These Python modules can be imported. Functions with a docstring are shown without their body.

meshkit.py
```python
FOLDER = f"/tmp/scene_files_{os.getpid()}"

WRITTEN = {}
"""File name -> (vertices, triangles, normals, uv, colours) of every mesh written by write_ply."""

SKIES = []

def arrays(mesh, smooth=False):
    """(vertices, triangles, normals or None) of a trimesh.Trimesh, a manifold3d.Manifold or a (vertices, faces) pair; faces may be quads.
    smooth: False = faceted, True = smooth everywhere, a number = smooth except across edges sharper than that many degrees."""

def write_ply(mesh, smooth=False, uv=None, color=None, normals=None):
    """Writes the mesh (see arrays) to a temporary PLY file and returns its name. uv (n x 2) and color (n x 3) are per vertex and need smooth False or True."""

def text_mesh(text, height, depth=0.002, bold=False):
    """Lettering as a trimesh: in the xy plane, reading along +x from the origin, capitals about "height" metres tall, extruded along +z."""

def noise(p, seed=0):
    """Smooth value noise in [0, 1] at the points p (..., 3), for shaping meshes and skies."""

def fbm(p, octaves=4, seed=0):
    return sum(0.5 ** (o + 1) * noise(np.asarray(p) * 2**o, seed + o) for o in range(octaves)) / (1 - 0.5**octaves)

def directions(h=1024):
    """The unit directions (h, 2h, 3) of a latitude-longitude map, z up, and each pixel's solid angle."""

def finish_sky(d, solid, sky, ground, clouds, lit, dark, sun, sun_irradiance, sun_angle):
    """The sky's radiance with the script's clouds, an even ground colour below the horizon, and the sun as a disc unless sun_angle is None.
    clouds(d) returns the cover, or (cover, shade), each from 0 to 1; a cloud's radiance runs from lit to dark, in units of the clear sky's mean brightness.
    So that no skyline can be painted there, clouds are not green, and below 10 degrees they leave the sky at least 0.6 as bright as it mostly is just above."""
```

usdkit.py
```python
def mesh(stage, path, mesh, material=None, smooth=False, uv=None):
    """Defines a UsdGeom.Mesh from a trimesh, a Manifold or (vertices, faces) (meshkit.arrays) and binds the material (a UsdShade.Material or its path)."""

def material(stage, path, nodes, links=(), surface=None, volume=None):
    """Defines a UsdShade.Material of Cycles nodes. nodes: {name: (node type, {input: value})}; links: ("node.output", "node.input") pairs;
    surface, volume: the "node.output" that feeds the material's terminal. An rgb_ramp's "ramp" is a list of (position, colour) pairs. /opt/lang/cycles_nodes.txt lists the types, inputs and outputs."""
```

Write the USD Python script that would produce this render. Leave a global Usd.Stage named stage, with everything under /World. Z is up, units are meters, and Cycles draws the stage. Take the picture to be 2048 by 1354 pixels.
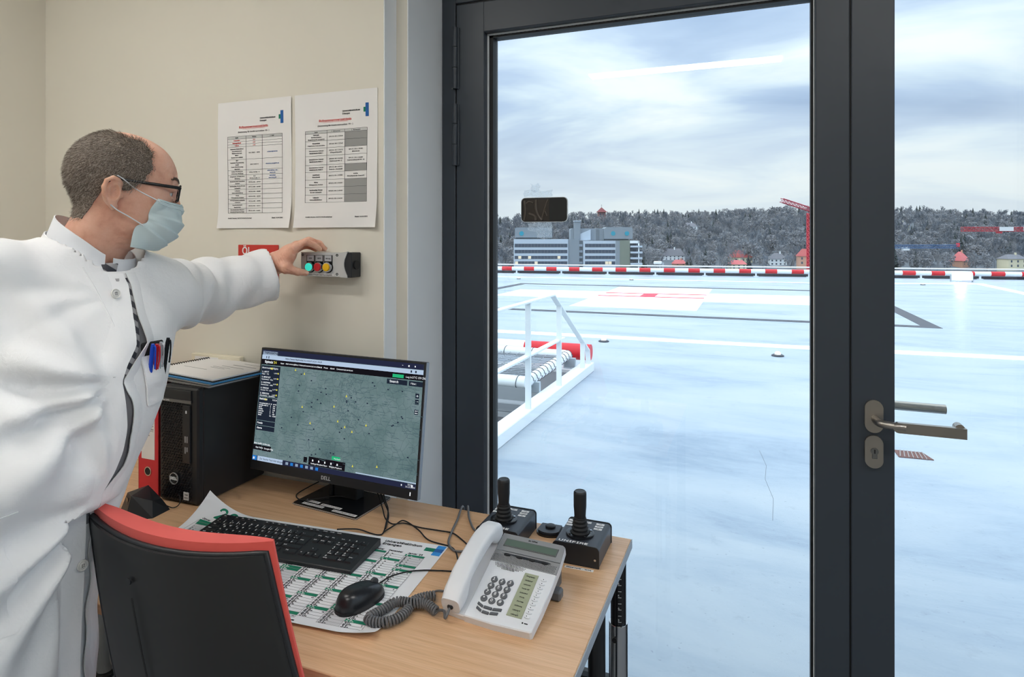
import math, random, numpy as np, trimesh, manifold3d as m3
import usdkit, meshkit
from shapely import affinity
from shapely.geometry import Polygon, Point, LineString, box as sbox
from shapely.ops import unary_union
from pxr import Usd, UsdGeom, UsdLux, UsdShade, Gf, Sdf, Vt

stage = Usd.Stage.CreateInMemory()
UsdGeom.Xform.Define(stage, '/World')
UsdGeom.Scope.Define(stage, '/World/Looks')
stage.SetDefaultPrim(stage.GetPrimAtPath('/World'))
rng = random.Random(7)
nrg = np.random.default_rng(7)
PI = math.pi

def S(r, g, b):
    """sRGB 0-255 to linear."""
    f = lambda c: c / 12.92 if c <= .04045 else ((c + .055) / 1.055) ** 2.4
    return tuple(f(v / 255) for v in (r, g, b))

# ---------------------------------------------------------------- camera, sky, lamps
YAW = 21.288
camera = UsdGeom.Camera.Define(stage, '/World/camera')
camera.AddTranslateOp().Set(Gf.Vec3d(0, 0, 1.5))
camera.AddRotateZOp().Set(YAW)
camera.AddRotateXOp().Set(90.0)
camera.CreateHorizontalApertureAttr(36.0)
camera.CreateVerticalApertureAttr(36.0 * 1354 / 2048)
camera.CreateFocalLengthAttr(36.0 * 1255 / 2048)
camera.CreateVerticalApertureOffsetAttr(-36.0 * 202 / 2048)
camera.CreateExposureAttr(0.0)
camera.CreateFStopAttr(0.0)

def mat(name, nodes, links=(), surface='p.BSDF', volume=None):
    return usdkit.material(stage, '/World/Looks/' + name, nodes, links, surface=surface, volume=volume)

# overcast winter sky: cloud sheets from noise on the plane of the clouds, brighter towards the zenith as overcast skies are
SKY_GAIN = 0.92
sky_mat = mat('sky', {
    'tc': ('texture_coordinate', {}), 'xyz': ('separate_xyz', {}),
    'zz': ('math', {'math_type': 'maximum', 'value2': 0.0}),
    'zo': ('math', {'math_type': 'add', 'value2': 0.22}),
    'dx': ('math', {'math_type': 'divide'}), 'dy': ('math', {'math_type': 'divide'}),
    'cmb': ('combine_xyz', {'z': 3.7}),
    'mp': ('mapping', {'scale': (1.0, 1.5, 1), 'rotation': (0, 0, 0.25), 'location': (0.6, 0.35, 0)}),
    'n1': ('noise_texture', {'scale': 0.9, 'detail': 6, 'roughness': 0.5, 'distortion': 0.5}),
    'r1': ('rgb_ramp', {'ramp': [(0.30, S(160, 184, 216)), (0.43, S(186, 207, 233)), (0.51, S(216, 233, 246)), (0.60, S(242, 250, 252)), (0.8, S(252, 253, 250))]}),
    'g1': ('map_range', {'from_min': 0.0, 'from_max': 1.0, 'to_min': 1.05, 'to_max': 2.2, 'clamp': True}),
    'hz': ('map_range', {'from_min': 0.04, 'from_max': 0.20, 'to_min': 0.75, 'to_max': 0.0, 'clamp': True}),
    'hm': ('mix_color', {'blend_type': 'mix', 'b': S(240, 248, 252)}),
    'mul': ('vector_math', {'math_type': 'scale'}),
    'gd': ('math', {'math_type': 'less_than', 'value2': 0.0}), 'gm': ('mix_color', {'blend_type': 'mix', 'b': (.16, .17, .18)}),
    'bg': ('background_shader', {'strength': SKY_GAIN})},
    [('tc.generated', 'xyz.vector'), ('xyz.z', 'zz.value1'), ('zz.value', 'zo.value1'), ('xyz.x', 'dx.value1'), ('xyz.y', 'dy.value1'),
     ('zo.value', 'dx.value2'), ('zo.value', 'dy.value2'), ('dx.value', 'cmb.x'), ('dy.value', 'cmb.y'), ('cmb.vector', 'mp.vector'),
     ('mp.vector', 'n1.vector'), ('n1.fac', 'r1.fac'), ('zz.value', 'g1.value'), ('zz.value', 'hz.value'), ('hz.result', 'hm.fac'), ('r1.color', 'hm.a'),
     ('hm.result', 'mul.vector1'), ('g1.result', 'mul.scale'), ('mul.vector', 'gm.a'), ('xyz.z', 'gd.value1'), ('gd.value', 'gm.fac'), ('gm.result', 'bg.color')], surface='bg.background')
sky = UsdLux.DomeLight.Define(stage, '/World/sky')
sky.CreateIntensityAttr(1.0)
UsdShade.MaterialBindingAPI.Apply(sky.GetPrim()).Bind(sky_mat)

# ---------------------------------------------------------------- helpers: materials
def pbr(name, col, rough=.5, metal=0, spec=.5, bump=None, var=None, emit=None, coat=0, sheen=0, sss=0, space='object'):
    """Principled material. bump=(scale, strength, distance); var=(scale, amount, stretch) mottles the colour with noise."""
    n = {'p': ('principled_bsdf', dict(base_color=col, roughness=rough, metallic=metal, specular_ior_level=spec, coat_weight=coat, sheen_weight=sheen))}
    l = []
    if sss: n['p'][1].update(subsurface_weight=sss, subsurface_radius=(1, .35, .2), subsurface_scale=.006)
    if emit: n['p'][1].update(emission_color=emit[0], emission_strength=emit[1])
    if bump or var: n['tc'] = ('texture_coordinate', {})
    if bump:
        n['bn'] = ('noise_texture', {'scale': bump[0], 'detail': 3})
        n['bp'] = ('bump', {'strength': bump[1], 'distance': bump[2]})
        l += [('tc.object', 'bn.vector'), ('bn.fac', 'bp.height'), ('bp.normal', 'p.normal')]
    if var:
        st = var[2] if len(var) > 2 else (1, 1, 1)
        n['vm'] = ('mapping', {'scale': st}); n['vn'] = ('noise_texture', {'scale': var[0], 'detail': 4})
        a = var[1]
        n['vr'] = ('rgb_ramp', {'ramp': [(.3, tuple(max(0, c * (1 - a)) for c in col)), (.7, tuple(min(1, c * (1 + a)) for c in col))]})
        l += [('tc.object', 'vm.vector'), ('vm.vector', 'vn.vector'), ('vn.fac', 'vr.fac'), ('vr.color', 'p.base_color')]
    return mat(name, n, l)

def glow(name, col, strength):
    return mat(name, {'e': ('emission', {'color': col, 'strength': strength})}, surface='e.emission')

# ---------------------------------------------------------------- helpers: scene objects
used = {}
def numbered(parent, name):
    k = used.get((parent, name), 0); used[(parent, name)] = k + 1
    return f'{parent}/{name}' if k == 0 else f'{parent}/{name}_{k:03d}'

def cdata(prim, **kw):
    for k, v in kw.items():
        if v: prim.SetCustomDataByKey(k, v)

JOINED = {'green_bars', 'grey_shading', 'day_lines', 'town_marks', 'aircraft_marks', 'height_scale', 'badge_letters', 'maker_logo', 'table_lines'}
class Thing:
    """An Xform (or Mesh) of the scene; parts are given in world coordinates unless the frame is local."""
    def __init__(s, path, M): s.path, s.M, s.Mi = path, M, np.linalg.inv(M)

def frame(loc=(0, 0, 0), rz=0):
    M = np.eye(4); c, n = math.cos(rz), math.sin(rz)
    M[:2, :2] = [[c, -n], [n, c]]; M[:3, 3] = loc
    return M

def thing(name, label, cat, loc=(0, 0, 0), rz=0, group=None, kind=None):
    path = numbered('/World', name)
    x = UsdGeom.Xform.Define(stage, path)
    x.AddTranslateOp().Set(Gf.Vec3d(*map(float, loc)))
    if rz: x.AddRotateZOp().Set(math.degrees(rz))
    cdata(x.GetPrim(), label=label, category=cat, group=group, kind=kind)
    return Thing(path, frame(loc, rz))

def put(path, mesh, m, smooth, M=None):
    v, f, n = meshkit.arrays(mesh, smooth)
    if M is not None:
        v = v @ M[:3, :3].T + M[:3, 3]
        if n is not None: n = n @ M[:3, :3].T
    g = UsdGeom.Mesh.Define(stage, path)
    g.CreatePointsAttr(Vt.Vec3fArray.FromNumpy(v.astype(np.float32)))
    g.CreateFaceVertexCountsAttr(Vt.IntArray.FromNumpy(np.full(len(f), 3, np.int32)))
    g.CreateFaceVertexIndicesAttr(Vt.IntArray.FromNumpy(np.asarray(f, np.int32).ravel()))
    g.CreateSubdivisionSchemeAttr('none')
    if n is not None:
        g.CreateNormalsAttr(Vt.Vec3fArray.FromNumpy(n.astype(np.float32))); g.SetNormalsInterpolation('vertex')
    UsdShade.MaterialBindingAPI.Apply(g.GetPrim()).Bind(m)
    return g

def part(t, name, mesh, m, smooth=False, label=None, local=False, kind=None):
    """A part (or, under a part, a sub-part) in world coordinates; local=True if already in the thing's own frame."""
    path = numbered(t.path, name)
    if kind is None and ('print' in name or 'text' in name or name in JOINED): kind = 'stuff'
    g = put(path, cat(mesh), m, smooth, None if local else t.Mi)
    cdata(g.GetPrim(), label=label, kind=kind)
    return Thing(path, t.M)

def each(t, name, ms, m, **kw):
    for x in ms: part(t, name, x, m, **kw)

def solo(name, mesh, m, label, cat_, smooth=False, group=None, kind=None, loc=None):
    path = numbered('/World', name)
    M = None
    if loc is not None: M = frame(tuple(-np.asarray(loc, float)))
    g = put(path, cat(mesh), m, smooth, M)
    if loc is not None: g.AddTranslateOp().Set(Gf.Vec3d(*map(float, loc)))
    cdata(g.GetPrim(), label=label, category=cat_, group=group, kind=kind)
    return Thing(path, frame(loc or (0, 0, 0)))

def struct(name, mesh, m, smooth=False):
    path = numbered('/World', name)
    g = put(path, cat(mesh), m, smooth); cdata(g.GetPrim(), kind='structure')
    return Thing(path, np.eye(4))

def structx(name):
    path = numbered('/World', name)
    cdata(UsdGeom.Xform.Define(stage, path).GetPrim(), kind='structure')
    return Thing(path, np.eye(4))

def copies(src, name, label, cat_, loc, rz=0, group=None):
    """Another of a thing already built: its own Xform that references the first one."""
    path = numbered('/World', name)
    x = UsdGeom.Xform.Define(stage, path)
    x.GetPrim().GetReferences().AddInternalReference(Sdf.Path(src.path)); x.GetPrim().SetInstanceable(True)
    x.ClearXformOpOrder()
    x.AddTranslateOp().Set(Gf.Vec3d(*map(float, loc))); x.AddRotateZOp().Set(math.degrees(rz))
    cdata(x.GetPrim(), label=label, category=cat_, group=group)
    return Thing(path, frame(loc, rz))

# ---------------------------------------------------------------- helpers: meshes
def cat(ms):
    if isinstance(ms, (list,)):
        ms = [m for m in ms if m is not None]
        vs, fs, n = [], [], 0
        for m in ms:
            v, f, _ = meshkit.arrays(m)
            vs.append(v); fs.append(f + n); n += len(v)
        return (np.vstack(vs), np.vstack(fs))
    return ms

BOXF = np.array([[0, 2, 3, 1], [4, 5, 7, 6], [0, 1, 5, 4], [2, 6, 7, 3], [0, 4, 6, 2], [1, 3, 7, 5]])
def box(x0, x1, y0, y1, z0, z1):
    v = np.array([[x, y, z] for x in (x0, x1) for y in (y0, y1) for z in (z0, z1)], float)
    return (v, np.array([[0, 1, 3, 2], [4, 6, 7, 5], [0, 4, 5, 1], [2, 3, 7, 6], [0, 2, 6, 4], [1, 5, 7, 3]]))

def cbox(x0, x1, y0, y1, z0, z1, b=.002):
    """Box with chamfered edges."""
    p = []
    b = min(b, (x1 - x0) * .45, (y1 - y0) * .45, (z1 - z0) * .45)
    for x, sx in ((x0, 1), (x1, -1)):
        for y, sy in ((y0, 1), (y1, -1)):
            for z, sz in ((z0, 1), (z1, -1)):
                p += [(x, y + sy * b, z + sz * b), (x + sx * b, y, z + sz * b), (x + sx * b, y + sy * b, z)]
    return hull(p)

def hull(p):
    return m3.Manifold.hull_points(np.asarray(p, float))

def obox(c, ax, ay, hx, hy, hz, b=.0015):
    """Chamfered box centred at c with axes ax, ay."""
    m = cbox(-hx, hx, -hy, hy, -hz, hz, b)
    return place(m, c, ax, ay)

def place(m, o, ax, ay):
    """Local x,y,z -> o + x*ax + y*ay + z*(ax x ay)."""
    v, f, _ = meshkit.arrays(cat(m))
    ax = np.asarray(ax, float); ay = np.asarray(ay, float); az = np.cross(ax, ay)
    return (v[:, :1] * ax + v[:, 1:2] * ay + v[:, 2:3] * az + np.asarray(o, float), f)

def move(m, d=(0, 0, 0), rz=0, s=1):
    v, f, _ = meshkit.arrays(cat(m))
    c, n = math.cos(rz), math.sin(rz)
    v = v * s
    return (np.stack([v[:, 0] * c - v[:, 1] * n, v[:, 0] * n + v[:, 1] * c, v[:, 2]], 1) + np.asarray(d, float), f)

def unit(v):
    v = np.asarray(v, float); return v / (np.linalg.norm(v) + 1e-12)

def tube(pts, r, sides=8, caps=True, closed=False):
    p = np.asarray(pts, float); n = len(p)
    r = np.broadcast_to(np.asarray(r, float), (n,))
    t = (np.roll(p, -1, 0) - np.roll(p, 1, 0)) if closed else np.gradient(p, axis=0)
    t /= np.linalg.norm(t, axis=1, keepdims=True) + 1e-12
    a = np.zeros_like(p)
    x = np.cross(t[0], [0, 0, 1.] if abs(t[0][2]) < .9 else [1., 0, 0]); a[0] = unit(x)
    for i in range(1, n):
        q = a[i - 1] - t[i] * (a[i - 1] @ t[i]); a[i] = unit(q)
    b = np.cross(t, a)
    ang = np.arange(sides) * 2 * PI / sides
    v = p[:, None] + r[:, None, None] * (np.cos(ang)[None, :, None] * a[:, None] + np.sin(ang)[None, :, None] * b[:, None])
    f = []
    m = n if closed else n - 1
    for i in range(m):
        j = (i + 1) % n
        for k in range(sides):
            l = (k + 1) % sides
            f += [[i * sides + k, i * sides + l, j * sides + l], [i * sides + k, j * sides + l, j * sides + k]]
    v = v.reshape(-1, 3)
    if caps and not closed:
        c0, c1 = len(v), len(v) + 1
        v = np.vstack([v, p[0], p[-1]])
        for k in range(sides):
            l = (k + 1) % sides
            f += [[c0, l, k], [c1, (n - 1) * sides + k, (n - 1) * sides + l]]
    return (v, np.array(f))

def cyl(p0, p1, r, sides=24, r1=None):
    p0, p1 = np.asarray(p0, float), np.asarray(p1, float)
    return tube([p0, p1], [r, r if r1 is None else r1], sides)

def lathe(prof, sides=32, o=(0, 0, 0)):
    """prof: (radius, z) from bottom to top, closed on the axis."""
    pr = np.asarray(prof, float); n = len(pr)
    ang = np.arange(sides) * 2 * PI / sides
    v = np.stack([pr[:, None, 0] * np.cos(ang), pr[:, None, 0] * np.sin(ang), np.repeat(pr[:, 1:2], sides, 1)], -1).reshape(-1, 3)
    f = []
    for i in range(n - 1):
        for k in range(sides):
            l = (k + 1) % sides
            f += [[i * sides + k, i * sides + l, (i + 1) * sides + l], [i * sides + k, (i + 1) * sides + l, (i + 1) * sides + k]]
    c = len(v); v = np.vstack([v, [0, 0, pr[0, 1]], [0, 0, pr[-1, 1]]])
    for k in range(sides):
        l = (k + 1) % sides
        f += [[c, l, k], [c + 1, (n - 1) * sides + k, (n - 1) * sides + l]]
    return (v + np.asarray(o, float), np.array(f))

def ext(poly, d):
    """Polygon extruded along +z by d."""
    gs = [g for g in getattr(poly, 'geoms', [poly]) if g.geom_type == 'Polygon' and g.area > 1e-12]
    return cat([trimesh.creation.extrude_polygon(g, d, engine='earcut') for g in gs])

def rrect(x0, x1, y0, y1, r, q=6):
    return sbox(x0 + r, y0 + r, x1 - r, y1 - r).buffer(r, quad_segs=q)

import glob
from PIL import ImageFont
_font = ImageFont.truetype(glob.glob("/opt/blender-*/*/datafiles/fonts/Inter.woff2")[0], 96)
_tc = {}
def text(s, h, depth=.0003, bold=False, center=False, width=None):
    """Lettering, assembled from cached letters."""
    vs, fs, n, x = [], [], 0, 0.
    for ch in s:
        if ch != ' ':
            if (ch, bold) not in _tc:
                m = meshkit.text_mesh(ch, 1.0, 1.0, bold); _tc[ch, bold] = (np.array(m.vertices), np.array(m.faces))
            v, f = _tc[ch, bold]
            vs.append(v + [x, 0, 0]); fs.append(f + n); n += len(v)
        x += _font.getlength(ch) / 70 + (.03 if bold else 0)
    v = np.vstack(vs) * [h, h, depth]
    if width: v[:, 0] *= width / max(1e-9, v[:, 0].max())
    if center: v[:, 0] -= (v[:, 0].max() + v[:, 0].min()) / 2
    return (v, np.vstack(fs))

def rect2(x0, x1, y0, y1, d=.0003):
    return box(x0, x1, y0, y1, 0, d)

def shift(m, x=0, y=0, z=0):
    v, f, _ = meshkit.arrays(cat(m)); return (v + [x, y, z], f)

def spline(pts, n=8):
    """Catmull-Rom through the points."""
    p = np.asarray(pts, float); P = np.vstack([2 * p[0] - p[1], p, 2 * p[-1] - p[-2]])
    out = []
    for i in range(1, len(P) - 2):
        t = np.linspace(0, 1, n, endpoint=False)[:, None]
        a, b, c, d = P[i - 1], P[i], P[i + 1], P[i + 2]
        out.append(.5 * (2 * b + (c - a) * t + (2 * a - 5 * b + 4 * c - d) * t ** 2 + (3 * b - a - 3 * c + d) * t ** 3))
    return np.vstack(out + [p[-1:]])

def grid(nu, nv, fn):
    """Surface from fn(u, v) arrays in [0,1]."""
    u, v = np.meshgrid(np.linspace(0, 1, nu), np.linspace(0, 1, nv), indexing='ij')
    p = fn(u, v).reshape(-1, 3)
    i, j = np.meshgrid(np.arange(nu - 1), np.arange(nv - 1), indexing='ij')
    a = (i * nv + j).ravel()
    return (p, np.stack([a, a + nv, a + nv + 1, a + 1], 1))

def surface_nets(fn, lo, hi, h):
    """Closed smooth mesh of fn(points) = 0 (negative inside)."""
    lo, hi = np.asarray(lo, float), np.asarray(hi, float)
    n = np.maximum(4, np.ceil((hi - lo) / h).astype(int) + 1)
    ax = [lo[k] + h * np.arange(n[k]) for k in range(3)]
    G = np.empty(n)
    for i in range(n[0]):                       # slab by slab, to keep memory low
        q = np.stack(np.meshgrid([ax[0][i]], ax[1], ax[2], indexing='ij'), -1).reshape(-1, 3)
        G[i] = fn(q).reshape(n[1], n[2])
    ins = G < 0
    c = sum(ins[a:n[0] - 1 + a, b:n[1] - 1 + b, d:n[2] - 1 + d].astype(np.int8) for a in (0, 1) for b in (0, 1) for d in (0, 1))
    act = (c > 0) & (c < 8)
    idx = -np.ones(act.shape, int); cells = np.argwhere(act); idx[act] = np.arange(len(cells))
    s = np.zeros((len(cells), 3)); w = np.zeros(len(cells))
    cor = [(a, b, d) for a in (0, 1) for b in (0, 1) for d in (0, 1)]
    for p in range(8):
        for k in range(3):
            if cor[p][k] == 0:
                q = list(cor[p]); q[k] = 1
                ga = G[tuple((cells + cor[p]).T)]; gb = G[tuple((cells + q).T)]
                m = (ga < 0) != (gb < 0)
                t = np.where(m, ga / np.where(m, ga - gb, 1), 0)
                pos = np.array(cor[p], float)[None] + t[:, None] * np.eye(3)[k]
                s += np.where(m[:, None], pos, 0); w += m
    v = lo + h * (cells + s / w[:, None])
    F = []
    for k in range(3):
        a, b = [(1, 2), (2, 0), (0, 1)][k]
        sl0 = [slice(1, n[0] - 1), slice(1, n[1] - 1), slice(1, n[2] - 1)]
        sl0[k] = slice(0, n[k] - 1); sl1 = list(sl0); sl1[k] = slice(1, n[k])
        A, B = ins[tuple(sl0)], ins[tuple(sl1)]
        e = np.argwhere(A != B); flip = A[tuple(e.T)]
        off = np.ones(3, int); off[k] = 0
        e = e + off
        da, db = np.eye(3, dtype=int)[a], np.eye(3, dtype=int)[b]
        q = np.stack([idx[tuple((e - da - db).T)], idx[tuple((e - db).T)], idx[tuple(e.T)], idx[tuple((e - da).T)]], 1)
        q[~flip] = q[~flip][:, ::-1]
        F.append(q)
    return (v, np.vstack(F))

def smin(a, b, k):
    h = np.clip(.5 + .5 * (b - a) / k, 0, 1)
    return b + (a - b) * h - k * h * (1 - h)

def cone_sdf(p, a, b, ra, rb):
    a, b = np.asarray(a, float), np.asarray(b, float)
    ba = b - a; t = np.clip(((p - a) @ ba) / (ba @ ba), 0, 1)
    return np.linalg.norm(p - a - t[:, None] * ba, axis=1) - (ra + (rb - ra) * t)

def ell_sdf(p, c, r, R=None):
    q = p - np.asarray(c, float)
    if R is not None: q = q @ R           # columns of R are the ellipsoid's axes
    r = np.asarray(r, float)
    k0 = np.linalg.norm(q / r, axis=1); k1 = np.linalg.norm(q / (r * r), axis=1)
    return k0 * (k0 - 1) / np.maximum(k1, 1e-9)

def solid_sheet(A, B):
    n, m = A.shape[:2]; v = np.vstack([A.reshape(-1, 3), B.reshape(-1, 3)]); o = n * m; f = []
    for i in range(n - 1):
        for j in range(m - 1):
            a, b, c, d = i * m + j, (i + 1) * m + j, (i + 1) * m + j + 1, i * m + j + 1
            f += [[a, b, c], [a, c, d], [o + a, o + c, o + b], [o + a, o + d, o + c]]
    per = [(i, 0) for i in range(n)] + [(n - 1, j) for j in range(1, m)] + [(i, m - 1) for i in range(n - 2, -1, -1)] + [(0, j) for j in range(m - 2, 0, -1)]
    for k in range(len(per)):
        a = per[k][0] * m + per[k][1]; l = per[(k + 1) % len(per)]; b = l[0] * m + l[1]
        f += [[a, o + a, b], [b, o + a, o + b]]
    return (v, np.array(f))

# ---------------------------------------------------------------- the room
WALL = pbr('wall_paint', S(220, 215, 202), .85, bump=(420, .12, .0006), var=(1.3, .012))
DAYLIT_WHITE = pbr('daylit_white', S(240, 243, 246), .8, bump=(300, .1, .0005))  # white tone paints in the daylight seen on the wall reveals
FLOOR = pbr('floor_lino', S(140, 142, 145), .5, var=(40, .08))
CEIL = pbr('ceiling_paint', S(235, 235, 230), .9)
BLACKMETAL = pbr('anthracite_powder_coat', S(54, 61, 70), .42, spec=.5, bump=(900, .25, .0003))
GASKET = pbr('black_gasket', S(18, 19, 22), .6)
BEAD = pbr('bright_spacer_bar', S(236, 241, 246), .3)
STEEL = pbr('brushed_stainless', S(178, 172, 165), .32, metal=1, bump=(700, .08, .0002))
PANE = mat('window_pane', {'f': ('fresnel', {'IOR': 1.5}), 'm': ('math', {'math_type': 'multiply', 'value2': 1.05, 'use_clamp': True}),
     't': ('transparent_bsdf', {'color': (.965, .985, .985)}), 'g': ('glossy_bsdf', {'color': (.97, .985, 1), 'roughness': 0.0}), 'x': ('mix_closure', {})},
     [('f.fac', 'm.value1'), ('m.value', 'x.fac'), ('t.BSDF', 'x.closure1'), ('g.BSDF', 'x.closure2')], surface='x.closure')

YW, XC, YS, XS, YD = 1.568, -1.013, 1.631, -.969, 1.848      # paper wall, its corner, step, pier, door frame plane
XL, YB, XR, ZC = -2.50, -2.3, 1.62, 2.72
struct('floor', box(XL - .15, XR + .15, YB - .15, YD + .10, -.12, 0), FLOOR)
struct('ceiling', box(XL - .15, XR + .15, YB - .15, YD + .18, ZC, ZC + .15), CEIL)
struct('wall_left', box(XL - .15, XL, YB, YW + .4, 0, ZC), WALL)
struct('wall_back', box(XL, XR, YB - .15, YB, 0, ZC), WALL)
struct('wall_right', [box(XR, XR + .15, YB, -1.4, 0, ZC), box(XR, XR + .15, -1.4, YD + .1, 0, .12)], WALL)
win2 = structx('window_1')  # unseen glazed right wall, added to bring daylight onto the reveals
part(win2, 'frame', [cbox(XR + .02, XR + .1, -1.4, YD + .1, .12, .20), cbox(XR + .02, XR + .1, -1.4, YD + .1, ZC - .08, ZC - .001), cbox(XR + .02, XR + .1, -1.4, -1.32, .20, ZC - .08), cbox(XR + .02, XR + .1, .2, .28, .20, ZC - .08), cbox(XR + .02, XR + .1, YD, YD + .1, .20, ZC - .08)], BLACKMETAL)
part(win2, 'glass_pane', box(XR + .05, XR + .058, -1.38, YD + .08, .14, ZC - .05), PANE)
struct('wall_front', box(XL, XC, YW, YD + .18, 0, ZC), WALL)
t_ = struct('trim_1', box(XC, XS - .003, YS + .003, YD + .18, 0, ZC), WALL)
part(t_, 'reveal', box(XS - .003, XS, YS + .002, YD + .178, 0, ZC), DAYLIT_WHITE)  # thin plate, its white paints in daylight falling on this face
part(t_, 'step_reveal', box(XC, XC + .003, YW + .001, YS + .003, 0, ZC), DAYLIT_WHITE)  # daylight on the step face is put into this white plate

# two-leaf glazed door to the landing deck, anthracite frame
X0, G1, GL, GR, G2, X3 = XS, -.9156, -.800, .139, .2296, .329
ZT = 2.26                                                    # top of the door leaves
def framebox(x0, x1, z0, z1, y0=YD, y1=YD + .075, b=.002): return cbox(x0, x1, y0, y1, z0, z1, b)
door = structx('door_1')
part(door, 'frame', [framebox(X0 + .001, G1 - .004, 0, ZC - .001), framebox(G1 - .004, 1.32, ZT + .006, ZC - .001)], BLACKMETAL)
leaf = part(door, 'leaf', [framebox(G1, -.817, .012, ZT), framebox(.146, G2 - .003, .012, ZT), framebox(-.819, .148, ZT - .098, ZT - .0005), framebox(-.819, .148, .012, .14)], BLACKMETAL)
part(door, 'gasket', [box(-.8185, GL + .002, YD + .03, YD + .07, .13, ZT - .095), box(.137, .1475, YD + .03, YD + .07, .13, ZT - .095),
                      box(-.82, .148, YD + .03, YD + .07, ZT - .1105, ZT - .095), box(-.82, .148, YD + .03, YD + .07, .13, .152),
                      box(G1 - .006, G1 + .002, YD + .006, YD + .06, 0, ZT + .005), box(G1, 1.3, YD + .006, YD + .06, ZT - .001, ZT + .008), box(G2 - .004, G2 + .001, YD + .006, YD + .06, .012, ZT)], GASKET)
part(door, 'spacer_bar', [box(-.8165, -.811, YD + .026, YD + .0305, .14, ZT - .102), box(-.8165, .144, YD + .026, YD + .0305, ZT - .1035, ZT - .0985), box(.1425, .1455, YD + .026, YD + .0305, .14, ZT - .102)], BEAD)
part(door, 'glass_pane', box(GL - .006, GR + .006, YD + .045, YD + .053, .145, ZT - .103), PANE)
for z0 in (1.985, 1.735):
    h = part(door, 'hinge', [cyl((G1 - .001, YD - .009, z0), (G1 - .001, YD - .009, z0 + .068), .0085, 16), cyl((G1 - .001, YD - .009, z0 + .0695), (G1 - .001, YD - .009, z0 + .135), .0085, 16),
                             cyl((G1 - .001, YD - .009, z0 + .1365), (G1 - .001, YD - .009, z0 + .20), .0085, 16), cbox(G1 - .004, G1 + .012, YD - .006, YD, z0, z0 + .2, .001)], BLACKMETAL, smooth=30)
part(door, 'grub_screw', cyl((G1 - .012, YD - .004, 1.988), (G1 - .012, YD, 1.988), .0025, 10), STEEL)

door2 = structx('door_2')
LX0, LX1 = G2 + .001, 1.25
part(door2, 'leaf', [framebox(LX0, X3, .012, ZT), framebox(LX1 - .1, LX1, .012, ZT), framebox(X3 - .002, LX1 - .098, ZT - .098, ZT), framebox(X3 - .002, LX1 - .098, .012, .14)], BLACKMETAL)
part(door2, 'frame', framebox(LX1 + .004, LX1 + .07, 0, ZT + .004), BLACKMETAL)
part(door2, 'glass_pane', box(X3 - .01, LX1 - .09, YD + .045, YD + .053, .13, ZT - .09), PANE)
struct('trim_2', box(1.3215, XR + .15, YD + .002, YD + .18, 0, ZC), DAYLIT_WHITE)

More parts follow.
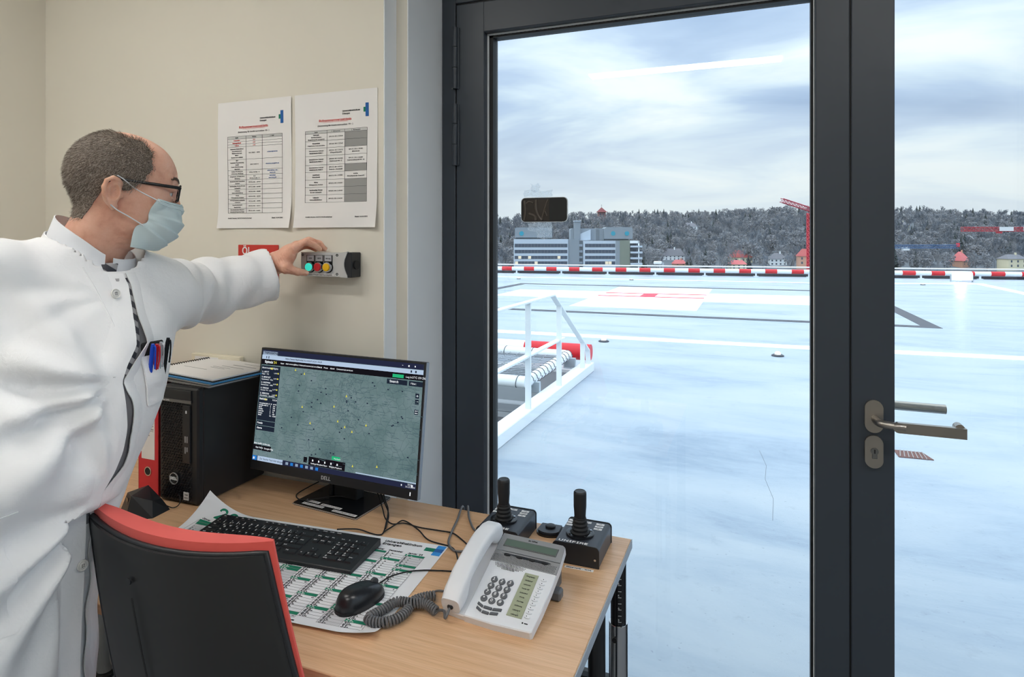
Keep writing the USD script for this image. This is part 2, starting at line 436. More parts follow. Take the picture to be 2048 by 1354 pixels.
def esc(cx, cz, y0, y1, w=.0165, h=.0325):
    p = LineString([(0, -h + w), (0, h - w)]).buffer(w, quad_segs=12)
    m = ext(p, y1 - y0)
    v, f, _ = meshkit.arrays(m)
    return (np.stack([v[:, 0] + cx, y1 - v[:, 2], v[:, 1] + cz], 1), f[:, ::-1])
HX = .2815
hd = part(door2, 'door_handle', [esc(HX, 1.040, YD - .009, YD, .021, .042)], STEEL, smooth=40)
neck = spline([(HX + .003, YD - .005, 1.034), (HX + .003, YD - .03, 1.034), (HX + .010, YD - .05, 1.034), (HX + .035, YD - .058, 1.033), (HX + .06, YD - .060, 1.032)], 6)
part(hd, 'neck', tube(neck, .0098, 16), STEEL, smooth=40)
lv = ext(LineString([(HX + .045, 1.0315), (HX + .2, 1.0315)]).buffer(.0125, quad_segs=10).intersection(sbox(HX, .9, HX + .185, 1.1)), .014)
v, f, _ = meshkit.arrays(lv)
part(hd, 'lever', [(np.stack([v[:, 0], YD - .053 - v[:, 2], v[:, 1]], 1), f[:, ::-1]), cyl((HX + .174, YD - .054, 1.040), (HX + .174, YD - .03, 1.040), .0105, 16)], STEEL, smooth=40)
kp = part(door2, 'cylinder_plate', esc(HX, .949, YD - .009, YD, .021, .042), STEEL, smooth=40)
LOCK = pbr('nickel_cylinder', S(150, 150, 150), .3, metal=1)
part(kp, 'lock_cylinder', [cyl((HX + .001, YD - .0085, .951), (HX + .001, YD - .012, .951), .009, 20), cbox(HX - .005, HX + .007, YD - .0115, YD - .006, .932, .948, .001)], LOCK, smooth=40)
part(kp, 'keyhole', box(HX - .0005, HX + .0025, YD - .0125, YD - .0115, .946, .956), GASKET)
YO = YD + .075
part(door2, 'outer_door_handle', [esc(HX, 1.04, YO, YO + .009, .021, .042), tube(spline([(HX, YO + .005, 1.040), (HX, YO + .04, 1.040), (HX + .02, YO + .06, 1.040), (HX + .06, YO + .062, 1.040)], 6), .0105, 16),
     cyl((HX + .05, YO + .062, 1.040), (HX + .19, YO + .062, 1.040), .0125, 20)], STEEL, smooth=40)

# ceiling lamps: one mirrored in glass, one above desk, one added to brighten pier
LAMP = glow('lamp_diffuser', (1.0, .975, .93), 31)
LAMPBODY = pbr('lamp_body', S(235, 235, 235), .4)
lamps = [((-.49, -.71), 'long ceiling lamp mirrored in the glass of the door'), ((-1.72, .42), 'long ceiling lamp above the man and the desk'),
         ((.92, .40), 'added ceiling lamp out of view on the right, brightening pier and desk')]
for k, ((lx, ly), lb) in enumerate(lamps):
    t = thing('ceiling_lamp', lb, 'ceiling lamp', (lx, ly, ZC), group=None)
    part(t, 'housing', cbox(lx - .66, lx + .66, ly - .075, ly + .075, ZC - .035, ZC - .001, .004), LAMPBODY)
    part(t, 'diffuser', box(lx - .645, lx + .645, ly - .055, ly + .055, ZC - .045, ZC - .035), LAMP)


# ---------------------------------------------------------------- outside: the rooftop landing deck
fwd3 = np.array((-math.sin(math.radians(YAW)), math.cos(math.radians(YAW)), 0)); rt3 = np.array((fwd3[1], -fwd3[0], 0))
def far(px, d, z=0.): return rt3 * ((px - 1024) / 1255 * d) + fwd3 * d + np.array((0, 0, z))     # a place d metres off, in the direction px
def fz(py, d): return 1.5 - (py - 475) / 1255 * d
DECK = mat('deck_coating', {'tc': ('texture_coordinate', {}), 'm': ('mapping', {'scale': (.55, 1.5, 1)}), 'n': ('noise_texture', {'scale': .8, 'detail': 7, 'roughness': .62, 'distortion': .4}), 'r': ('rgb_ramp', {'ramp': [(.30, S(122, 136, 152)), (.43, S(146, 159, 173)), (.55, S(164, 174, 184)), (.70, S(178, 185, 191))]}),
     'n2': ('noise_texture', {'scale': 9, 'detail': 6, 'roughness': .7}), 'r2': ('rgb_ramp', {'ramp': [(.28, (.80, .80, .82)), (.42, (1, 1, 1))]}), 'mx': ('mix_color', {'blend_type': 'multiply', 'fac': .7}),
     'n3': ('noise_texture', {'scale': 55, 'detail': 4}), 'r3': ('rgb_ramp', {'ramp': [(.27, (.55, .55, .58)), (.33, (1, 1, 1))]}), 'mx2': ('mix_color', {'blend_type': 'multiply', 'fac': .6}),
     'rr': ('map_range', {'from_min': .35, 'from_max': .65, 'to_min': .28, 'to_max': .5}), 'b': ('bump', {'strength': .12, 'distance': .004}), 'p': ('principled_bsdf', {'specular_ior_level': .4})},
     [('tc.object', 'm.vector'), ('m.vector', 'n.vector'), ('n.fac', 'r.fac'), ('tc.object', 'n2.vector'), ('n2.fac', 'r2.fac'), ('tc.object', 'n3.vector'), ('n3.fac', 'r3.fac'), ('r.color', 'mx.a'), ('r2.color', 'mx.b'), ('mx.result', 'mx2.a'), ('r3.color', 'mx2.b'), ('mx2.result', 'p.base_color'), ('n.fac', 'rr.value'), ('rr.result', 'p.roughness'), ('n3.fac', 'b.height'), ('b.normal', 'p.normal')])
LINE = pbr('marking_white', S(246, 248, 250), .5, var=(3, .02))
DARKL = pbr('marking_black', S(58, 60, 70), .55, var=(2, .1))
REDM = pbr('marking_red', S(206, 44, 72), .5)
RAILW = pbr('rail_white', S(232, 238, 242), .4)
RAILR = pbr('rail_red', S(206, 30, 44), .4)
GALV = pbr('galvanised', S(176, 186, 194), .4, metal=.6)
R0, R1 = np.array((-10.39, 24.41)), np.array((8.80, 27.20)); rd = (R1 - R0) / np.linalg.norm(R1 - R0); rn = np.array((-rd[1], rd[0]))
if R0[1] < 0: rd = -rd
e0, e1 = R0 - rd * 16 + rn * .5, R1 + rd * 16 + rn * .5
hole = sbox(-9, 2.6, -1.80, 6.84)
deck_poly = Polygon([(-26, 1.95), (26, 1.95), tuple(e1), tuple(e0)]).difference(hole)
deck = struct('landing_deck', shift(ext(deck_poly, .45), 0, 0, -.45), DECK)
def flat(poly, z=.004): return shift(ext(poly, z), 0, 0, 0)
def stripe(pts, w): return flat(LineString(pts).buffer(w / 2, cap_style='flat', join_style='mitre'))
part(deck, 'white_line', stripe([(-12, 9.04), (-3.95, 9.27), (.8, 9.41), (3.1, 9.55), (14, 10.0)], .30), LINE)
part(deck, 'white_line', stripe([(-14, 22.35), (-9.46, 22.2), (1.83, 22.9), (6.7, 24.3), (6.68, 20.6), (6.3, 12.5)], .30), LINE)
part(deck, 'black_frame_line', flat(Polygon([(-7.25, 12.08), (2.86, 12.2), (2.76, 19.75), (-7.2, 19.25)]).difference(Polygon([(-7.0, 12.33), (2.60, 12.45), (2.52, 19.5), (-6.95, 19.0)]))), DARKL)
cx_ = -2.52
part(deck, 'white_cross', flat(unary_union([Polygon([(-3.83, 13.26), (-1.14, 13.30), (-1.20, 19.1), (-3.88, 18.95)]), Polygon([(-6.33, 14.96), (1.42, 15.35), (1.45, 17.75), (-6.36, 16.98)])])), LINE)
hm = part(deck, 'red_letter_h', shift(flat(unary_union([LineString([(-3.82, 15.93), (-1.20, 16.08)]).buffer(.085, cap_style='flat'), LineString([(-3.80, 16.78), (-1.21, 17.03)]).buffer(.085, cap_style='flat'), Polygon([(-2.77, 15.93), (-2.40, 15.96), (-2.42, 16.94), (-2.79, 16.92)])])), 0, 0, .002), REDM)
part(deck, 'drain_grate', [shift(flat(Polygon([(.90, 5.10), (1.075, 5.105), (1.112, 4.962), (.905, 4.948)]), .004), 0, 0, .001)], pbr('grate_rust', S(108, 72, 66), .7))
for k in range(7):
    part(deck, 'grate_bar', tube([(.915 + k * .026, 4.955, .007), (.94 + k * .022, 5.10, .007)], .004, 5), pbr('grate_bar_grey', S(150, 140, 138), .5) if k == 0 else UsdShade.Material.Get(stage, '/World/Looks/grate_bar_grey'))
part(deck, 'crack_line', tube([(x, y, .0005) for x, y in ((.02, 4.75), (.06, 4.45), (.05, 4.2), (.09, 3.9), (.08, 3.6))], .0010, 4), pbr('crack_grey', S(120, 126, 136), .7))
LIGHTON = glow('deck_lamp_glow', (.95, 1, .97), 1.6)
def deck_light(x, y, label, s=.5):
    t = thing('deck_light', label, 'light', (x, y, .004), group=None)
    part(t, 'base_ring', lathe([(.15 * s, .003), (.15 * s, .012), (.11 * s, .022), (.06 * s, .022)], 28, (x, y, .0)), DARKL, smooth=40)
    part(t, 'lens', lathe([(.075 * s, .02), (.07 * s, .045), (.04 * s, .06), (.002, .064)], 20, (x, y, .0)), LIGHTON, smooth=40)
deck_light(.25, 8.62, 'flush deck light in the open deck just before the white line')
deck_light(-2.05, 8.9, 'flush deck light behind the white railing of the roof opening')
deck_light(-8.0, 21.2, 'small flush deck light at the far left of the deck'); deck_light(-4.1, 22.1, 'small flush deck light behind the white cross'); deck_light(4.9, 23.2, 'small flush deck light right of the door post near the far rail')

# red and white tube rail along the far edge
t = thing('edge_rail', 'long red and white striped tube rail along the far edge of the deck', 'rail', (float(R0[0]), float(R0[1]), 0))
per = .944; L_ = np.linalg.norm(R1 - R0)
def along(s, z): p = R0 + rd * s; return np.array((p[0], p[1], z))
px_off = .42
for k in range(-9, 30):
    a = px_off + k * per
    part(t, 'red_segment', cyl(along(a, .20), along(a + .43, .20), .086, 14), RAILR, smooth=40)
    part(t, 'white_segment', cyl(along(a + .43, .20), along(a + per, .20), .084, 14), RAILW, smooth=40)
    if k % 2 == 0:
        part(t, 'post', [cyl(along(a + .62, 0), along(a + .62, .13), .035, 10), cbox(*(lambda p: (p[0] - .09, p[0] + .09, p[1] - .06, p[1] + .06))(along(a + .62, 0)), 0, .02, .002)], RAILW, smooth=40)
part(t, 'rear_tube', cyl(np.r_[R0 - rd * 9 + rn * .45, .345], np.r_[R0 + rd * 30 + rn * .45, .345], .028, 8), RAILW, smooth=40)
part(t, 'kerb', place(cbox(-9, 30, -.03, .03, 0, .10, .004), (R0[0] + rn[0] * .2, R0[1] + rn[1] * .2, 0), (rd[0], rd[1], 0), (rn[0], rn[1], 0)), DARKL)
p_ = far(1318, 26.5)
t = thing('rail_lamp', 'small white lamp fixture standing on the striped rail', 'lamp', tuple(p_))
part(t, 'head', cbox(p_[0] - .22, p_[0] + .12, p_[1] - .08, p_[1] + .08, .36, .50, .03), RAILW); part(t, 'stem', [cyl((p_[0] + .05, p_[1], 0), (p_[0] + .05, p_[1], .38), .03, 10), cyl((p_[0] + .16, p_[1], .25), (p_[0] + .16, p_[1], .44), .05, 10)], GALV, smooth=40)
p_ = np.array((6.45, 25.2, 0))
t = thing('floodlight', 'glaring white floodlight low on the deck in front of the striped rail', 'floodlight', tuple(p_))
part(t, 'housing', hull([(p_[0] + x, p_[1] + y, z) for x in (-.30, .30) for y, z in ((-.03, .06), (.16, .06), (-.03, .30), (.12, .36))]), RAILW)
FL = glow('floodlight_glow', (.95, .98, 1), 60)
part(t, 'lamp_glass', place(lathe([(.12, 0), (.13, .02), (.002, .05)], 20), (p_[0] - .05, p_[1] - .03, .19), (1, 0, 0), (0, 0, 1)), FL)
part(t, 'bracket', [cbox(p_[0] - .32, p_[0] - .30, p_[1], p_[1] + .1, 0, .25, .002), cbox(p_[0] + .30, p_[0] + .32, p_[1], p_[1] + .1, 0, .25, .002)], GALV)

# roof opening with railing and safety net
pit = structx('roof_opening')
PITF = pbr('lower_roof', S(92, 92, 96), .7, var=(1.5, .25)); PITW = pbr('opening_wall', S(150, 154, 160), .7)
part(pit, 'lower_roof', box(-9, -1.8, 2.6, 6.84, -.7, -.6), PITF)
part(pit, 'side_wall', box(-1.84, -1.804, 2.6, 6.83, -.7, -.02), PITW); part(pit, 'end_wall', box(-8.99, -1.81, 6.80, 6.835, -.7, -.02), pbr('opening_end_wall', S(176, 182, 188), .6))
part(pit, 'near_wall', box(-8.99, -1.81, 2.605, 2.64, -.7, -.02), PITW); part(pit, 'left_wall', box(-8.99, -8.95, 2.61, 6.83, -.7, -.02), PITW)
part(pit, 'beam', cbox(-9, -1.84, 6.0, 6.12, -.30, -.2, .01), PITW)
part(pit, 'roof_block', cbox(-4.25, -3.9, 5.6, 5.9, -.6, -.46, .02), PITW)
part(pit, 'rear_edge_plate', box(-9, -1.78, 6.80, 7.0, -.02, .012), LINE)
t = thing('guard_railing', 'white flat-bar guard railing beside the roof opening', 'railing', (-1.74, 5.0, 0))
part(t, 'kerb', [cbox(-1.835, -1.70, 2.5, 6.9, 0, .10, .006)], RAILW)
for y_, zt_ in ((2.25, .973), (3.12, .973), (3.97, .973), (4.83, .973), (5.69, .86), (6.55, .38)):
    if y_ > 2.4: part(t, 'post', cbox(-1.764, -1.716, y_ - .010, y_ + .010, .09, zt_ - .004, .002), RAILW)
def flatbar(pts, w=.055, th=.016):
    o = []
    for a, b in zip(pts[:-1], pts[1:]):
        a, b = np.array(a), np.array(b); d = unit(b - a); n = np.cross(d, (1, 0, 0))
        o.append(place(cbox(0, np.linalg.norm(b - a), -w / 2, w / 2, -th / 2, th / 2, .002), a, d, unit(np.cross((1., 0, 0), d)) if False else np.array((1., 0, 0))))
    return o
each(t, 'top_rail', flatbar([(-1.74, 2.5, .973), (-1.74, 5.487, .973), (-1.74, 6.76, .257), (-1.74, 6.80, .10)]), RAILW)
part(t, 'middle_rail', flatbar([(-1.755, 2.5, .526), (-1.755, 5.86, .526)]), RAILW)
t = thing('safety_net', 'white tube frame strung with a grey safety net over the roof opening', 'safety net', (-3.5, 6.0, .18))
fr_ = [(-1.93, 5.30), (-1.95, 6.70), (-6.4, 6.70), (-6.4, 5.30)]
for a, b in zip(fr_, fr_[1:] + fr_[:1]):
    part(t, 'frame_tube', cyl((*a, .20), (*b, .20), .052, 14), RAILW, smooth=40)
each(t, 'bracket', [cbox(-1.95, -1.83, y_ - .02, y_ + .02, .09, .19, .003) for y_ in (5.4, 6.6)], GALV)
lac = []
for a, b in ((fr_[0], fr_[1]), (fr_[0], fr_[3]), (fr_[1], fr_[2])):
    a, b = np.array((*a, .20)), np.array((*b, .20)); d = unit(b - a); n = np.cross(d, (0, 0, 1)); Ln = np.linalg.norm(b - a)
    for s in np.arange(.06, Ln, .11 if Ln < 2 else .33):
        q = np.linspace(0, 2 * PI, 13); lac.append(tube([a + d * (s + .04 * u_ / 6.28) + .0535 * (math.cos(u_) * n + math.sin(u_) * np.array((0, 0, 1))) for u_ in q], .0045, 4))
part(t, 'lacing', lac, pbr('lacing_grey', S(92, 96, 104), .7), kind='stuff')
net = []
for y_ in np.arange(5.33, 6.69, .075): net.append(tube([(-6.4, y_, .20), (-4.2, y_ + .01, .15), (-1.95, y_, .20)], .005, 4))
for x_ in np.arange(-6.35, -1.95, .11): net.append(tube([(x_, 5.3, .20), (x_, 6.0, .165), (x_, 6.7, .20)], .003, 4))
part(t, 'net_cords', net, pbr('net_grey', S(150, 156, 166), .8), kind='stuff')
t = thing('barrier_tube', 'thick red and white barrier tube along the far side of the roof opening', 'barrier', (-3, 6.95, 0))
for k in range(6):
    a = -1.745 - k * .78
    sg_ = part(t, 'red_segment' if k % 2 == 0 else 'white_segment', cyl((a, 6.93, .20), (a - .78, 6.93, .20), .092, 20), RAILR if k % 2 == 0 else RAILW, smooth=40)
for x_ in (-2.0, -3.6, -5.2): part(t, 'foot', cbox(x_ - .05, x_ + .05, 6.87, 7.0, 0, .12, .004), GALV)

# ---------------------------------------------------------------- the town and the wooded hill beyond
HAZY_HILL = pbr('hazy_hill_ground', S(98, 104, 112), .95, var=(.02, .2))  # distance haze painted into the ground colour, lighter and bluer
def ridge(px): return np.interp(px, [-800, 900, 1100, 1250, 1400, 1550, 1700, 1850, 1950, 2100, 3000], [10, 12, 16, 18, 19, 24, 25, 24, 20, 16, 12])
def ground(px, d):
    s = np.clip((d - 470) / 320, 0, 1.3)
    return -21 + (ridge(px) + 21) * (s ** .9) - 30 * np.clip((d - 830) / 250, 0, 1)
gp_, gd_ = np.meshgrid(np.linspace(-800, 3000, 90), np.r_[180, np.linspace(300, 1080, 40)], indexing='ij')
gz = np.where(gd_ < 300, -30, ground(gp_, gd_)) + 3 * (meshkit.noise(np.stack([gp_ / 60, gd_ / 40, 0 * gd_], -1), 2) - .5)
hp = rt3 * ((gp_ - 1024) / 1255 * gd_)[..., None] + fwd3 * gd_[..., None] + np.array((0, 0, 1.)) * gz[..., None]
i_, j_ = np.meshgrid(np.arange(89), np.arange(40), indexing='ij'); a_ = (i_ * 41 + j_).ravel()
struct('hillside', (hp.reshape(-1, 3), np.stack([a_, a_ + 41, a_ + 42, a_ + 1], 1)), HAZY_HILL, smooth=True)
HAZY_BARK = [pbr('hazy_twigs_grey', S(134, 141, 152), .9), pbr('hazy_twigs_mid', S(128, 130, 136), .9), pbr('hazy_twigs_dark', S(102, 109, 120), .9)]  # twig greys lightened and blued to paint in distance haze
EVER = pbr('evergreen_dark', S(72, 84, 88), .9)
def bare_tree(seed, h=1.0):
    r = random.Random(seed); segs = []
    def grow(p, d, l, w, lev):
        q = p + d * l; segs.append((p, q, w, w * .7))
        if lev == 0: return
        for k in range(3 if lev > 1 else 4):
            a = unit(d + np.array((r.gauss(0, .55), r.gauss(0, .55), r.gauss(.12, .3)))); grow(p + (q - p) * r.uniform(.55, 1), a, l * r.uniform(.55, .8), w * .55, lev - 1)
    grow(np.zeros(3), np.array((0, 0, 1.)), .30, .022, 5)
    v, f = [], []
    for p, q, w0, w1 in segs:
        d = unit(q - p); a = unit(np.cross(d, (.3, .5, .8))); b = np.cross(d, a); n = len(v)
        w0, w1 = max(w0, .0055), max(w1, .0048)
        for c, w in ((p, w0), (q, w1)):
            for k in range(3): v.append(c + w * (math.cos(k * 2.09) * a + math.sin(k * 2.09) * b))
        for k in range(3):
            l = (k + 1) % 3; f += [[n + k, n + l, n + 3 + l], [n + k, n + 3 + l, n + 3 + k]]
    v = np.array(v); v[:, 2] *= 1 / v[:, 2].max(); v[:, :2] *= .85
    return (v, np.array(f))
def conifer(seed):
    r = random.Random(seed); v, f = [], []
    for k in range(210):
        z = .12 + .86 * (k / 210) ; a = r.uniform(0, 6.28); l = (1.02 - z) * .26 * r.uniform(.7, 1.1) + .01
        d = np.array((math.cos(a), math.sin(a), 0)); s = np.array((-d[1], d[0], 0)); n = len(v)
        v += [np.array((0, 0, z + .03)), d * l * .6 + s * l * .35 + (0, 0, z), d * l + (0, 0, z - .05), d * l * .6 - s * l * .35 + (0, 0, z)]
        f += [[n, n + 1, n + 2], [n, n + 2, n + 3]]
    t = tube([(0, 0, 0), (0, 0, 1)], [.014, .003], 5); return cat([(np.array(v), np.array(f)), t])
def bush_tree(seed):
    r = np.random.default_rng(seed); n = 420
    d = r.normal(size=(n, 3)); d /= np.linalg.norm(d, axis=1)[:, None]; p = d * (r.uniform(.25, 1, n) ** .5)[:, None] * np.array((.36, .36, .42)) + (0, 0, .58)
    a = r.normal(size=(n, 3)) * .035; b = r.normal(size=(n, 3)) * .035
    v = np.stack([p, p + a, p + a + b, p + b], 1).reshape(-1, 3); k = np.arange(n)[:, None] * 4
    return cat([(v, np.vstack([k + [0, 1, 2], k + [0, 2, 3]])), tube([(0, 0, 0), (0, 0, .5)], [.03, .02], 5)])
TREES = [('bare_tree', bare_tree(1), HAZY_BARK[0], 'trunk_and_twigs'), ('bare_tree', bare_tree(2), HAZY_BARK[1], 'trunk_and_twigs'), ('bare_tree', bare_tree(5), HAZY_BARK[2], 'trunk_and_twigs'), ('conifer', conifer(1), EVER, 'foliage'), ('bare_tree', bush_tree(3), HAZY_BARK[1], 'twig_crown')]
GRP = {'bare_tree': ('leafless grey-brown tree among the many on the wooded hill', 'bare trees on the hill'), 'conifer': ('dark conifer among the bare trees on the wooded hill', 'conifers on the hill')}
rt_ = random.Random(21); spots = []
for _ in range(9000):
    px_ = rt_.uniform(930, 2120) if rt_.random() < .8 else rt_.uniform(500, 2600); d_ = 425 + (rt_.random() ** .8) * 410
    spots.append((px_, d_, rt_.random(), rt_.random()))
keep = []
houses = [(1487, 470, 60), (1556, 480, 40), (1348, 500, 44), (1387, 662, 22), (1610, 430, 40), (1922, 470, 40), (1812, 662, 20), (2030, 430, 40)]
for s in spots:
    if any(abs(s[0] - hx) < hw_ * .55 and hd_ - (400 if hd_ < 600 else 22) < s[1] < hd_ + 12 for hx, hd_, hw_ in houses): continue
    if 1010 < s[0] < 1300 and s[1] < 395: continue
    keep.append(s)
keep = keep[:3600]; keep.sort(key=lambda s: -(930 < s[0] < 2100) * (9.0 / s[1]))
protos = {}
def tree_spec(s):
    px_, d_, a, b = s
    k = 3 if a < .05 else (4 if a < .28 else int(b * 2.99)); h = (11 + 6 * b) * (1.12 if k == 3 else 1)
    p = far(px_, d_, float(ground(px_, d_)) - .6)
    return k, h, p, a * 40
def scaled(name, k, p, h, ang):
    label, g_ = GRP[name]
    if k not in protos:
        path = numbered('/World', name); protos[k] = path
        x = UsdGeom.Xform.Define(stage, path)
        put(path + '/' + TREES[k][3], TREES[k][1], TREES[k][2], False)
    else:
        path = numbered('/World', name); x = UsdGeom.Xform.Define(stage, path)
        x.GetPrim().GetReferences().AddInternalReference(Sdf.Path(protos[k])); x.GetPrim().SetInstanceable(True); x.ClearXformOpOrder()
    x.AddTranslateOp().Set(Gf.Vec3d(*map(float, p))); x.AddRotateZOp().Set(ang * 57.3); x.AddScaleOp().Set(Gf.Vec3f(h * .95, h * .95, h))
    cdata(x.GetPrim(), label=label, category='tree', group=g_)
for s in keep[:290]:
    k, h, p, ang = tree_spec(s); scaled(TREES[k][0], k, p, h, ang)
pi = UsdGeom.PointInstancer.Define(stage, '/World/forest'); cdata(pi.GetPrim(), label='mass of further bare trees and conifers covering the hill', category='forest', kind='stuff')
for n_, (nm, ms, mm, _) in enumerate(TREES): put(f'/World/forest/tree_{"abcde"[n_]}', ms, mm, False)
pi.CreatePrototypesRel().SetTargets([Sdf.Path(f'/World/forest/tree_{"abcde"[n_]}') for n_ in range(5)])
sp_ = [tree_spec(s) for s in keep[290:]]
pi.CreateProtoIndicesAttr(Vt.IntArray([q[0] for q in sp_])); pi.CreatePositionsAttr(Vt.Vec3fArray([Gf.Vec3f(*map(float, q[2])) for q in sp_]))
pi.CreateScalesAttr(Vt.Vec3fArray([Gf.Vec3f(q[1] * .95, q[1] * .95, q[1]) for q in sp_]))
pi.CreateOrientationsAttr(Vt.QuathArray([Gf.Quath(math.cos(q[3] / 2), 0, 0, math.sin(q[3] / 2)) for q in sp_]))
def lone(name, k, px_, d_, ytop, label, wide=.95):
    z0 = float(ground(px_, d_)) - 1; h = fz(ytop, d_) - z0
    t = thing(name, label, 'tree', tuple(far(px_, d_, z0)))
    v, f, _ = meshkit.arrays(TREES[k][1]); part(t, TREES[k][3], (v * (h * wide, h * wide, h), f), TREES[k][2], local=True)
lone('conifer', 3, 1432, 770, 418, 'tall pointed conifer standing alone above the hill skyline', 1.0)
lone('conifer', 3, 1377, 760, 424, 'slim crooked conifer on the skyline left of the tall pointed one', .6)
lone('conifer', 3, 1144, 760, 428, 'pointed conifer on the skyline right of the taped slab', 1.1)
lone('conifer', 3, 1016, 740, 432, 'pointed conifer on the skyline left of the taped slab', .9)
for q, yt in ((1548, 413), (1562, 412)): lone('bare_tree', 4, q, 760, yt, ['broad dark tree on the skyline below the crane tip, left of a pair', 'broad dark tree on the skyline below the crane tip, right of a pair'][q > 1550], 1.3)
lone('conifer', 3, 1901, 760, 420, 'dark round-topped conifer on the skyline right of the door post', 1.6)
lone('conifer', 3, 1497, 452, 511, 'small dark conifer in front of the red-roofed villa', 1.5)

# big grey hospital block
d_ = 320.; m_ = d_ / 1255
Bx = lambda u: (980 + u / 6.4 - 1027.7) * m_
Bz = lambda v: fz(380 + v / 6.4, d_)
bo = far(1027.7, d_)
BP = lambda x0, x1, y0, y1, z0, z1: place(box(x0, x1, y0, y1, z0, z1), bo, rt3, fwd3)
CON, CON2, CON3, OLV = pbr('facade_light', S(184, 196, 210), .8), pbr('facade_grey', S(134, 144, 154), .8), pbr('facade_dark', S(112, 120, 128), .8), pbr('facade_olive', S(124, 132, 122), .8)
WIN = pbr('far_window', S(70, 80, 96), .25); LITW = glow('lit_window', (1, .95, .8), .9)
t = thing('hospital_block', 'large grey block with rows of windows and rooftop boxes beyond the deck', 'building', tuple(bo))
zb = -30
part(t, 'left_wing', BP(Bx(305), Bx(1000), 0, 14, zb, Bz(630)), CON); part(t, 'stair_wing', BP(Bx(1000), Bx(1145), .6, 14, zb, Bz(632)), CON2)
part(t, 'recess', BP(Bx(1145), Bx(1200), 2.5, 14, zb, Bz(650)), CON3); part(t, 'right_wing', BP(Bx(1195), Bx(1655), 0, 14, zb, Bz(650)), CON)
part(t, 'end_wall', BP(Bx(1610), Bx(1660), -.3, 1, zb, Bz(650)), CON2); part(t, 'olive_panel', BP(Bx(1655), Bx(1790), -.2, 14, zb, Bz(645)), OLV)
part(t, 'balcony_tower', BP(Bx(1790), Bx(1915), 1.6, 12, zb, Bz(650)), CON3); part(t, 'balcony_frame', [BP(Bx(1790), Bx(1912), -.2, 1.6, Bz(682), Bz(650)), BP(Bx(1895), Bx(1912), -.2, .2, zb, Bz(650))], RAILW)
rw = random.Random(4)
for v0, v1 in ((690, 730), (768, 806), (845, 880), (915, 952)):
    for x0, x1, n in ((Bx(318), Bx(988), 16), (Bx(1218), Bx(1600), 9)):
        part(t, 'window_band', BP(x0 - .1, x1 + .1, -.06, .0, Bz(v1) - .1, Bz(v0) + .1), CON3)
        for k in range(n):
            a = x0 + (x1 - x0) * k / n; lit = v0 > 800 and rw.random() < .12
            part(t, 'window', BP(a + .08, a + (x1 - x0) / n - .08, -.10, -.04, Bz(v1), Bz(v0)), LITW if lit else WIN, label='lit window' if lit else None)
    part(t, 'balcony', BP(Bx(1795), Bx(1945), -1.2, 1.6, Bz(v1) - .2, Bz(v1 - 18)), CON); part(t, 'stair_panel', BP(Bx(1150), Bx(1190), 2.3, 2.5, Bz(v1 - 4), Bz(v0 + 4)), CON); part(t, 'balcony_door', BP(Bx(1835), Bx(1875), 1.45, 1.6, Bz(v1 - 16), Bz(v0 - 6)), WIN)
def roofbox(u0, u1, v0, v1, y0, y1, cut=14):
    P_ = []
    for u_, s in ((u0, 1), (u1, -1)):
        for y_ in (y0, y1): P_ += [(Bx(u_), y_, Bz(v1)), (Bx(u_), y_, Bz(v0 + cut)), (Bx(u_ + s * cut * 1.6), y_, Bz(v0))]
    return place(hull(P_), bo, rt3, fwd3)
for q in ((320, 800, 478, 608, 2, 13), (1475, 1832, 475, 626, 1, 13), (1040, 1150, 488, 632, 4, 12), (1130, 1480, 490, 645, 5, 13)): part(t, 'rooftop_box', roofbox(*q), CON2)
part(t, 'rooftop_plinth', [BP(Bx(330), Bx(790), 3, 12, Bz(632), Bz(606)), BP(Bx(1485), Bx(1780), 2, 12, Bz(648), Bz(624))], CON3)
part(t, 'chimney', BP(Bx(1085), Bx(1165), 3, 6, Bz(632), Bz(400)), CON2); part(t, 'chimney_cap', BP(Bx(1080), Bx(1170), 2.7, 6.3, Bz(402), Bz(390)), CON)
part(t, 'dark_slot', BP(Bx(1375), Bx(1415), 4.8, 5.1, Bz(645), Bz(500)), CON3); part(t, 'ramp', place(hull([(Bx(u_), y_, Bz(v_)) for u_, v_ in ((1145, 570), (1240, 560), (1300, 505), (1145, 645), (1240, 645), (1300, 640)) for y_ in (3.5, 5.2)]), bo, rt3, fwd3), CON)
EMB = pbr('emblem_cyan', S(40, 150, 175), .5)
for u_, y_ in ((405, 1.9), (1580, .9), (1757, .9)): part(t, 'round_emblem', place(lathe([(1.15, -.02), (1.15, .06)], 20), np.array(bo) + rt3 * Bx(u_) + fwd3 * y_ + np.array((0, 0, Bz(556))), rt3, (0, 0, 1)), EMB)

def house(name, label, px_, d_, w, h, dp, roof, wcol, rcol, ybase, wins=3, ang=.2, hip=.6):
    z0 = fz(ybase, d_); o = far(px_, d_, z0); ax = rt3 * math.cos(ang) + fwd3 * math.sin(ang); ay = np.cross((0, 0, 1), ax)
    t = thing(name, label, 'house', tuple(o)); P_ = lambda m: place(m, o, ax, ay)
    part(t, 'wall', P_(box(-w / 2, w / 2, 0, dp, -6, h)), wcol)
    part(t, 'roof', P_(hull([(x, y, h) for x in (-w / 2 - .5, w / 2 + .5) for y in (-.5, dp + .5)] + [(x * (w / 2) * hip, dp / 2, h + roof) for x in (-1, 1)])), rcol)
    for r in range(2):
        for k in range(wins): 
            x = -w / 2 + (k + .5) * w / wins; part(t, 'window', P_(box(x - .55, x + .55, -.06, .02, h * (.12 + .5 * r), h * (.12 + .5 * r) + h * .25)), WIN)
    part(t, 'chimney', P_(box(w * .12, w * .12 + .9, dp * .4, dp * .4 + .9, h, h + roof + 1.2)), wcol)
    return t
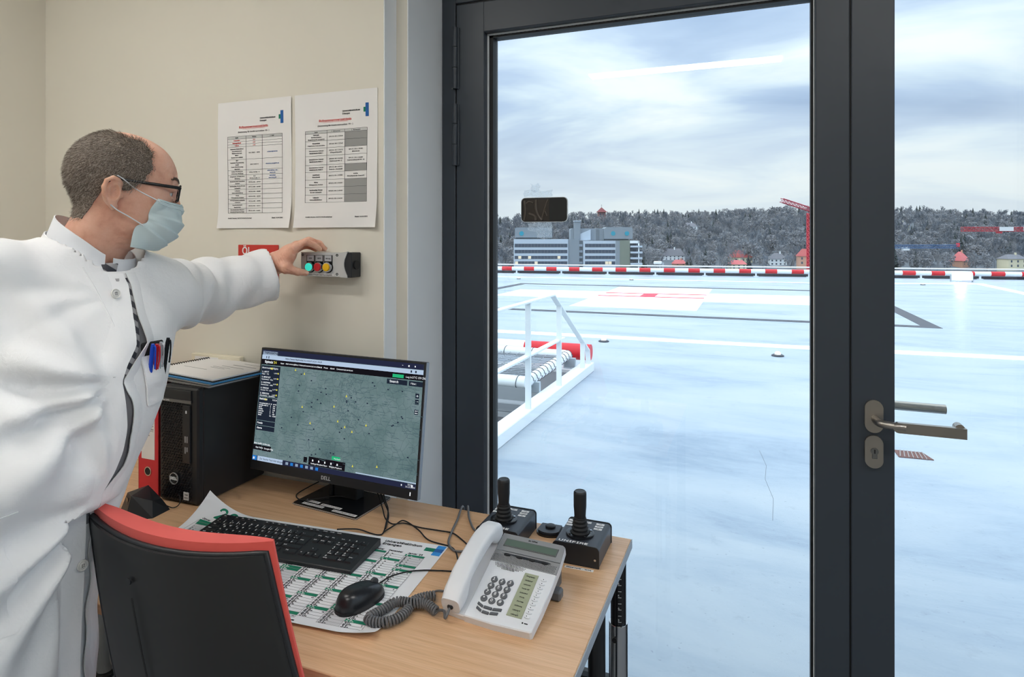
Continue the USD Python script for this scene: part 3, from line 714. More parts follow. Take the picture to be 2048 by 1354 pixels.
CRM, WHI, ORG = pbr('house_cream', S(206, 198, 172), .8), pbr('house_white', S(222, 226, 230), .8), pbr('house_orange', S(196, 150, 130), .8)
RRF, GRF, PKR = pbr('roof_red', S(172, 84, 84), .8), pbr('roof_grey', S(112, 112, 120), .8), pbr('roof_pink', S(206, 110, 112), .8)
house('house', 'cream villa with a large hipped red roof below the wooded hill', 1487, 486, 15, 7, 10, 5.5, CRM, RRF, 533, 5, .15, .55)
house('house', 'low pink-roofed house in front of the cream villa', 1478, 440, 11, 3.2, 6, 3, CRM, PKR, 538, 3, .1, .7)
house('house', 'white house with a grey hipped roof right of the red-roofed villa', 1557, 480, 12, 5, 9, 4.5, WHI, GRF, 531, 4, -.2, .4)
house('house', 'long white house with a grey roof left of the cream villa', 1345, 500, 20, 3.5, 8, 5.5, WHI, GRF, 520, 6, .1, .8)
house('house', 'white house high up among the trees on the hill', 1383, 662, 13, 7, 9, 4, WHI, GRF, 466, 3, .2, .6)
house('house', 'orange house with a red roof beside the crane mast', 1612, 430, 10, 6, 9, 5, ORG, RRF, 530, 2, -.3, .4)
house('house', 'small house with a pink-red roof on the right below the red boom', 1933, 470, 11, 3, 9, 7, ORG, PKR, 530, 2, .5, .4)
house('house', 'pale yellow house at the right edge below the hill', 2036, 420, 14, 6, 9, 3, CRM, GRF, 536, 3, .1, .6)
house('house', 'cream house high on the hill at the right of the door post', 1808, 664, 13, 6, 9, 4, CRM, GRF, 462, 3, .2, .6)
house('house', 'low red-roofed shed in front of the long white house', 1361, 470, 9, 2, 6, 3, ORG, PKR, 533, 2, .1, .7)
# brick tower on the ridge
d_ = 770; o = far(1203, d_, 0); t = thing('brick_tower', 'square brick tower with a pointed red roof on the hill ridge', 'tower', tuple(far(1203, d_, 8)))
BRK = pbr('tower_brick', S(128, 98, 98), .85)
TP_ = lambda m: place(m, o, rt3, fwd3)
part(t, 'shaft', TP_(box(-3.9, 3.9, -3.9, 3.9, 5, fz(424, d_))), BRK); part(t, 'roof', TP_(hull([(x, y, fz(424.5, d_)) for x in (-6, 6) for y in (-6, 6)] + [(0, 0, fz(414.5, d_))])), pbr('tower_roof', S(128, 66, 70), .8))
part(t, 'upper_gallery', TP_(box(-4.4, 4.4, -4.4, 4.4, fz(433, d_), fz(425, d_))), BRK); part(t, 'finial', TP_(box(-.2, .2, -.2, .2, fz(416, d_), fz(409, d_))), GRF)
for x_ in (-2, 1.2): part(t, 'window', TP_(box(x_ - .5, x_ + .9, -4.5, -4.38, fz(432, d_), fz(427, d_))), WIN)
# cranes
def lattice(a, b, w, bay, col, thick, t, nm):
    a, b = np.asarray(a, float), np.asarray(b, float); d = unit(b - a); L = np.linalg.norm(b - a); s = unit(np.cross(d, fwd3 if abs(d @ fwd3) < .9 else (0, 0, 1))); u_ = np.cross(d, s); n = max(1, int(L / bay))
    cs = [(s * x + u_ * y) * w / 2 for x, y in ((1, 1), (-1, 1), (-1, -1), (1, -1))]
    for c in cs: part(t, nm + '_chord', tube([a + c, b + c], thick, 4), col)
    br = []
    for k in range(n):
        p, q = a + (b - a) * k / n, a + (b - a) * (k + 1) / n
        for i in range(4):
            c0, c1 = cs[i], cs[(i + 1) % 4]; br += [tube([p + c0, q + c1], thick * .75, 4), tube([p + c1, q + c0], thick * .75, 4), tube([p + c0, p + c1], thick * .75, 4)]
    part(t, nm + '_bracing', br, col, kind='stuff')
CRR = pbr('crane_red', S(206, 52, 74), .5); CRB = pbr('crane_blue', S(64, 104, 150), .5)
d_ = 210
t = thing('tower_crane', 'red lattice tower crane with a raised jib at the right of the door glass', 'crane', tuple(far(1624, d_, -30)))
lattice(far(1624, d_, -30), far(1624, d_, fz(426, d_)), 2.2, 1.4, CRR, .24, t, 'mast')
lattice(far(1626, d_, fz(421, d_)), far(1563, d_ - 4, fz(402, d_)), 1.3, 1.4, pbr('crane_jib_red', S(190, 84, 104), .5), .09, t, 'jib')
part(t, 'cab', place(cbox(-1.0, 1.2, -1, 1, -1.2, 1.2, .1), far(1627, d_, fz(423, d_)), rt3, fwd3), CRR); part(t, 'counter_jib', place(cbox(0, 6, -.8, .8, -.4, .5, .1), far(1628, d_, fz(423, d_)), rt3, fwd3), CRR)
d_ = 230
t = thing('tower_crane', 'red crane boom reaching in from the right in front of the hill', 'crane', tuple(far(2180, d_, -30)))
lattice(far(1925, d_, fz(458.5, d_)), far(2200, d_, fz(459, d_)), 1.5, 1.6, pbr('crane_boom_red', S(176, 58, 72), .5), .12, t, 'jib'); lattice(far(2180, d_, -30), far(2180, d_, fz(452, d_)), 2, 2, CRR, .15, t, 'mast')
part(t, 'sign_panel', place(cbox(0, 5.2, -.95, -.85, -.75, .75, .02), far(1995, d_, fz(458, d_)), rt3, fwd3), WHI)
part(t, 'sign_panel', place(cbox(0, 5.2, -.95, -.85, -.75, .75, .02), far(2043, d_, fz(458, d_)), rt3, fwd3), WHI); part(t, 'trolley', place(cbox(-.8, .8, -.6, .6, -.5, .3, .05), far(1998, d_, fz(464, d_)), rt3, fwd3), CRR)
t = thing('tower_crane', 'blue crane boom reaching right from behind the door post', 'crane', tuple(far(1735, d_, -30)))
lattice(far(1725, d_, fz(493.5, d_)), far(1914, d_, fz(493, d_)), 1.2, 1.5, CRB, .08, t, 'jib'); lattice(far(1735, d_, -30), far(1735, d_, fz(488, d_)), 1.6, 1.8, CRB, .12, t, 'mast')
part(t, 'tip_marker', place(cbox(-.5, .5, -.3, .3, -.5, .9, .05), far(1916, d_, fz(491, d_)), rt3, fwd3), CRR); part(t, 'machine_house', place(cbox(-1.2, 1.2, -.6, .6, -.6, .5, .1), far(1811, d_, fz(498, d_)), rt3, fwd3), WHI)
o = far(1944, 160, fz(475, 160)); t = thing('bird', 'white bird gliding in front of the wooded hill', 'bird', tuple(o))
part(t, 'wings', place(cat([hull([(-.02, 0, 0), (.05, 0, .03), (-.55, .05, .35), (-.62, .05, .40), (-.3, .05, .3)]), hull([(-.02, 0, 0), (.05, 0, -.03), (.45, .05, -.28), (.55, .05, -.30), (.3, .05, -.3)])]), o, rt3, fwd3), WHI); part(t, 'body', place(hull([(-.06, 0, .32), (.06, 0, .30), (.16, 0, -.25), (.26, 0, -.42), (.10, .08, 0), (.10, -.08, 0)]), o, rt3, fwd3), WHI)

# ---------------------------------------------------------------- desk and what stands on it
WOOD = mat('beech_desktop', {'tc': ('texture_coordinate', {}), 'm1': ('mapping', {'scale': (1.2, 26, 20)}), 'n1': ('noise_texture', {'scale': 3.0, 'detail': 6, 'roughness': .6, 'distortion': .6}),
     'm2': ('mapping', {'scale': (3, 160, 40)}), 'n2': ('noise_texture', {'scale': 4.0, 'detail': 3}),
     'r1': ('rgb_ramp', {'ramp': [(.3, S(208, 164, 124)), (.5, S(220, 178, 138)), (.7, S(227, 188, 150))]}), 'r2': ('rgb_ramp', {'ramp': [(.35, (.86, .84, .82)), (.6, (1, 1, 1))]}),
     'mx': ('mix_color', {'blend_type': 'multiply', 'fac': .8}), 'p': ('principled_bsdf', {'roughness': .3, 'specular_ior_level': .55})},
     [('tc.object', 'm1.vector'), ('m1.vector', 'n1.vector'), ('tc.object', 'm2.vector'), ('m2.vector', 'n2.vector'), ('n1.fac', 'r1.fac'), ('n2.fac', 'r2.fac'), ('r1.color', 'mx.a'), ('r2.color', 'mx.b'), ('mx.result', 'p.base_color')])
EDGE = pbr('desk_edge', S(158, 164, 172), .45)
CHROME = pbr('chrome', S(200, 202, 205), .12, metal=1)
BLK = pbr('black_plastic', S(30, 31, 34), .42, bump=(1500, .15, .0002))
BLKG = pbr('black_gloss', S(20, 21, 24), .22)
BLKM = pbr('black_matte', S(22, 22, 24), .65)
DGREY = pbr('dark_grey_plastic', S(62, 64, 68), .5)
WHT = pbr('white_plastic', S(226, 227, 228), .4)
PAPER = pbr('white_paper', S(232, 230, 228), .85)
INK = pbr('black_ink', S(38, 38, 42), .8)
WINK = pbr('white_ink', S(235, 235, 235), .7)
RINK = pbr('red_ink', S(205, 62, 52), .8)
BINK = pbr('blue_ink', S(30, 92, 160), .8)
GINK = pbr('green_ink', S(0, 122, 92), .75)
CYINK = pbr('cyan_ink', S(48, 140, 215), .75)
GRINK = pbr('grey_ink', S(150, 150, 150), .8)
LGINK = pbr('light_grey_ink', S(205, 206, 210), .8)
T = .755
DX0, DX1, DY0, DY1 = -2.12, -.286, .883, 1.553
t = thing('desk', 'beech-topped desk with grey edge and height-adjustable tubular legs', 'desk', (-1.2, 1.2, 0))
part(t, 'desktop', cbox(DX0, DX1 - .0025, DY0, DY1 - .001, T - .022, T, .0015), WOOD)
part(t, 'edge_band', cbox(DX1 - .0025, DX1, DY0, DY1, T - .0225, T - .0004, .0008), EDGE)
for lx, ly, zs in ((-.309, 1.497, .578), (-.309, .945, .30), (DX0 + .04, 1.497, .578), (DX0 + .04, .945, .30)):
    lg = part(t, 'leg', tube([(lx, ly, .02), (lx, ly, T - .023)], .0185, 28), BLKG, smooth=40)
    part(lg, 'sleeve', lathe([(.0195, 0.02), (.0225, .02), (.0225, zs - .002), (.0215, zs), (.0190, zs)], 32, (lx, ly, 0)), CHROME, smooth=40)
    part(lg, 'foot', lathe([(.03, 0), (.03, .012), (.02, .02)], 24, (lx, ly, 0)), BLK, smooth=40)
    if lx > -1 and ly > 1.2:
        part(lg, 'clamp_screw', [cyl((lx - .004, ly - .0215, zs - .032), (lx - .004, ly - .026, zs - .032), .006, 14)], BLKM, smooth=40)
        sc = []
        for k in range(9):
            z = zs + .010 + k * .0145
            sc.append(place(rect2(-.004, .004, -.0006, .0006, .0002), (lx + .007, ly - .0186, z), (.95, .3, 0), (0, 0, 1)))
            if k % 2 == 0: sc.append(place(text(str(3 + k // 2), .005, .0002), (lx + .002, ly - .0189, z + .0015), (1, .1, 0), (0, 0, 1)))
        part(lg, 'height_scale', sc, WINK)
part(t, 'cable_post', [cyl((-.335, 1.385, .01), (-.335, 1.385, T - .022), .0195, 28)], BLKG, smooth=40)
part(t, 'cross_beam', cbox(DX0 + .06, -.36, 1.36, 1.41, T - .06, T - .0225, .002), BLKM)

# --- monitor
mc, mw, mh = np.array((-1.0913, 1.4386, .9999)), .57, .3485
mx = np.array((math.cos(-.0403), math.sin(-.0403), 0)); ma = np.array((-mx[1], mx[0], 0)); my = np.array((0, 0, 1)) * math.cos(.1315) + ma * math.sin(.1315)
t = thing('computer_monitor', 'black flat monitor on the desk showing a green-grey flight map', 'monitor', (-1.09, 1.47, T))
P = lambda m: place(m, mc, mx, my)
part(t, 'housing', [P(cbox(-mw / 2, mw / 2, -mh / 2, mh / 2, -.016, .0, .0015)), P(hull([(x * .24, y * .13 + .01, -.016) for x in (-1, 1) for y in (-1, 1)] + [(x * .16, y * .09 + .01, -.045) for x in (-1, 1) for y in (-1, 1)]))], BLK)
part(t, 'side_trim', P(cbox(mw / 2 - .0005, mw / 2 + .0012, -mh / 2 + .001, mh / 2 - .001, -.014, -.001, .0003)), pbr('silver_trim', S(150, 156, 166), .35, metal=.5))
su0, su1, sv0, sv1 = -.2785, .2785, -.1485, .1685
SW, SH = su1 - su0, sv1 - sv0
def SR(a, b, c, d, z=.0006): return P(box(su0 + a * SW, su0 + b * SW, sv1 - d * SH, sv1 - c * SH, 0, z))
def ST(s, a, c, h, z=.0010, bold=False, width=None):
    """Screen text: a, c the left and baseline position as fractions, h the cap height as a fraction of the height."""
    return P(shift(text(s, h * SH, z, bold, width=width and width * SW), su0 + a * SW, sv1 - c * SH))
MAP = mat('screen_map', {'tc': ('texture_coordinate', {}), 'mp': ('mapping', {'scale': (1, 1, 1)}), 'n': ('noise_texture', {'scale': 9, 'detail': 8, 'roughness': .65}),
     'r': ('rgb_ramp', {'ramp': [(.30, S(82, 108, 112)), (.45, S(104, 130, 132)), (.58, S(120, 143, 146)), (.75, S(128, 146, 156))]}),
     'v': ('voronoi_texture', {'feature': 'distance_to_edge', 'scale': 38}), 'nz': ('noise_texture', {'scale': 14, 'detail': 4}), 'ad': ('vector_math', {'math_type': 'multiply_add', 'vector2': (.03, .03, .03)}),
     'rr': ('rgb_ramp', {'ramp': [(0, (.62, .66, .7)), (.035, (1, 1, 1))]}), 'mu': ('mix_color', {'blend_type': 'multiply', 'fac': .9}), 'e': ('emission', {'strength': .82}),
     'gl': ('glossy_bsdf', {'roughness': .25, 'color': (.03, .03, .03)}), 'a': ('add_closure', {})},
     [('tc.object', 'n.vector'), ('n.fac', 'r.fac'), ('tc.object', 'nz.vector'), ('nz.color', 'ad.vector1'), ('tc.object', 'ad.vector3'), ('ad.vector', 'v.vector'), ('v.distance', 'rr.fac'), ('r.color', 'mu.a'), ('rr.color', 'mu.b'),
      ('mu.result', 'e.color'), ('e.emission', 'a.closure1'), ('gl.BSDF', 'a.closure2')], surface='a.closure')
G = lambda n, c, s=1.0: glow('screen_' + n, S(*c), s)
SNAVY, SLITE, SBLK, SPAN, SWHT, SYEL, SGRN, SDRK, SPALE = G('navy', (38, 42, 66)), G('lightblue', (178, 198, 222)), G('black', (22, 20, 26)), G('panel', (32, 40, 54)), G('white', (225, 230, 235)), G('yellow', (214, 206, 80)), G('green', (40, 178, 120)), G('mark', (40, 50, 66)), G('pale', (140, 158, 178))
scr = part(t, 'screen', P(box(su0, su1, sv0, sv1, 0, .0004)), MAP)
each(scr, 'title_bar', [SR(0, 1, 0, .045), SR(.0, 1, .957, 1)], SNAVY)
each(scr, 'browser_bar', [SR(.004, .105, .012, .05), SR(.0, 1, .048, .086), SR(.035, .205, .957, .999, .0008), SR(.66, 1, .945, .953)], SLITE)
each(scr, 'menu_bar', [SR(0, 1, .086, .135)] + [SR(.37 - .0, .595, .885, .955, .0006), SR(.338, .36, .895, .94), SR(.0, .055, .86, .905), SR(.058, .12, .862, .907)], SBLK)
each(scr, 'side_panel', [SR(.003, .132, .145, .425), SR(.003, .13, .432, .64), SR(.004, .13, .645, .685), SR(.004, .13, .69, .73), SR(.80, .915, .145, .185), SR(.925, 1, .145, .185), SR(.965, .985, .24, .28), SR(.965, .985, .29, .33), SR(.965, .985, .37, .41)], SPAN)
each(scr, 'panel_line', [SR(.003, .132, y, y + .002, .0009) for y in (.185, .235, .285, .333, .38, .47)], SNAVY)
lp = [ST('Flightradar24 Live', .016, .034, .016), ST('https://www.flightradar24.com/49.60,11.01/8', .16, .072, .014)]
part(scr, 'browser_text', lp + [ST('Zur Suche Text hier eingeben', .05, .985, .016), SR(.10, .102, .02, .04, .001), ST('x', .097, .034, .014), SR(.03, .033, .058, .078, .001), SR(.045, .049, .056, .078, .001), SR(.955, .963, .058, .076, .001), SR(.93, .937, .058, .076, .001)], SDRK)
tx = [ST('flightradar', .022, .120, .022, bold=True, width=.058)]
for s, a in (('Apps', .13), ('Add coverage', .165), ('Data / History', .225), ('Commercial services', .29), ('Social', .375), ('Press', .415), ('About', .455), ('Commercial services', .495)):
    tx.append(ST(s, a, .116, .013))
tx += [ST('Log in', .905, .122, .015), ST('UTC 09:24', .94, .122, .018), ST('Search', .815, .172, .019, bold=True), ST('Filter:', .935, .172, .015), ST('+', .969, .272, .028), ST('-', .971, .318, .03), SR(.969, .974, .377, .385, .001), SR(.977, .982, .377, .385, .001), SR(.969, .974, .395, .403, .001), SR(.977, .982, .395, .403, .001)]
tx += [ST('Most tracked flights', .008, .172, .015)]
for k, (a, b) in enumerate((('1. JAF77', 'Liège - TFS'), ('2. RFR7227', 'Saarbrücken - Nice'), ('3. UAE9906', 'Beauvechain - AMS'), ('4. UAE242', 'Toronto YYZ - DXB'), ('5. RRR2126', 'Brize Norton - Bardufoss'))):
    tx += [ST(a, .010, .207 + k * .049, .0135, bold=True), ST(b, .010, .226 + k * .049, .011), ST('1,%d' % (230 - 17 * k), .092, .212 + k * .049, .010)]
tx += [ST('Statistics', .008, .455, .016, bold=True), ST('10:24', .098, .455, .015)]
for k, (a, b, c) in enumerate((('Terrestrial ADS-B', '78', '9770'), ('Satellite ADS-B', '0', '146'), ('MLAT', '7', '732'), ('FLARM', '1', '118'), ('Australia', '0', '91'), ('Europe', '9', '420'), ('Radar', '86', '11287'))):
    tx += [ST(a, .010, .492 + k * .0175, .0105, bold=True), ST(b, .088, .492 + k * .0175, .0105, bold=True), ST(c, .106, .492 + k * .0175, .0105, bold=True)]
tx += [ST('Feeds', .010, .672, .016, bold=True), ST('Alerts', .010, .717, .016, bold=True), ST('App Store', .015, .889, .014), ST('Google Play', .073, .891, .014), ST('More traffic on the app', .002, .853, .013)]
for k, s in enumerate(('Settings', 'Weather', 'Filters', 'Widgets', 'Playback')):
    a = .395 + k * .038
    tx += [ST(s, a - .010, .945, .012), SR(a - .003, a + .005, .905, .922, .0009)]
tx += [ST('Playback', .525, .872, .012), ST('10:24', .955, .972, .012), ST('16.12.2022', .944, .990, .012), SR(.975, .985, .965, .985, .001), SR(.005, .016, .97, .99, .001), SR(.92, .926, .972, .985, .001)]
tx += [SR(.88, .886, .02, .024, .001), SR(.915, .922, .016, .032, .001), SR(.95, .957, .018, .03, .001)]
part(scr, 'screen_text', tx, SWHT)
part(scr, 'yellow_print', [ST('24', .082, .120, .022, bold=True)] + [SR(.066, .082, .158, .176, .001), SR(.045, .06, .442, .458, .001)] + [SR(.117, .125, .20 + k * .049, .214 + k * .049, .001) for k in range(5)], SYEL)
each(scr, 'green_button', [SR(.83, .893, .10, .128, .0009), SR(.512, .562, .848, .878, .0009)], SGRN)
r2 = random.Random(3)
mk, dots = [], []
for k in range(430):
    a, c = r2.uniform(.01, .985), r2.uniform(.15, .93)
    if a < .14 and c < .74: continue
    mk.append(SR(a, a + r2.uniform(.012, .045), c, c + .0032, .0007))
for k in range(240):
    a, c = r2.gauss(.56 + .02 * (k % 3), .05), r2.uniform(.15, .6)
    th_ = r2.uniform(0, 3.1); w_ = r2.uniform(.003, .012)
    mk.append(P(place(box(-w_ / 2, w_ / 2, -.0004, .0004, 0, .0007), (su0 + a * SW, sv1 - c * SH, 0), (math.cos(th_), math.sin(th_), 0), (-math.sin(th_), math.cos(th_), 0))))
part(scr, 'map_marks', mk, G('marks', (78, 100, 106)), kind='stuff')
for k in range(46):
    a, c = r2.uniform(.16, .97), r2.uniform(.17, .93); dots.append(SR(a, a + .008, c, c + .010, .0009))
part(scr, 'town_marks', dots, SDRK)
yl = []
for a, c in ((.235, .155), (.295, .18), (.57, .33), (.5, .43), (.575, .59), (.70, .55), (.64, .9), (.78, .87), (.36, .6), (.3, .47), (.62, .62), (.53, .55)):
    yl.append(P(place((np.array([[0, .004, .0011], [-.003, -.003, .0011], [.003, -.003, .0011]]), np.array([[0, 1, 2]])), (su0 + a * SW, sv1 - c * SH, 0), (1, 0, 0), (0, 1, 0))))
part(scr, 'aircraft_marks', yl, SYEL)
ic = []
each(scr, 'task_icon_blue', [SR(.225 + k * .032, .242 + k * .032, .966, .991, .001) for k in (1, 3, 6)] + [SR(.0, .03, .958, .998, .0007)], G('iconblue', (40, 120, 200)))
each(scr, 'task_icon', [SR(.225 + k * .032, .242 + k * .032, .967, .990, .001) for k in (0, 2, 4, 5)], SPALE)
part(t, 'maker_logo', P(shift(text('DELL', .0095, .0008, True, center=True), -.008, -.166)), pbr('logo_silver', S(190, 192, 195), .4))
part(t, 'power_light', P(box(.262, .2645, -.165, -.156, 0, .001)), glow('power_led', (.95, .97, 1), 1.0))
bx = np.array((math.cos(-.09), math.sin(-.09), 0)); by = np.array((-bx[1], bx[0], 0)); bc = np.array((-1.088, 1.475, T))
B = lambda m: place(m, bc, bx, by)
base = part(t, 'stand_base', B(ext(rrect(-.112, .112, -.0755, .0755, .006), .006)), BLKG)
each(base, 'base_rim', [B(q) for q in [box(-.1125, .1125, -.0762, -.0748, .0015, .0045), box(.1115, .1127, -.075, .075, .0015, .0045)]], pbr('rim_silver', S(190, 194, 200), .25, metal=.8))
each(t, 'stand_neck', [B(q) for q in [cbox(-.042, .042, .01, .045, .006, .20, .003), cbox(-.03, .03, -.012, .012, .12, .27, .003)]], BLKM)
part(t, 'cable_clip', B([cbox(-.055, -.042, .005, .02, .006, .05, .002)]), BLKG)
for (u, v, w, s) in ((-.085, -.064, .075, 'Anmeldung Leitstelle'), (-.09, -.047, .05, 'Benutzer'), (-.03, -.05, .07, 'Kennwort: siehe Ordner'), (.024, -.066, .082, 'Dachlandeplatz Monitor')):
    s_ = part(t, 'label_strip', B(shift(rect2(0, w, -.005, .005, .0005), u, v, .006)), PAPER)
    part(s_, 'print', B(shift(text(s, .0042, .0003, width=w - .006), u + .003, v - .002, .0064)), INK)

# --- personal computer tower
t = thing('computer_tower', 'black computer tower under the papers at the back of the desk', 'computer', (-1.5, 1.43, T))
px0, px1, py0, pz1 = -1.583, -1.437, 1.295, 1.080
part(t, 'case', cbox(px0, px1, py0 + .022, 1.553, T + .004, pz1, .004), pbr('case_black', S(36, 35, 36), .45, bump=(2000, .1, .0001)))
each(t, 'case_foot', [cbox(px0 + .01, px0 + .03, 1.33, 1.53, T, T + .005), cbox(px1 - .03, px1 - .01, 1.33, 1.53, T, T + .005)], BLKM)
part(t, 'front_bezel', [cbox(px0, px1 + .001, py0 + .004, py0 + .024, T + .003, pz1 + .001, .005), cbox(px0 + .004, px1 - .022, py0 + .0005, py0 + .006, pz1 - .035, pz1 - .006, .001)], BLK)
FX = lambda m: place(m, (px0, py0, T), (1, 0, 0), (0, 0, 1))
part(t, 'silver_strip', FX(box(.004, .126, .284, .292, -.001, .0015)), pbr('strip_grey', S(118, 116, 114), .4, metal=.5))
part(t, 'strip_print', FX(shift(text('OptiPlex 5090', .004, .0004), .008, .2862, .0015)), WINK)
gr = []
for r in range(36):
    for c in range(13):
        x, y = .008 + c * .0092 + (r % 2) * .0046, .010 + r * .0076
        if x > .12 or (x > .088 and 115e-3 < y < .28) or math.hypot(x - .062, y - .07) < .019: continue
        gr.append(hull([(x, y, -.003), (x + .0072, y + .0042, -.003), (x + .0072, y + .0068, -.003), (x, y + .0026, -.003), (x + .0008, y + .0009, .0), (x + .0064, y + .0046, .0), (x + .0064, y + .006, .0), (x + .0008, y + .0022, .0)]))
part(t, 'grille', FX(gr), pbr('grille_black', S(34, 34, 36), .4), kind='stuff')
part(t, 'port_panel', FX(cbox(.094, .122, .118, .278, -.004, .0012, .001)), BLK)
each(t, 'port', [FX(q) for q in [cbox(.103, .1075, .175, .193, 0, .002, .0005), cbox(.110, .1145, .175, .193, 0, .002, .0005), cbox(.103, .1075, .145, .163, 0, .002, .0005), cbox(.110, .1145, .150, .163, 0, .002, .0005)]], GRINK)
part(t, 'power_button', FX(cbox(.106, .111, .256, .264, 0, .002, .0005)), WINK)
lg = part(t, 'maker_badge', FX(shift(ext(Point(0, 0).buffer(.0165).difference(Point(0, 0).buffer(.0145)), .0025), .062, .07)), pbr('badge_silver', S(190, 190, 190), .35, metal=.6))
part(lg, 'badge_letters', FX(shift(text('DELL', .0075, .0025, True, center=True), .062, .0665)), WINK)
part(lg, 'badge_disc', FX(shift(ext(Point(0, 0).buffer(.0145), .001), .062, .07, -.001)), BLKM)
s_ = part(t, 'sticker', FX(rect2(.099, .118, .016, .038, .0016)), pbr('sticker_grey', S(205, 205, 205), .5))
part(s_, 'print', FX([shift(text('intel', .0045, .0003), .103, .029, .0016), shift(text('CORE i5', .003, .0003), .101, .021, .0016)]), INK)

# --- stack on the tower
zt = pz1 + .001
def slab(cx, cy, a, w, h, z0, z1, r=.004):
    m = ext(rrect(-w / 2, w / 2, -h / 2, h / 2, r), z1 - z0)
    return move(m, (cx, cy, z0), a)
NG = pbr('notebook_grey', S(92, 92, 94), .6)
for k, (cx, cy, a, z0) in enumerate(((-1.525, 1.432, -.12, zt), (-1.515, 1.430, -.16, zt + .0075))):
    nb = thing('notebook', ['grey-covered notebook lying directly on the computer tower', 'grey-covered notebook under the blue folder, second of the stack'][k], 'notebook', (cx, cy, z0), 0)
    part(nb, 'cover', [slab(cx, cy, a, .25, .205, z0, z0 + .0012), slab(cx, cy, a, .25, .205, z0 + .006, z0 + .0072)], NG)
    part(nb, 'pages', slab(cx, cy, a, .242, .198, z0 + .0012, z0 + .006), PAPER)
z0 = zt + .015
fo = thing('document_folder', 'blue plastic document folder under the white spiral-bound papers', 'folder', (-1.525, 1.43, z0))
part(fo, 'cover', slab(-1.525, 1.4365, -.15, .31, .222, z0, z0 + .003, .003), pbr('folder_blue', S(28, 120, 178), .3))
part(fo, 'sheet_edge', slab(-1.53, 1.442, -.15, .30, .212, z0 + .003, z0 + .0045, .003), BLKM)
z0 = zt + .0205
dc = thing('spiral_document', 'white document with a black spiral binding on top of the tower stack', 'document', (-1.53, 1.445, z0))
dcx = (-1.534, 1.444); ex = np.array((.9888, -.149, 0)); ey = np.array((.149, .9888, 0))
DP = lambda m: place(m, (dcx[0], dcx[1], z0), ex, ey)
part(dc, 'pages', DP(cbox(-.148, .148, -.105, .105, 0, .0045, .0004)), PAPER)
rings = []
for k in range(26):
    v = -.098 + k * .0078
    rings.append(DP(tube([(-.144 + .0055 * math.cos(q), v, .003 + .0055 * math.sin(q)) for q in np.linspace(0, 2 * PI, 11)], .0012, 5)))
part(dc, 'spiral_binding', rings, BLKM, kind='stuff')
part(dc, 'print', DP([rect2(.02, .125, .052, .056, .0047), rect2(.0, .1, .028, .031, .0047), rect2(-.02, .06, .012, .0145, .0047), rect2(-.015, .05, .0, .0025, .0047), rect2(-.10, .01, -.03, -.0275, .0047), rect2(.04, .13, .078, .0805, .0047)]), GRINK)

# --- red lever-arch binder
RED = pbr('binder_red', S(205, 38, 52), .45)
RED2 = pbr('binder_red_inner', S(150, 28, 38), .5)
t = thing('ring_binder', 'red lever-arch binder with a white spine label beside the computer tower', 'binder', (-1.64, 1.43, T))
bx0, bx1, by0 = -1.678, -1.596, 1.308
part(t, 'spine', cbox(bx0, bx1, by0, by0 + .003, T, T + .318, .001), RED)
part(t, 'cover', [cbox(bx0, bx0 + .003, by0, 1.56, T, T + .318, .001), cbox(bx1 - .003, bx1, by0, 1.56, T, T + .318, .001)], RED2)
part(t, 'pages', box(bx0 + .008, bx1 - .008, by0 + .015, 1.53, T + .006, T + .30), PAPER)
BX = lambda m: place(m, (bx0, by0, T), (1, 0, 0), (0, 0, 1))
lb = part(t, 'spine_label', BX(rect2(.014, .066, .105, .295, .0008)), PAPER)
part(lb, 'print', BX([shift(text('ORDNER', .005, .001, True), .018, .236), shift(text('Landeplatz', .005, .001), .018, .222), shift(rect2(0, .044, 0, .0008, .001), .018, .2), shift(text('Universitätsklinikum', .004, .001, width=.044), .018, .19), shift(rect2(0, .044, 0, .0008, .001), .018, .186), shift(text('Erlangen', .004, .001), .024, .172)]), INK)
part(lb, 'emblem', BX([rect2(.048, .054, .262, .282, .001), rect2(.054, .060, .266, .276, .001)]), GINK)
rp = [(.0135 * math.cos(q), .0135 * math.sin(q)) for q in np.linspace(0, 2 * PI, 33)[:-1]]
part(t, 'finger_ring', BX(shift(ext(Polygon(rp).difference(Point(0, 0).buffer(.0105)), .0018), .04, .07)), CHROME, smooth=40)
part(t, 'finger_hole', BX(shift(ext(Point(0, 0).buffer(.0106), .0008), .04, .07)), BLKM)

# --- faceted black speaker in front of the binder
t = thing('desk_speaker', 'faceted black desk speaker with a thin cable in front of the red binder', 'speaker', (-1.54, 1.235, T))
part(t, 'body', hull([(-1.61, 1.20, T), (-1.545, 1.165, T), (-1.492, 1.205, T), (-1.497, 1.262, T), (-1.60, 1.28, T), (-1.593, 1.21, T + .052), (-1.553, 1.19, T + .056), (-1.512, 1.22, T + .038), (-1.515, 1.25, T + .032), (-1.58, 1.262, T + .055)]), BLK)
part(t, 'front_panel', hull([(-1.588, 1.196, T + .01), (-1.562, 1.181, T + .01), (-1.588, 1.203, T + .044), (-1.566, 1.191, T + .046), (-1.59, 1.20, T + .01), (-1.564, 1.186, T + .01)]), BLKG)
part(t, 'cable', tube(spline([(-1.50, 1.25, T + .016), (-1.487, 1.262, T + .006), (-1.484, 1.278, T + .008), (-1.489, 1.288, T + .02), (-1.50, 1.291, T + .03)], 6), .0013, 6), BLKM)

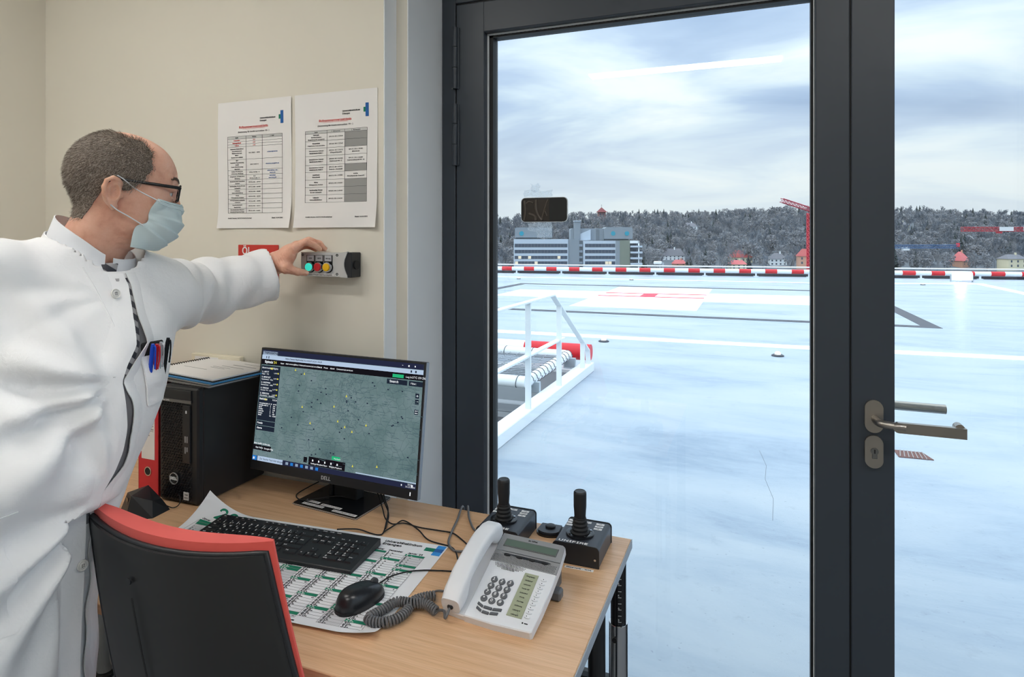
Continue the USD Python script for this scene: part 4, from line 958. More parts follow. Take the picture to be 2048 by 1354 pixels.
# --- year planner lying on the desk
t = thing('year_planner', 'large white and green year planner sheet lying under the keyboard', 'calendar', (-1.0, 1.15, T))
cO = np.array((-.690, 1.352)); cex = np.array((.9967, .0815)); cey = np.array((-.0815, .9967)); CW, CH = .70, .372
def CAL(m, dz=0):
    v, f, _ = meshkit.arrays(cat(m))
    u, w = v[:, 0], v[:, 1]                                  # u from the left edge, w from the back edge (down the sheet)
    d1 = np.clip(1 - (u * .9 + w) / .13, 0, 1); d2 = np.clip(((u - CW) + (w - CH) + .075) / .075, 0, 1); d3 = np.clip((w - CH + .03) / .03, 0, 1)
    z = T + .0012 + .055 * d1 ** 2 + .012 * d2 ** 1.5 + .006 * d3 ** 2 * (u > 0) + v[:, 2] + dz
    p = cO[None] + (u - CW)[:, None] * cex - w[:, None] * cey
    return (np.column_stack([p, z]), f)
part(t, 'sheet', CAL(grid(57, 31, lambda u, v: np.stack([u * CW, v * CH, 0 * u], -1))), mat('planner_paper', {'p': ('principled_bsdf', {'base_color': S(234, 235, 238), 'roughness': .6})}), smooth=True)
import datetime
cw, rh, u0, w0 = .0478, .0093, .026, .062
hol = {(1, 1), (1, 6), (4, 15), (4, 17), (4, 18), (5, 1), (5, 26), (6, 5), (6, 6), (6, 16), (8, 15), (10, 3), (11, 1), (12, 25), (12, 26)}
school = [((1, 1), (1, 8)), ((2, 28), (3, 4)), ((4, 11), (4, 23)), ((6, 7), (6, 18)), ((8, 1), (9, 12)), ((10, 31), (11, 4)), ((12, 24), (12, 31))]
bars, grey, dk, wt, lines = [], [], [], [], []
R = lambda a, b, c, d, z=.0002: box(a, b, c, d, 0, z)
def TXT(s, u, w, h, z=.0006, bold=False, width=None):
    v, f = text(s, h, z, bold, width=width); return (v * [1, -1, 1] + [u, w, 0], f[:, ::-1])
days = ['Mo', 'Di', 'Mi', 'Do', 'Fr', 'Sa', 'So']
names = ['Januar', 'Februar', 'März', 'April', 'Mai', 'Juni', 'Juli', 'August', 'September', 'Oktober', 'November', 'Dezember', "Januar '23"]
for c in range(13):
    y, m = (2022, c + 1) if c < 12 else (2023, 1)
    a = u0 + c * (cw + .0015)
    dk.append(TXT(names[c], a + .002, w0 - .003, .0052, bold=True))
    for d in range(1, 32):
        try: dt = datetime.date(y, m, d)
        except ValueError: break
        w = w0 + (d - 1) * rh
        red = dt.weekday() == 6 or (m, d) in hol
        if red: bars.append(R(a, a + cw, w, w + rh * .93))
        elif any(x <= (m, d) <= z for x, z in school): grey.append(R(a, a + cw, w, w + rh * .93))
        lines.append(R(a, a + cw, w + rh * .93, w + rh, .0003))
        if 180 < 999: (wt if red else dk).append(TXT(str(d), a + .002, w + rh * .86, .0074))
        (wt if red else dk).append(TXT(days[dt.weekday()], a + .0150, w + rh * .80, .0024))
        if dt.weekday() == 0 and not red: dk.append(TXT(str(dt.isocalendar()[1]), a + cw - .008, w + rh * .6, .0032))
    lines.append(R(a - .0012, a - .0006, w0, w0 + 31 * rh, .0003))
lines.append(R(u0 + 13 * (cw + .0015) - .001, u0 + 13 * (cw + .0015) - .0004, w0, w0 + 31 * rh, .0003))
dk.append(TXT('Universitätsklinikum', CW - .16, .022, .0085, bold=True, width=.098)); dk.append(TXT('Erlangen', CW - .16, .035, .0085, bold=True))
dk.append(TXT('Feiertage und Schulferien Bayern', u0 + .30, CH - .010, .004)); dk.append(TXT('www.uk-erlangen.de', u0 + .42, CH - .010, .0055, bold=True))
part(t, 'green_bars', [CAL(x) for x in bars + [TXT('2022', .046, .044, .034, .0004, True), R(CW - .050, CW - .025, .020, .035, .0006)]], GINK)
part(t, 'grey_shading', [CAL(x) for x in grey], LGINK)
part(t, 'day_lines', [CAL(x) for x in lines], GRINK)
part(t, 'dark_print', [CAL(x) for x in dk], INK)
part(t, 'white_print', [CAL(x) for x in wt], WINK)
part(t, 'blue_emblem', [CAL(x) for x in [R(CW - .025, CW - .004, .004, .02, .0006), R(CW - .025, CW - .004, .035, .050, .0006)]], CYINK)
part(t, 'dark_blue_emblem', CAL(R(CW - .025, CW - .004, .02, .035, .0006)), BINK)

# --- keyboard
t = thing('keyboard', 'black computer keyboard with white lettering lying on the year planner', 'keyboard', (-1.067, 1.209, T), .0785)
KW, KD = .4575, .136
def KB(m):
    v, f, _ = meshkit.arrays(cat(m))
    z = v[:, 2] + .010 + (v[:, 1] + KD / 2) / KD * .010
    return (np.column_stack([v[:, 0], v[:, 1], z]), f)
kz = .0018
part(t, 'case', hull([(x * KW / 2, y, z) for x in (-1, 1) for y, z in ((-KD / 2, kz), (-KD / 2, .009), (-KD / 2 + .002, .0105), (KD / 2 - .002, .0205), (KD / 2, .019), (KD / 2, .004))]), BLK, local=True)
u = .0193
KEY = pbr('key_black', S(26, 27, 30), .38); BLUEKEY = pbr('key_blue_grey', S(58, 88, 120), .45)
legs, bl = [], []
def key(cx, cy, w=1, h=1, leg='', hi=False, d=.85):
    a, b = w * u / 2 - .0012, h * u * d / 2 - .0010
    v = [(cx + sx * (a - i * .0016), cy + sy * (b - i * .0014) + i * .0004, i * .0032 + .0003) for i in (0, 1) for sx in (-1, 1) for sy in (-1, 1)]
    part(t, 'key', KB(hull(v)), KEY, local=True)
    if leg:
        for k, s in enumerate(leg.split('|')):
            if not s: continue
            h_ = .0046 if len(s) == 1 else .0030
            px_ = cx - a + .0024 + (.0 if k != 2 else .0070); py_ = cy + (.0006 if k == 0 else -.0060) + (.0 if len(leg.split('|')) > 1 else -.001)
            (bl if hi else legs).append(KB(shift(text(s, h_, .0003, len(s) == 1), px_, py_, .0036)))
xL = -KW / 2 + .0085; rows = [.0475 - k * u * .9 for k in range(6)]; rows = [KD / 2 - .013] + [KD / 2 - .034 - k * u * .93 for k in range(5)]
X = lambda q: xL + q * u
for k, s in enumerate(['Esc', None, 'F1', 'F2', 'F3', 'F4', None, 'F5', 'F6', 'F7', 'F8', None, 'F9', 'F10', 'F11', 'F12']):
    if s: key(X(.45 + k * .95 + (0 if k < 2 else -.0)), rows[0], .93, .62, s)
for k, s in enumerate(('Druck', 'Rollen', 'Pause')): key(X(15.75 + k), rows[0], .93, .62, s)
for k, s in enumerate(('°|^', '!|1', '"|2|²', '§|3|³', '$|4', '%|5', '&|6', '/|7|{', '(|8|[', ')|9|]', '=|0|}', '?|ß|\\', '`|´')): key(X(.5 + k), rows[1], 1, 1, s)
key(X(14), rows[1], 2, 1, '<--')
key(X(.75), rows[2], 1.5, 1, 'Tab')
for k, s in enumerate(('Q||@', 'W', 'E||€', 'R', 'T', 'Z', 'U', 'I', 'O', 'P', 'Ü', '*|+|~')): key(X(2 + k), rows[2], 1, 1, s)
key(X(14.3), (rows[2] + rows[3]) / 2, 1.35, 2.06, 'Enter')
key(X(.875), rows[3], 1.75, 1, 'Caps')
for k, s in enumerate(('A', 'S', 'D', 'F', 'G', 'H', 'J', 'K', 'L', 'Ö', 'Ä', "'|#")): key(X(2.25 + k), rows[3], 1, 1, s)
key(X(.625), rows[4], 1.25, 1, 'Shift')
for k, s in enumerate(('>|<||', 'Y', 'X', 'C', 'V', 'B', 'N', 'M||µ', ';|,', ':|.', '_|-')): key(X(1.75 + k), rows[4], 1, 1, s)
key(X(13.6), rows[4], 2.75, 1, 'Shift')
for q, w, s in ((.7, 1.4, 'Strg'), (2.05, 1.25, 'Win'), (3.35, 1.25, 'Alt'), (7.0, 6.0, ''), (10.7, 1.25, 'AltGr'), (12.0, 1.25, 'Win'), (14.1, 1.8, 'Strg')): key(X(q), rows[5], w, 1, s)
for r, ss in ((1, ('Einfg', 'Pos1', 'Bild')), (2, ('Entf', 'Ende', 'Bild'))):
    for k, s in enumerate(ss): key(X(15.75 + k), rows[r], 1, 1, s)
key(X(16.75), rows[4], 1, 1, '^')
for k, s in enumerate('<v>'): key(X(15.75 + k), rows[5], 1, 1, s)
for r, ss in ((1, ('Num', '÷', 'x', '-')), (2, ('7|Pos1', '8|^', '9|Bild')), (3, ('4|<', '5', '6|>')), (4, ('1|Ende', '2|v', '3|Bild'))):
    for k, s in enumerate(ss): key(X(19.1 + k), rows[r], 1, 1, s)
key(X(19.6), rows[5], 2, 1, '0|Einfg'); key(X(21.1), rows[5], 1, 1, ',|Entf')
key(X(22.1), (rows[2] + rows[3]) / 2, 1, 2.06, '+'); key(X(22.1), (rows[4] + rows[5]) / 2, 1, 2.06, 'Enter')
part(t, 'key_print', legs, WINK, local=True)
part(t, 'media_key_print', KB([shift(rect2(0, .014, 0, .006, .0003), X(15.4 + k), rows[0] - .0165, .0002) for k in range(3)]), BLUEKEY, local=True)

# --- mouse
t = thing('computer_mouse', 'black computer mouse lying on the year planner beside the coiled cord', 'mouse', (-.752, 1.078, T + .001), -.30)
def mouse_pts(u_, v_):
    a = u_ * 2 * PI; b = v_ * PI / 2
    cx, cy = np.cos(a), np.sin(a)
    w = .031 * (1 - .10 * np.clip(cy, 0, 1)); l = np.where(cy > 0, .057, .054)
    e = np.cos(b) ** .55
    z = .037 * np.sin(b) ** .9 * (1 - .22 * np.clip(cy, -1, 1) * e)
    return np.stack([w * e * np.sign(cx) * np.abs(cx) ** .85, l * e * np.sign(cy) * np.abs(cy) ** .8, z], -1)
part(t, 'shell', grid(49, 15, mouse_pts), pbr('mouse_black', S(28, 29, 32), .28), smooth=True, local=True)
part(t, 'base', ext(Polygon([(.0305 * math.copysign(abs(math.cos(q)) ** .85, math.cos(q)), .0555 * math.copysign(abs(math.sin(q)) ** .8, math.sin(q))) for q in np.linspace(0, 2 * PI, 41)[:-1]]), .006), BLKM, local=True)
part(t, 'scroll_wheel', cyl((-.0035, .036, .0275), (.0035, .036, .0275), .0085, 20), DGREY, smooth=40, local=True)
part(t, 'button_gap', tube([(0, y, .037 * (1 - .22 * y / .057) * max(0, 1 - (abs(y) / .057) ** 2.4) ** .4 + .0002) for y in np.linspace(.012, .052, 9)], .0006, 6), BLKM, local=True)

# ---------------------------------------------------------------- telephone
t = thing('telephone', 'light grey office telephone with a display on the right side of the desk', 'telephone', (-.48, 1.19, T))
q0 = np.array((-.385, 1.092, .772)); qx = np.array((math.cos(-.06), math.sin(-.06), 0)); qh = np.array((-qx[1], qx[0], 0)); qa = math.atan(.3); qy = qh * math.cos(qa) + np.array((0, 0, math.sin(qa)))
Q = lambda m, z=0: place(shift(m, 0, 0, z), q0, qx, qy)
PHW = pbr('phone_light_grey', S(226, 228, 232), .42)
PHG = pbr('phone_mid_grey', S(140, 141, 143), .4)
PHD = pbr('phone_key_grey', S(92, 94, 98), .4)
def slabm(pts, z0, z1, b=.002):
    p = np.array(pts, float); c = p.mean(0); o = []
    for (x, y) in p:
        d = unit(np.array((x, y)) - c) * b
        o += [(x, y, z0), (x, y, z1 - b), (x - d[0], y - d[1], z1)]
    return hull(o)
right = [(-.002, 0), (-.0005, .05), (-.001, .10), (-.004, .16), (-.010, .214)]
part(t, 'body', Q(slabm([(-.143, -.005), (-.08, -.0065), (-.006, -.0025)] + right + [(-.016, .219), (-.158, .219), (-.147, .10)], -.017, 0)), PHW)
part(t, 'cradle', Q(slabm([(-.193, .001), (-.140, -.003), (-.140, .216), (-.200, .216), (-.203, .1)], -.017, -.005)), PHW)
part(t, 'stand_foot', [hull([(x, y, z) for x in (-.575, -.392) for y, z in ((1.235, T), (1.30, T), (1.24, .795), (1.30, .81))]), cbox(-.395, -.372, 1.225, 1.25, T + .001, T + .022, .004)], PHD)
part(t, 'display_panel', Q(slabm([(-.153, .1375), (-.003, .1375), (-.004, .16), (-.0102, .2135), (-.016, .2175), (-.157, .2175)], -.001, .0012, .0006)), PHG)
part(t, 'display_bezel', Q(cbox(-.143, -.020, .1815, .2035, 0, .0026, .0006)), pbr('phone_dark_grey', S(92, 94, 94), .4))
part(t, 'display', Q(cbox(-.141, -.022, .184, .201, 0, .0030, .0003)), pbr('lcd_green', S(96, 112, 102), .12))
part(t, 'maker_print', Q(shift(text('an Mitel', .004, .0004, True, center=True), -.083, .2085), .0012), INK)
part(t, 'soft_key_trim', Q([rect2(-.150, -.005, .1672, .1682, .0022), slabm([(-.136, .161), (-.09, .157), (-.03, .156), (-.022, .161), (-.03, .163), (-.128, .163)], 0, .0020, .0004)]), CHROME)
for k in range(4):
    part(t, 'soft_key', Q(slabm([(-.1225 + k * .0288 + .0075 * math.cos(a), .1585 + .0032 * math.sin(a)) for a in np.linspace(0, 2 * PI, 17)[:-1]], 0, .0042, .001)), BLK)
holes = []
for r in range(6):
    for c in range(44):
        u_, v_ = -.1505 + c * .0034 + (r % 2) * .0017, .1405 + r * .0032
        if u_ < -.008: holes.append(Q(cyl((u_, v_, .0010), (u_, v_, .0016), .0008, 6)))
for r in range(5):
    for c in range(22):
        u_, v_ = -.142 + c * .0034 + (r % 2) * .0017, .1345 - r * .0032
        if ((u_ + .105) / .037) ** 2 + ((.1365 - v_) / .016) ** 2 < 1: holes.append(Q(cyl((u_, v_, 0), (u_, v_, .0018 * (1 - ((u_ + .105) / .037) ** 2) + .0005), .0007, 6)))
part(t, 'speaker_holes', holes, BLKM, kind='stuff')
kn = [('1', 'ABC'), ('2', 'ABC'), ('3', 'DEF'), ('4', 'GHI'), ('5', 'JKL'), ('6', 'MNO'), ('7', 'PQRS'), ('8', 'TUV'), ('9', 'WXYZ'), ('*', ''), ('0', ''), ('#', '')]
pr, sm = [], []
for k, (a, b) in enumerate(kn):
    u_, v_ = -.121 + (k % 3) * .018, .0905 - (k // 3) * .0163 - (k % 3 == 1) * .0012
    part(t, 'dial_key', Q(lathe([(.0072, -.0005), (.0070, .0022), (.0055, .0032), (.002, .0034)], 20, (u_, v_, 0))), PHD, smooth=40)
    pr.append(Q(shift(text(a, .0062, .0003, True, center=True), u_, v_ - .0031), .0034))
    if b: sm.append(Q(shift(text(b, .0016, .0003, center=True), u_, v_ + .0082), .0002))
for k, (a, b, c, d) in enumerate(((-.1275, -.1145, .031, .0255), (-.1120, -.0945, .0255, .0250), (-.0925, -.0750, .0250, .0280), (-.1255, -.1135, .0210, .0155), (-.1105, -.0965, .0145, .0140), (-.0940, -.0785, .0150, .0180))):
    part(t, 'function_key', Q(slabm([(a, c - .005), (b, d - .005), (b, d), (a, c)], 0, .003, .0008)), PHD)
lf = part(t, 'label_field', Q(slabm([(-.0665, .1255), (-.0365, .1255), (-.0305, .0195), (-.0625, .0195)], 0, .0012, .0004)), pbr('label_field', S(158, 164, 138), .4))
for k, s in enumerate(('Programm', 'Notfallruf', 'Leitstelle', 'Tower OP', 'Ambulanz', 'Pforte', 'Zentrale', 'Ablösung', 'Leitung 2', 'Leitung 1')):
    sm.append(Q(shift(text(s, .0026, .0004, center=True), -.0515 + k * .0005, .1165 - k * .0104), .0012))
    part(t, 'line_key', Q(slabm([(-.0228 + k * .0001 + .0062 * math.cos(a), .117 - k * .0101 + .0030 * math.sin(a)) for a in np.linspace(0, 2 * PI, 17)[:-1]], 0, .0026, .0008)), PHW)
    sm.append(Q(cyl((-.0228, .1178 - k * .0101, .0024), (-.0228, .1178 - k * .0101, .003), .0009, 8)))
sm.append(Q(cyl((-.0255, .0125, 0), (-.0255, .0125, .0006), .0016, 10))); sm.append(Q(rect2(-.022, -.015, .0115, .0135, .0004)))
part(t, 'digit_print', pr, WINK); part(t, 'small_print', sm, INK)
def handset(n=30, m=20):
    rings = []
    for i in range(n):
        s = i / (n - 1); v_ = -.002 + .215 * s
        tp = .022 + .030 * math.sin(PI * (.12 + .76 * s)) ** .9 + .006 * s
        bt = .0 + .026 * (1 / (1 + math.exp(-(s - .20) / .02)) - 1 / (1 + math.exp(-(s - .82) / .02)))
        e = min(1, .55 + 6 * min(s, 1 - s))
        hw = .0225 * (.9 + .1 * abs(2 * s - 1)) * (.90 + .10 * min(1, 12 * min(s, 1 - s)))
        tp *= (.86 + .14 * min(1, 10 * min(s, 1 - s)))
        a = np.arange(m) * 2 * PI / m
        x = hw * np.sign(np.cos(a)) * np.abs(np.cos(a)) ** .45
        zc, hh = (tp + bt) / 2, (tp - bt) / 2
        z = zc + hh * np.sign(np.sin(a)) * np.abs(np.sin(a)) ** .6
        rings.append(np.stack([x - .1715 - .005 * s, np.full(m, v_), z - .004], -1))
    v = np.vstack(rings); f = []
    for i in range(n - 1):
        for k in range(m):
            l = (k + 1) % m; f += [[i * m + k, (i + 1) * m + l, i * m + l], [i * m + k, (i + 1) * m + k, (i + 1) * m + l]]
    v = np.vstack([v, rings[0].mean(0), rings[-1].mean(0)]); c = n * m
    for k in range(m):
        l = (k + 1) % m; f += [[c, k, l], [c + 1, (n - 1) * m + l, (n - 1) * m + k]]
    return (v, np.array(f))
hs = part(t, 'handset', Q(handset()), PHW, smooth=50)
part(hs, 'cord_socket', Q(cbox(-.178, -.166, -.006, .004, .004, .012, .002)), BLKM)
CORD = pbr('cord_grey', S(98, 98, 100), .45)
zc = T + .012
plug = Q(np.array([[-.172, -.004, .008]]).repeat(1, 0) if False else box(-.1721, -.1719, -.0041, -.0039, .0079, .0081))[0].mean(0)
cA = spline([(-.585, 1.092, zc), (-.614, 1.101, zc + .004), (-.641, 1.090, zc + .006), (-.671, 1.086, zc + .004), (-.685, 1.061, zc), (-.694, 1.038, zc)], 10)
cB = spline([(-.694, 1.038, zc), (-.697, 1.026, zc), (-.685, 1.020, zc), (-.660, 1.026, zc), (-.644, 1.046, zc), (-.640, 1.072, zc), (-.644, 1.106, zc), (-.631, 1.127, zc), (-.613, 1.140, zc)], 10)
path = np.vstack([cA, cB[1:]])
seg = np.r_[0, np.cumsum(np.linalg.norm(np.diff(path, axis=0), axis=1))]
turns = int(seg[-1] / .0058); ss = np.linspace(0, seg[-1], turns * 12)
cp = np.stack([np.interp(ss, seg, path[:, k]) for k in range(3)], 1); tg = np.gradient(cp, axis=0); tg /= np.linalg.norm(tg, axis=1)[:, None]
sd = np.stack([-tg[:, 1], tg[:, 0], 0 * tg[:, 0]], 1); sd /= np.linalg.norm(sd, axis=1)[:, None] + 1e-9; upv = np.cross(tg, sd)
ph_ = np.arange(len(ss)) * 2 * PI / 12
coil = cp + .0078 * (np.cos(ph_)[:, None] * sd + np.sin(ph_)[:, None] * upv)
cd = part(t, 'handset_cord', [tube(coil, .0024, 6), tube(spline([plug, plug + (-.002, -.016, -.012), (-.575, 1.105, T + .008), (-.588, 1.098, T + .010), tuple(coil[0])], 6), .0027, 8),
     tube(spline([tuple(coil[-1]), (-.622, 1.154, T + .006), (-.628, 1.164, T + .004), (-.618, 1.172, T + .004), (-.585, 1.172, T + .006)], 6), .0022, 8)], CORD, smooth=50)

# --- cables lying on the desk
zc = T + .0028
def cable(label, pts, r, m, z=None):
    p = [(x, y, (z[i] if z else zc)) for i, (x, y) in enumerate(pts)]
    return solo('cable', tube(spline(p, 7), r, 8), m, label, 'cable', smooth=60)
cable('thin black keyboard cable running from the keyboard back under the monitor', [(-.975, 1.300), (-.955, 1.322), (-.935, 1.338), (-.904, 1.339), (-.880, 1.338), (-.874, 1.351), (-.891, 1.391), (-.921, 1.448), (-.960, 1.494), (-.99, 1.530)], .0017, BLKM, [T + .017, T + .012, zc + .004, zc, zc, zc, zc + .004, zc + .012, zc + .014, zc + .02])
cable('black cable crossing from the keyboard cable bundle to behind the telephone', [(-.872, 1.351), (-.866, 1.395), (-.854, 1.418), (-.800, 1.397), (-.749, 1.360), (-.686, 1.350), (-.660, 1.329), (-.640, 1.300)], .0017, BLKM, [zc + .003, zc + .003, zc + .006, zc + .001, zc, zc, zc + .001, zc])
cable('black cable from the monitor stand to the left joystick unit', [(-1.03, 1.532), (-.985, 1.499), (-.940, 1.451), (-.908, 1.415), (-.875, 1.397), (-.850, 1.414), (-.802, 1.407), (-.747, 1.414), (-.711, 1.414), (-.675, 1.392), (-.640, 1.365)], .0017, BLKM, [zc + .04, zc + .022, zc + .010, zc + .004, zc + .003, zc + .002, zc + .002, zc, zc, zc, zc])
cable('black cable hanging straight down from the monitor to the cable bundle', [(-1.02, 1.522), (-.982, 1.502), (-.950, 1.476), (-.910, 1.433), (-.878, 1.368)], .0017, BLKM, [zc + .05, zc + .03, zc + .015, zc + .006, zc + .003])
cable('black cable looping over the left side of the monitor stand base', [(-1.205, 1.538), (-1.235, 1.505), (-1.237, 1.462), (-1.202, 1.432), (-1.171, 1.430), (-1.150, 1.450), (-1.115, 1.480), (-1.060, 1.492)], .0017, BLKM, [zc + .02, zc + .004, zc, zc + .003, zc + .007, zc + .007, zc + .007, zc + .008])
cable('black mouse cable running across the planner to the telephone', [(-.744, 1.128), (-.737, 1.166), (-.721, 1.202), (-.698, 1.227), (-.662, 1.243), (-.590, 1.262)], .0016, BLKM, [T + .014, T + .013, T + .008, T + .004, zc, zc])
cable('grey telephone cable looping over the back edge of the desk, left strand', [(-.748, 1.560), (-.749, 1.554), (-.732, 1.484), (-.716, 1.421), (-.698, 1.366), (-.673, 1.337), (-.652, 1.335), (-.62, 1.352)], .0028, CORD, [T - .10, T + .006, T + .004, T + .004, T + .004, T + .004, T + .004, T + .006])
cable('grey telephone cable looping over the back edge of the desk, right strand', [(-.736, 1.561), (-.735, 1.554), (-.710, 1.508), (-.677, 1.459), (-.650, 1.430), (-.62, 1.372)], .0028, CORD, [T - .10, T + .008, T + .004, T + .004, T + .004, T + .004])

# --- joystick units
JB = pbr('joystick_case', S(52, 56, 64), .38, metal=.25, bump=(1200, .12, .0002))
def joystick(name, label, cx, cy, w=.107, d=.131, h=.047):
    t = thing(name, label, 'joystick unit', (cx, cy, T))
    O = lambda m: place(m, (cx, cy, T), (1, 0, 0), (0, 1, 0))
    prof = rrect(-w / 2, w / 2, .002, h, .009).union(sbox(-w / 2, .002, w / 2, .02))
    v, f = cat(ext(prof, d - .006)); part(t, 'housing', O((np.stack([v[:, 0], d / 2 - .003 - v[:, 2], v[:, 1]], 1), f)), JB, smooth=35)
    for s in (-1, 1):
        v, f = cat(ext(prof.buffer(.0012), .003)); pl = part(t, 'end_plate', O((np.stack([v[:, 0], s * d / 2 + .0015 - v[:, 2], v[:, 1]], 1), f)), BLK)
        part(pl, 'plate_screw', [O(cyl((q * (w / 2 - .008), s * (d / 2 + .0012), h * .42), (q * (w / 2 - .008), s * (d / 2 + .0028), h * .42), .0026, 12)) for q in (-1, 1)][1], CHROME, smooth=40)
    part(t, 'mounting_ring', O(lathe([(.033, h), (.033, h + .003), (.0305, h + .0045), (.024, h + .0045), (.022, h + .0025)], 40, (-.004, -.012, 0))), BLKG, smooth=35)
    for a in (.6, 2.3, 3.9, 5.4):
        part(t, 'ring_screw', O(cyl((-.004 + .0275 * math.cos(a), -.012 + .0275 * math.sin(a), h + .004), (-.004 + .0275 * math.cos(a), -.012 + .0275 * math.sin(a), h + .006), .0024, 10)), CHROME if a == .6 else BLKM, smooth=40)
    b = [(.021, 0), (.022, .003), (.018, .006), (.0185, .010), (.0200, .012), (.0165, .0155), (.0175, .019), (.0185, .021), (.0155, .0245), (.0165, .028), (.0172, .030), (.0145, .033), (.0145, .036), (.0120, .038)]
    part(t, 'rubber_bellows', O(lathe([(r, z + h + .003) for r, z in b], 32, (-.004, -.012, 0))), BLKM, smooth=40)
    g = [(.012, .034), (.0132, .038), (.0138, .048), (.0142, .056), (.0150, .064), (.0152, .094), (.0148, .0985), (.0125, .101), (.011, .1005)]
    part(t, 'stick_grip', O(lathe([(r, z + h) for r, z in g], 32, (-.004, -.012, 0))), BLK, smooth=40)
    part(t, 'maker_print', O(shift(text('UNIFIRE', .0085, .0004, True, width=.070), -.044, -.060, h)), WINK)
    for (u_, v_) in ((.020, .046), (.020, .033), (.020, .020), (-.012, .046), (-.050, .033), (-.050, .046), (-.046, .020)):
        if u_ < -.02: u_ = -.048
        part(t, 'label_tag', O(rect2(u_, u_ + .020, v_, v_ + .0085, h + .0005) if True else None), WINK)
    part(t, 'label_print', O([shift(text(s, .003, .0002, center=True), x, y, h + .0006) for s, x, y in (('AUF', .03, .049), ('STOP', .03, .036), ('AB', .03, .023), ('EIN', -.002, .049), ('L', -.038, .036), ('R', -.038, .049))]), INK)
    return t
joystick('joystick_unit', 'black joystick control box at the desk corner, nearer the door handle', -.3835, 1.448)
joystick('joystick_unit', 'black joystick control box partly behind the telephone handset', -.5785, 1.451)
t = thing('desk_puck', 'small black round-fronted holder lying between the two joystick boxes', 'holder', (-.487, 1.51, T))
pg = Polygon([(-.517, 1.538), (-.518, 1.505)] + [(-.487 + .031 * math.cos(a), 1.503 + .022 * math.sin(a)) for a in np.linspace(PI, 2 * PI, 17)] + [(-.456, 1.505), (-.458, 1.541)])
part(t, 'base', shift(ext(pg, .006), 0, 0, T), BLKG)
part(t, 'top', shift(ext(pg.buffer(-.004), .005), 0, 0, T + .006), JB)
part(t, 'grip_recess', shift(lathe([(.0125, 0), (.013, .0035), (.010, .005)], 24), -.487, 1.519, T + .011), BLK, smooth=40)
s_ = solo('label_strip', place(rect2(-.033, .033, -.0045, .0045, .0005), (-.372, 1.3695, T), (.999, .03, 0), (-.03, .999, 0)), PAPER, 'narrow white label strip stuck on the desk before the corner joystick box', 'label')
part(s_, 'print', place(text('Wasserwerfer - rechts', .0045, .0003, True, width=.058), (-.402, 1.3665, T + .0005), (.999, .03, 0), (-.03, .999, 0)), INK)

# ---------------------------------------------------------------- on the paper wall
TBL = pbr('table_grey', S(150, 150, 148), .8)
HEAD = pbr('table_header', S(196, 197, 195), .8)
def notice(label, x0, seed, build):
    t = thing('wall_notice', label, 'notice', (x0 + .149, YW - .0008, 1.734))
    W, H_ = .2985, .4085
    def WP(m):
        v, f, _ = meshkit.arrays(cat(m)); u_, w_ = v[:, 0], -v[:, 1]
        lift = .0012 + .0015 * (1 + np.sin(w_ * 13 + seed + u_ * 5)) + .011 * np.clip((u_ + w_ - .60) / .11, 0, 1) ** 2 + .006 * np.clip((w_ - u_ - .33) / .08, 0, 1) ** 2 + .002 * np.clip((w_ - .33) / .07, 0, 1)
        return (np.stack([x0 + u_, YW - lift - v[:, 2], 1.9385 + v[:, 1]], 1), f)
    v, f = grid(22, 30, lambda a, b: np.stack([a * W, -b * H_, 0 * a], -1))
    part(t, 'sheet', WP((v, f[:, ::-1])), PAPER, smooth=True)
    L = dict(ink=[], red=[], blue=[], bold=[], head=[], grey=[], line=[], green=[], dblue=[])
    def tx(s, x, y, h, k='ink', center=False, bold=False, width=None): L[k].append(shift(text(s, h, .0004, bold, center, width), x, y, .0003))
    def rc(a, b, c, d, k, z=.0003): L[k].append(rect2(a, b, c, d, z))
    build(tx, rc)
    tx('Universitätsklinikum', .175, -.062, .0046, bold=True); tx('Erlangen', .175, -.070, .0046, bold=True)
    rc(.262 - .012, .262 + .0, -.067, -.053, 'green'); rc(.257, .268, -.081, -.041, 'dblue', .0004)
    tx('Rufnummernverzeichnis', .149, -.088, .0072, 'red', True, True); rc(.104, .194, -.0905, -.0898, 'red')
    tx('(Amtsholung für Anrufe nach außen:  99- )', .149, -.102, .0046, 'ink', True)
    tx('Erstellt: Brunner, FaSi SG Arbeitssicherheit', .042, -.378, .0036); tx('Stand: 16.04.2021', .222, -.378, .0036, bold=True)
    for n, k, m in (('head_row', 'head', HEAD), ('grey_cells', 'grey', TBL), ('table_lines', 'line', INK), ('print', 'ink', INK), ('red_print', 'red', RINK), ('blue_print', 'blue', BINK), ('green_emblem', 'green', GINK), ('blue_emblem', 'dblue', BINK)):
        if L[k]: part(t, n, [WP(x) for x in L[k]], m, kind='stuff' if n == 'grey_cells' else None)
def table(tx, rc, x, y0, rows, grey=()):
    """rows: (height, cells); a cell is a list of (text, kind)."""
    y = y0
    for r, (h, cells) in enumerate(rows):
        rc(x[0], x[-1], y - .0003, y + .0003, 'line', .0006)
        for c, cell in enumerate(cells):
            if cell == 'grey': rc(x[c], x[c + 1], y - h, y, 'grey')
            elif cell:
                n = len(cell); lh = min(.0068, h / n)
                for i, (s, k) in enumerate(cell):
                    yy = y - h / 2 + (n / 2 - i - .78) * lh
                    tx(s, (x[c] + x[c + 1]) / 2, yy, lh * .52, 'ink' if k == 'b' else k, True, k in ('b', 'red'))
        if r == 0: rc(x[0], x[-1], y - h, y, 'head', .0002)
        y -= h
    rc(x[0], x[-1], y - .0003, y + .0003, 'line', .0006)
    for q in x: rc(q - .0003, q + .0003, y, y0, 'line', .0006)
I, Bd, Rd, Bl = 'ink', 'b', 'red', 'blue'
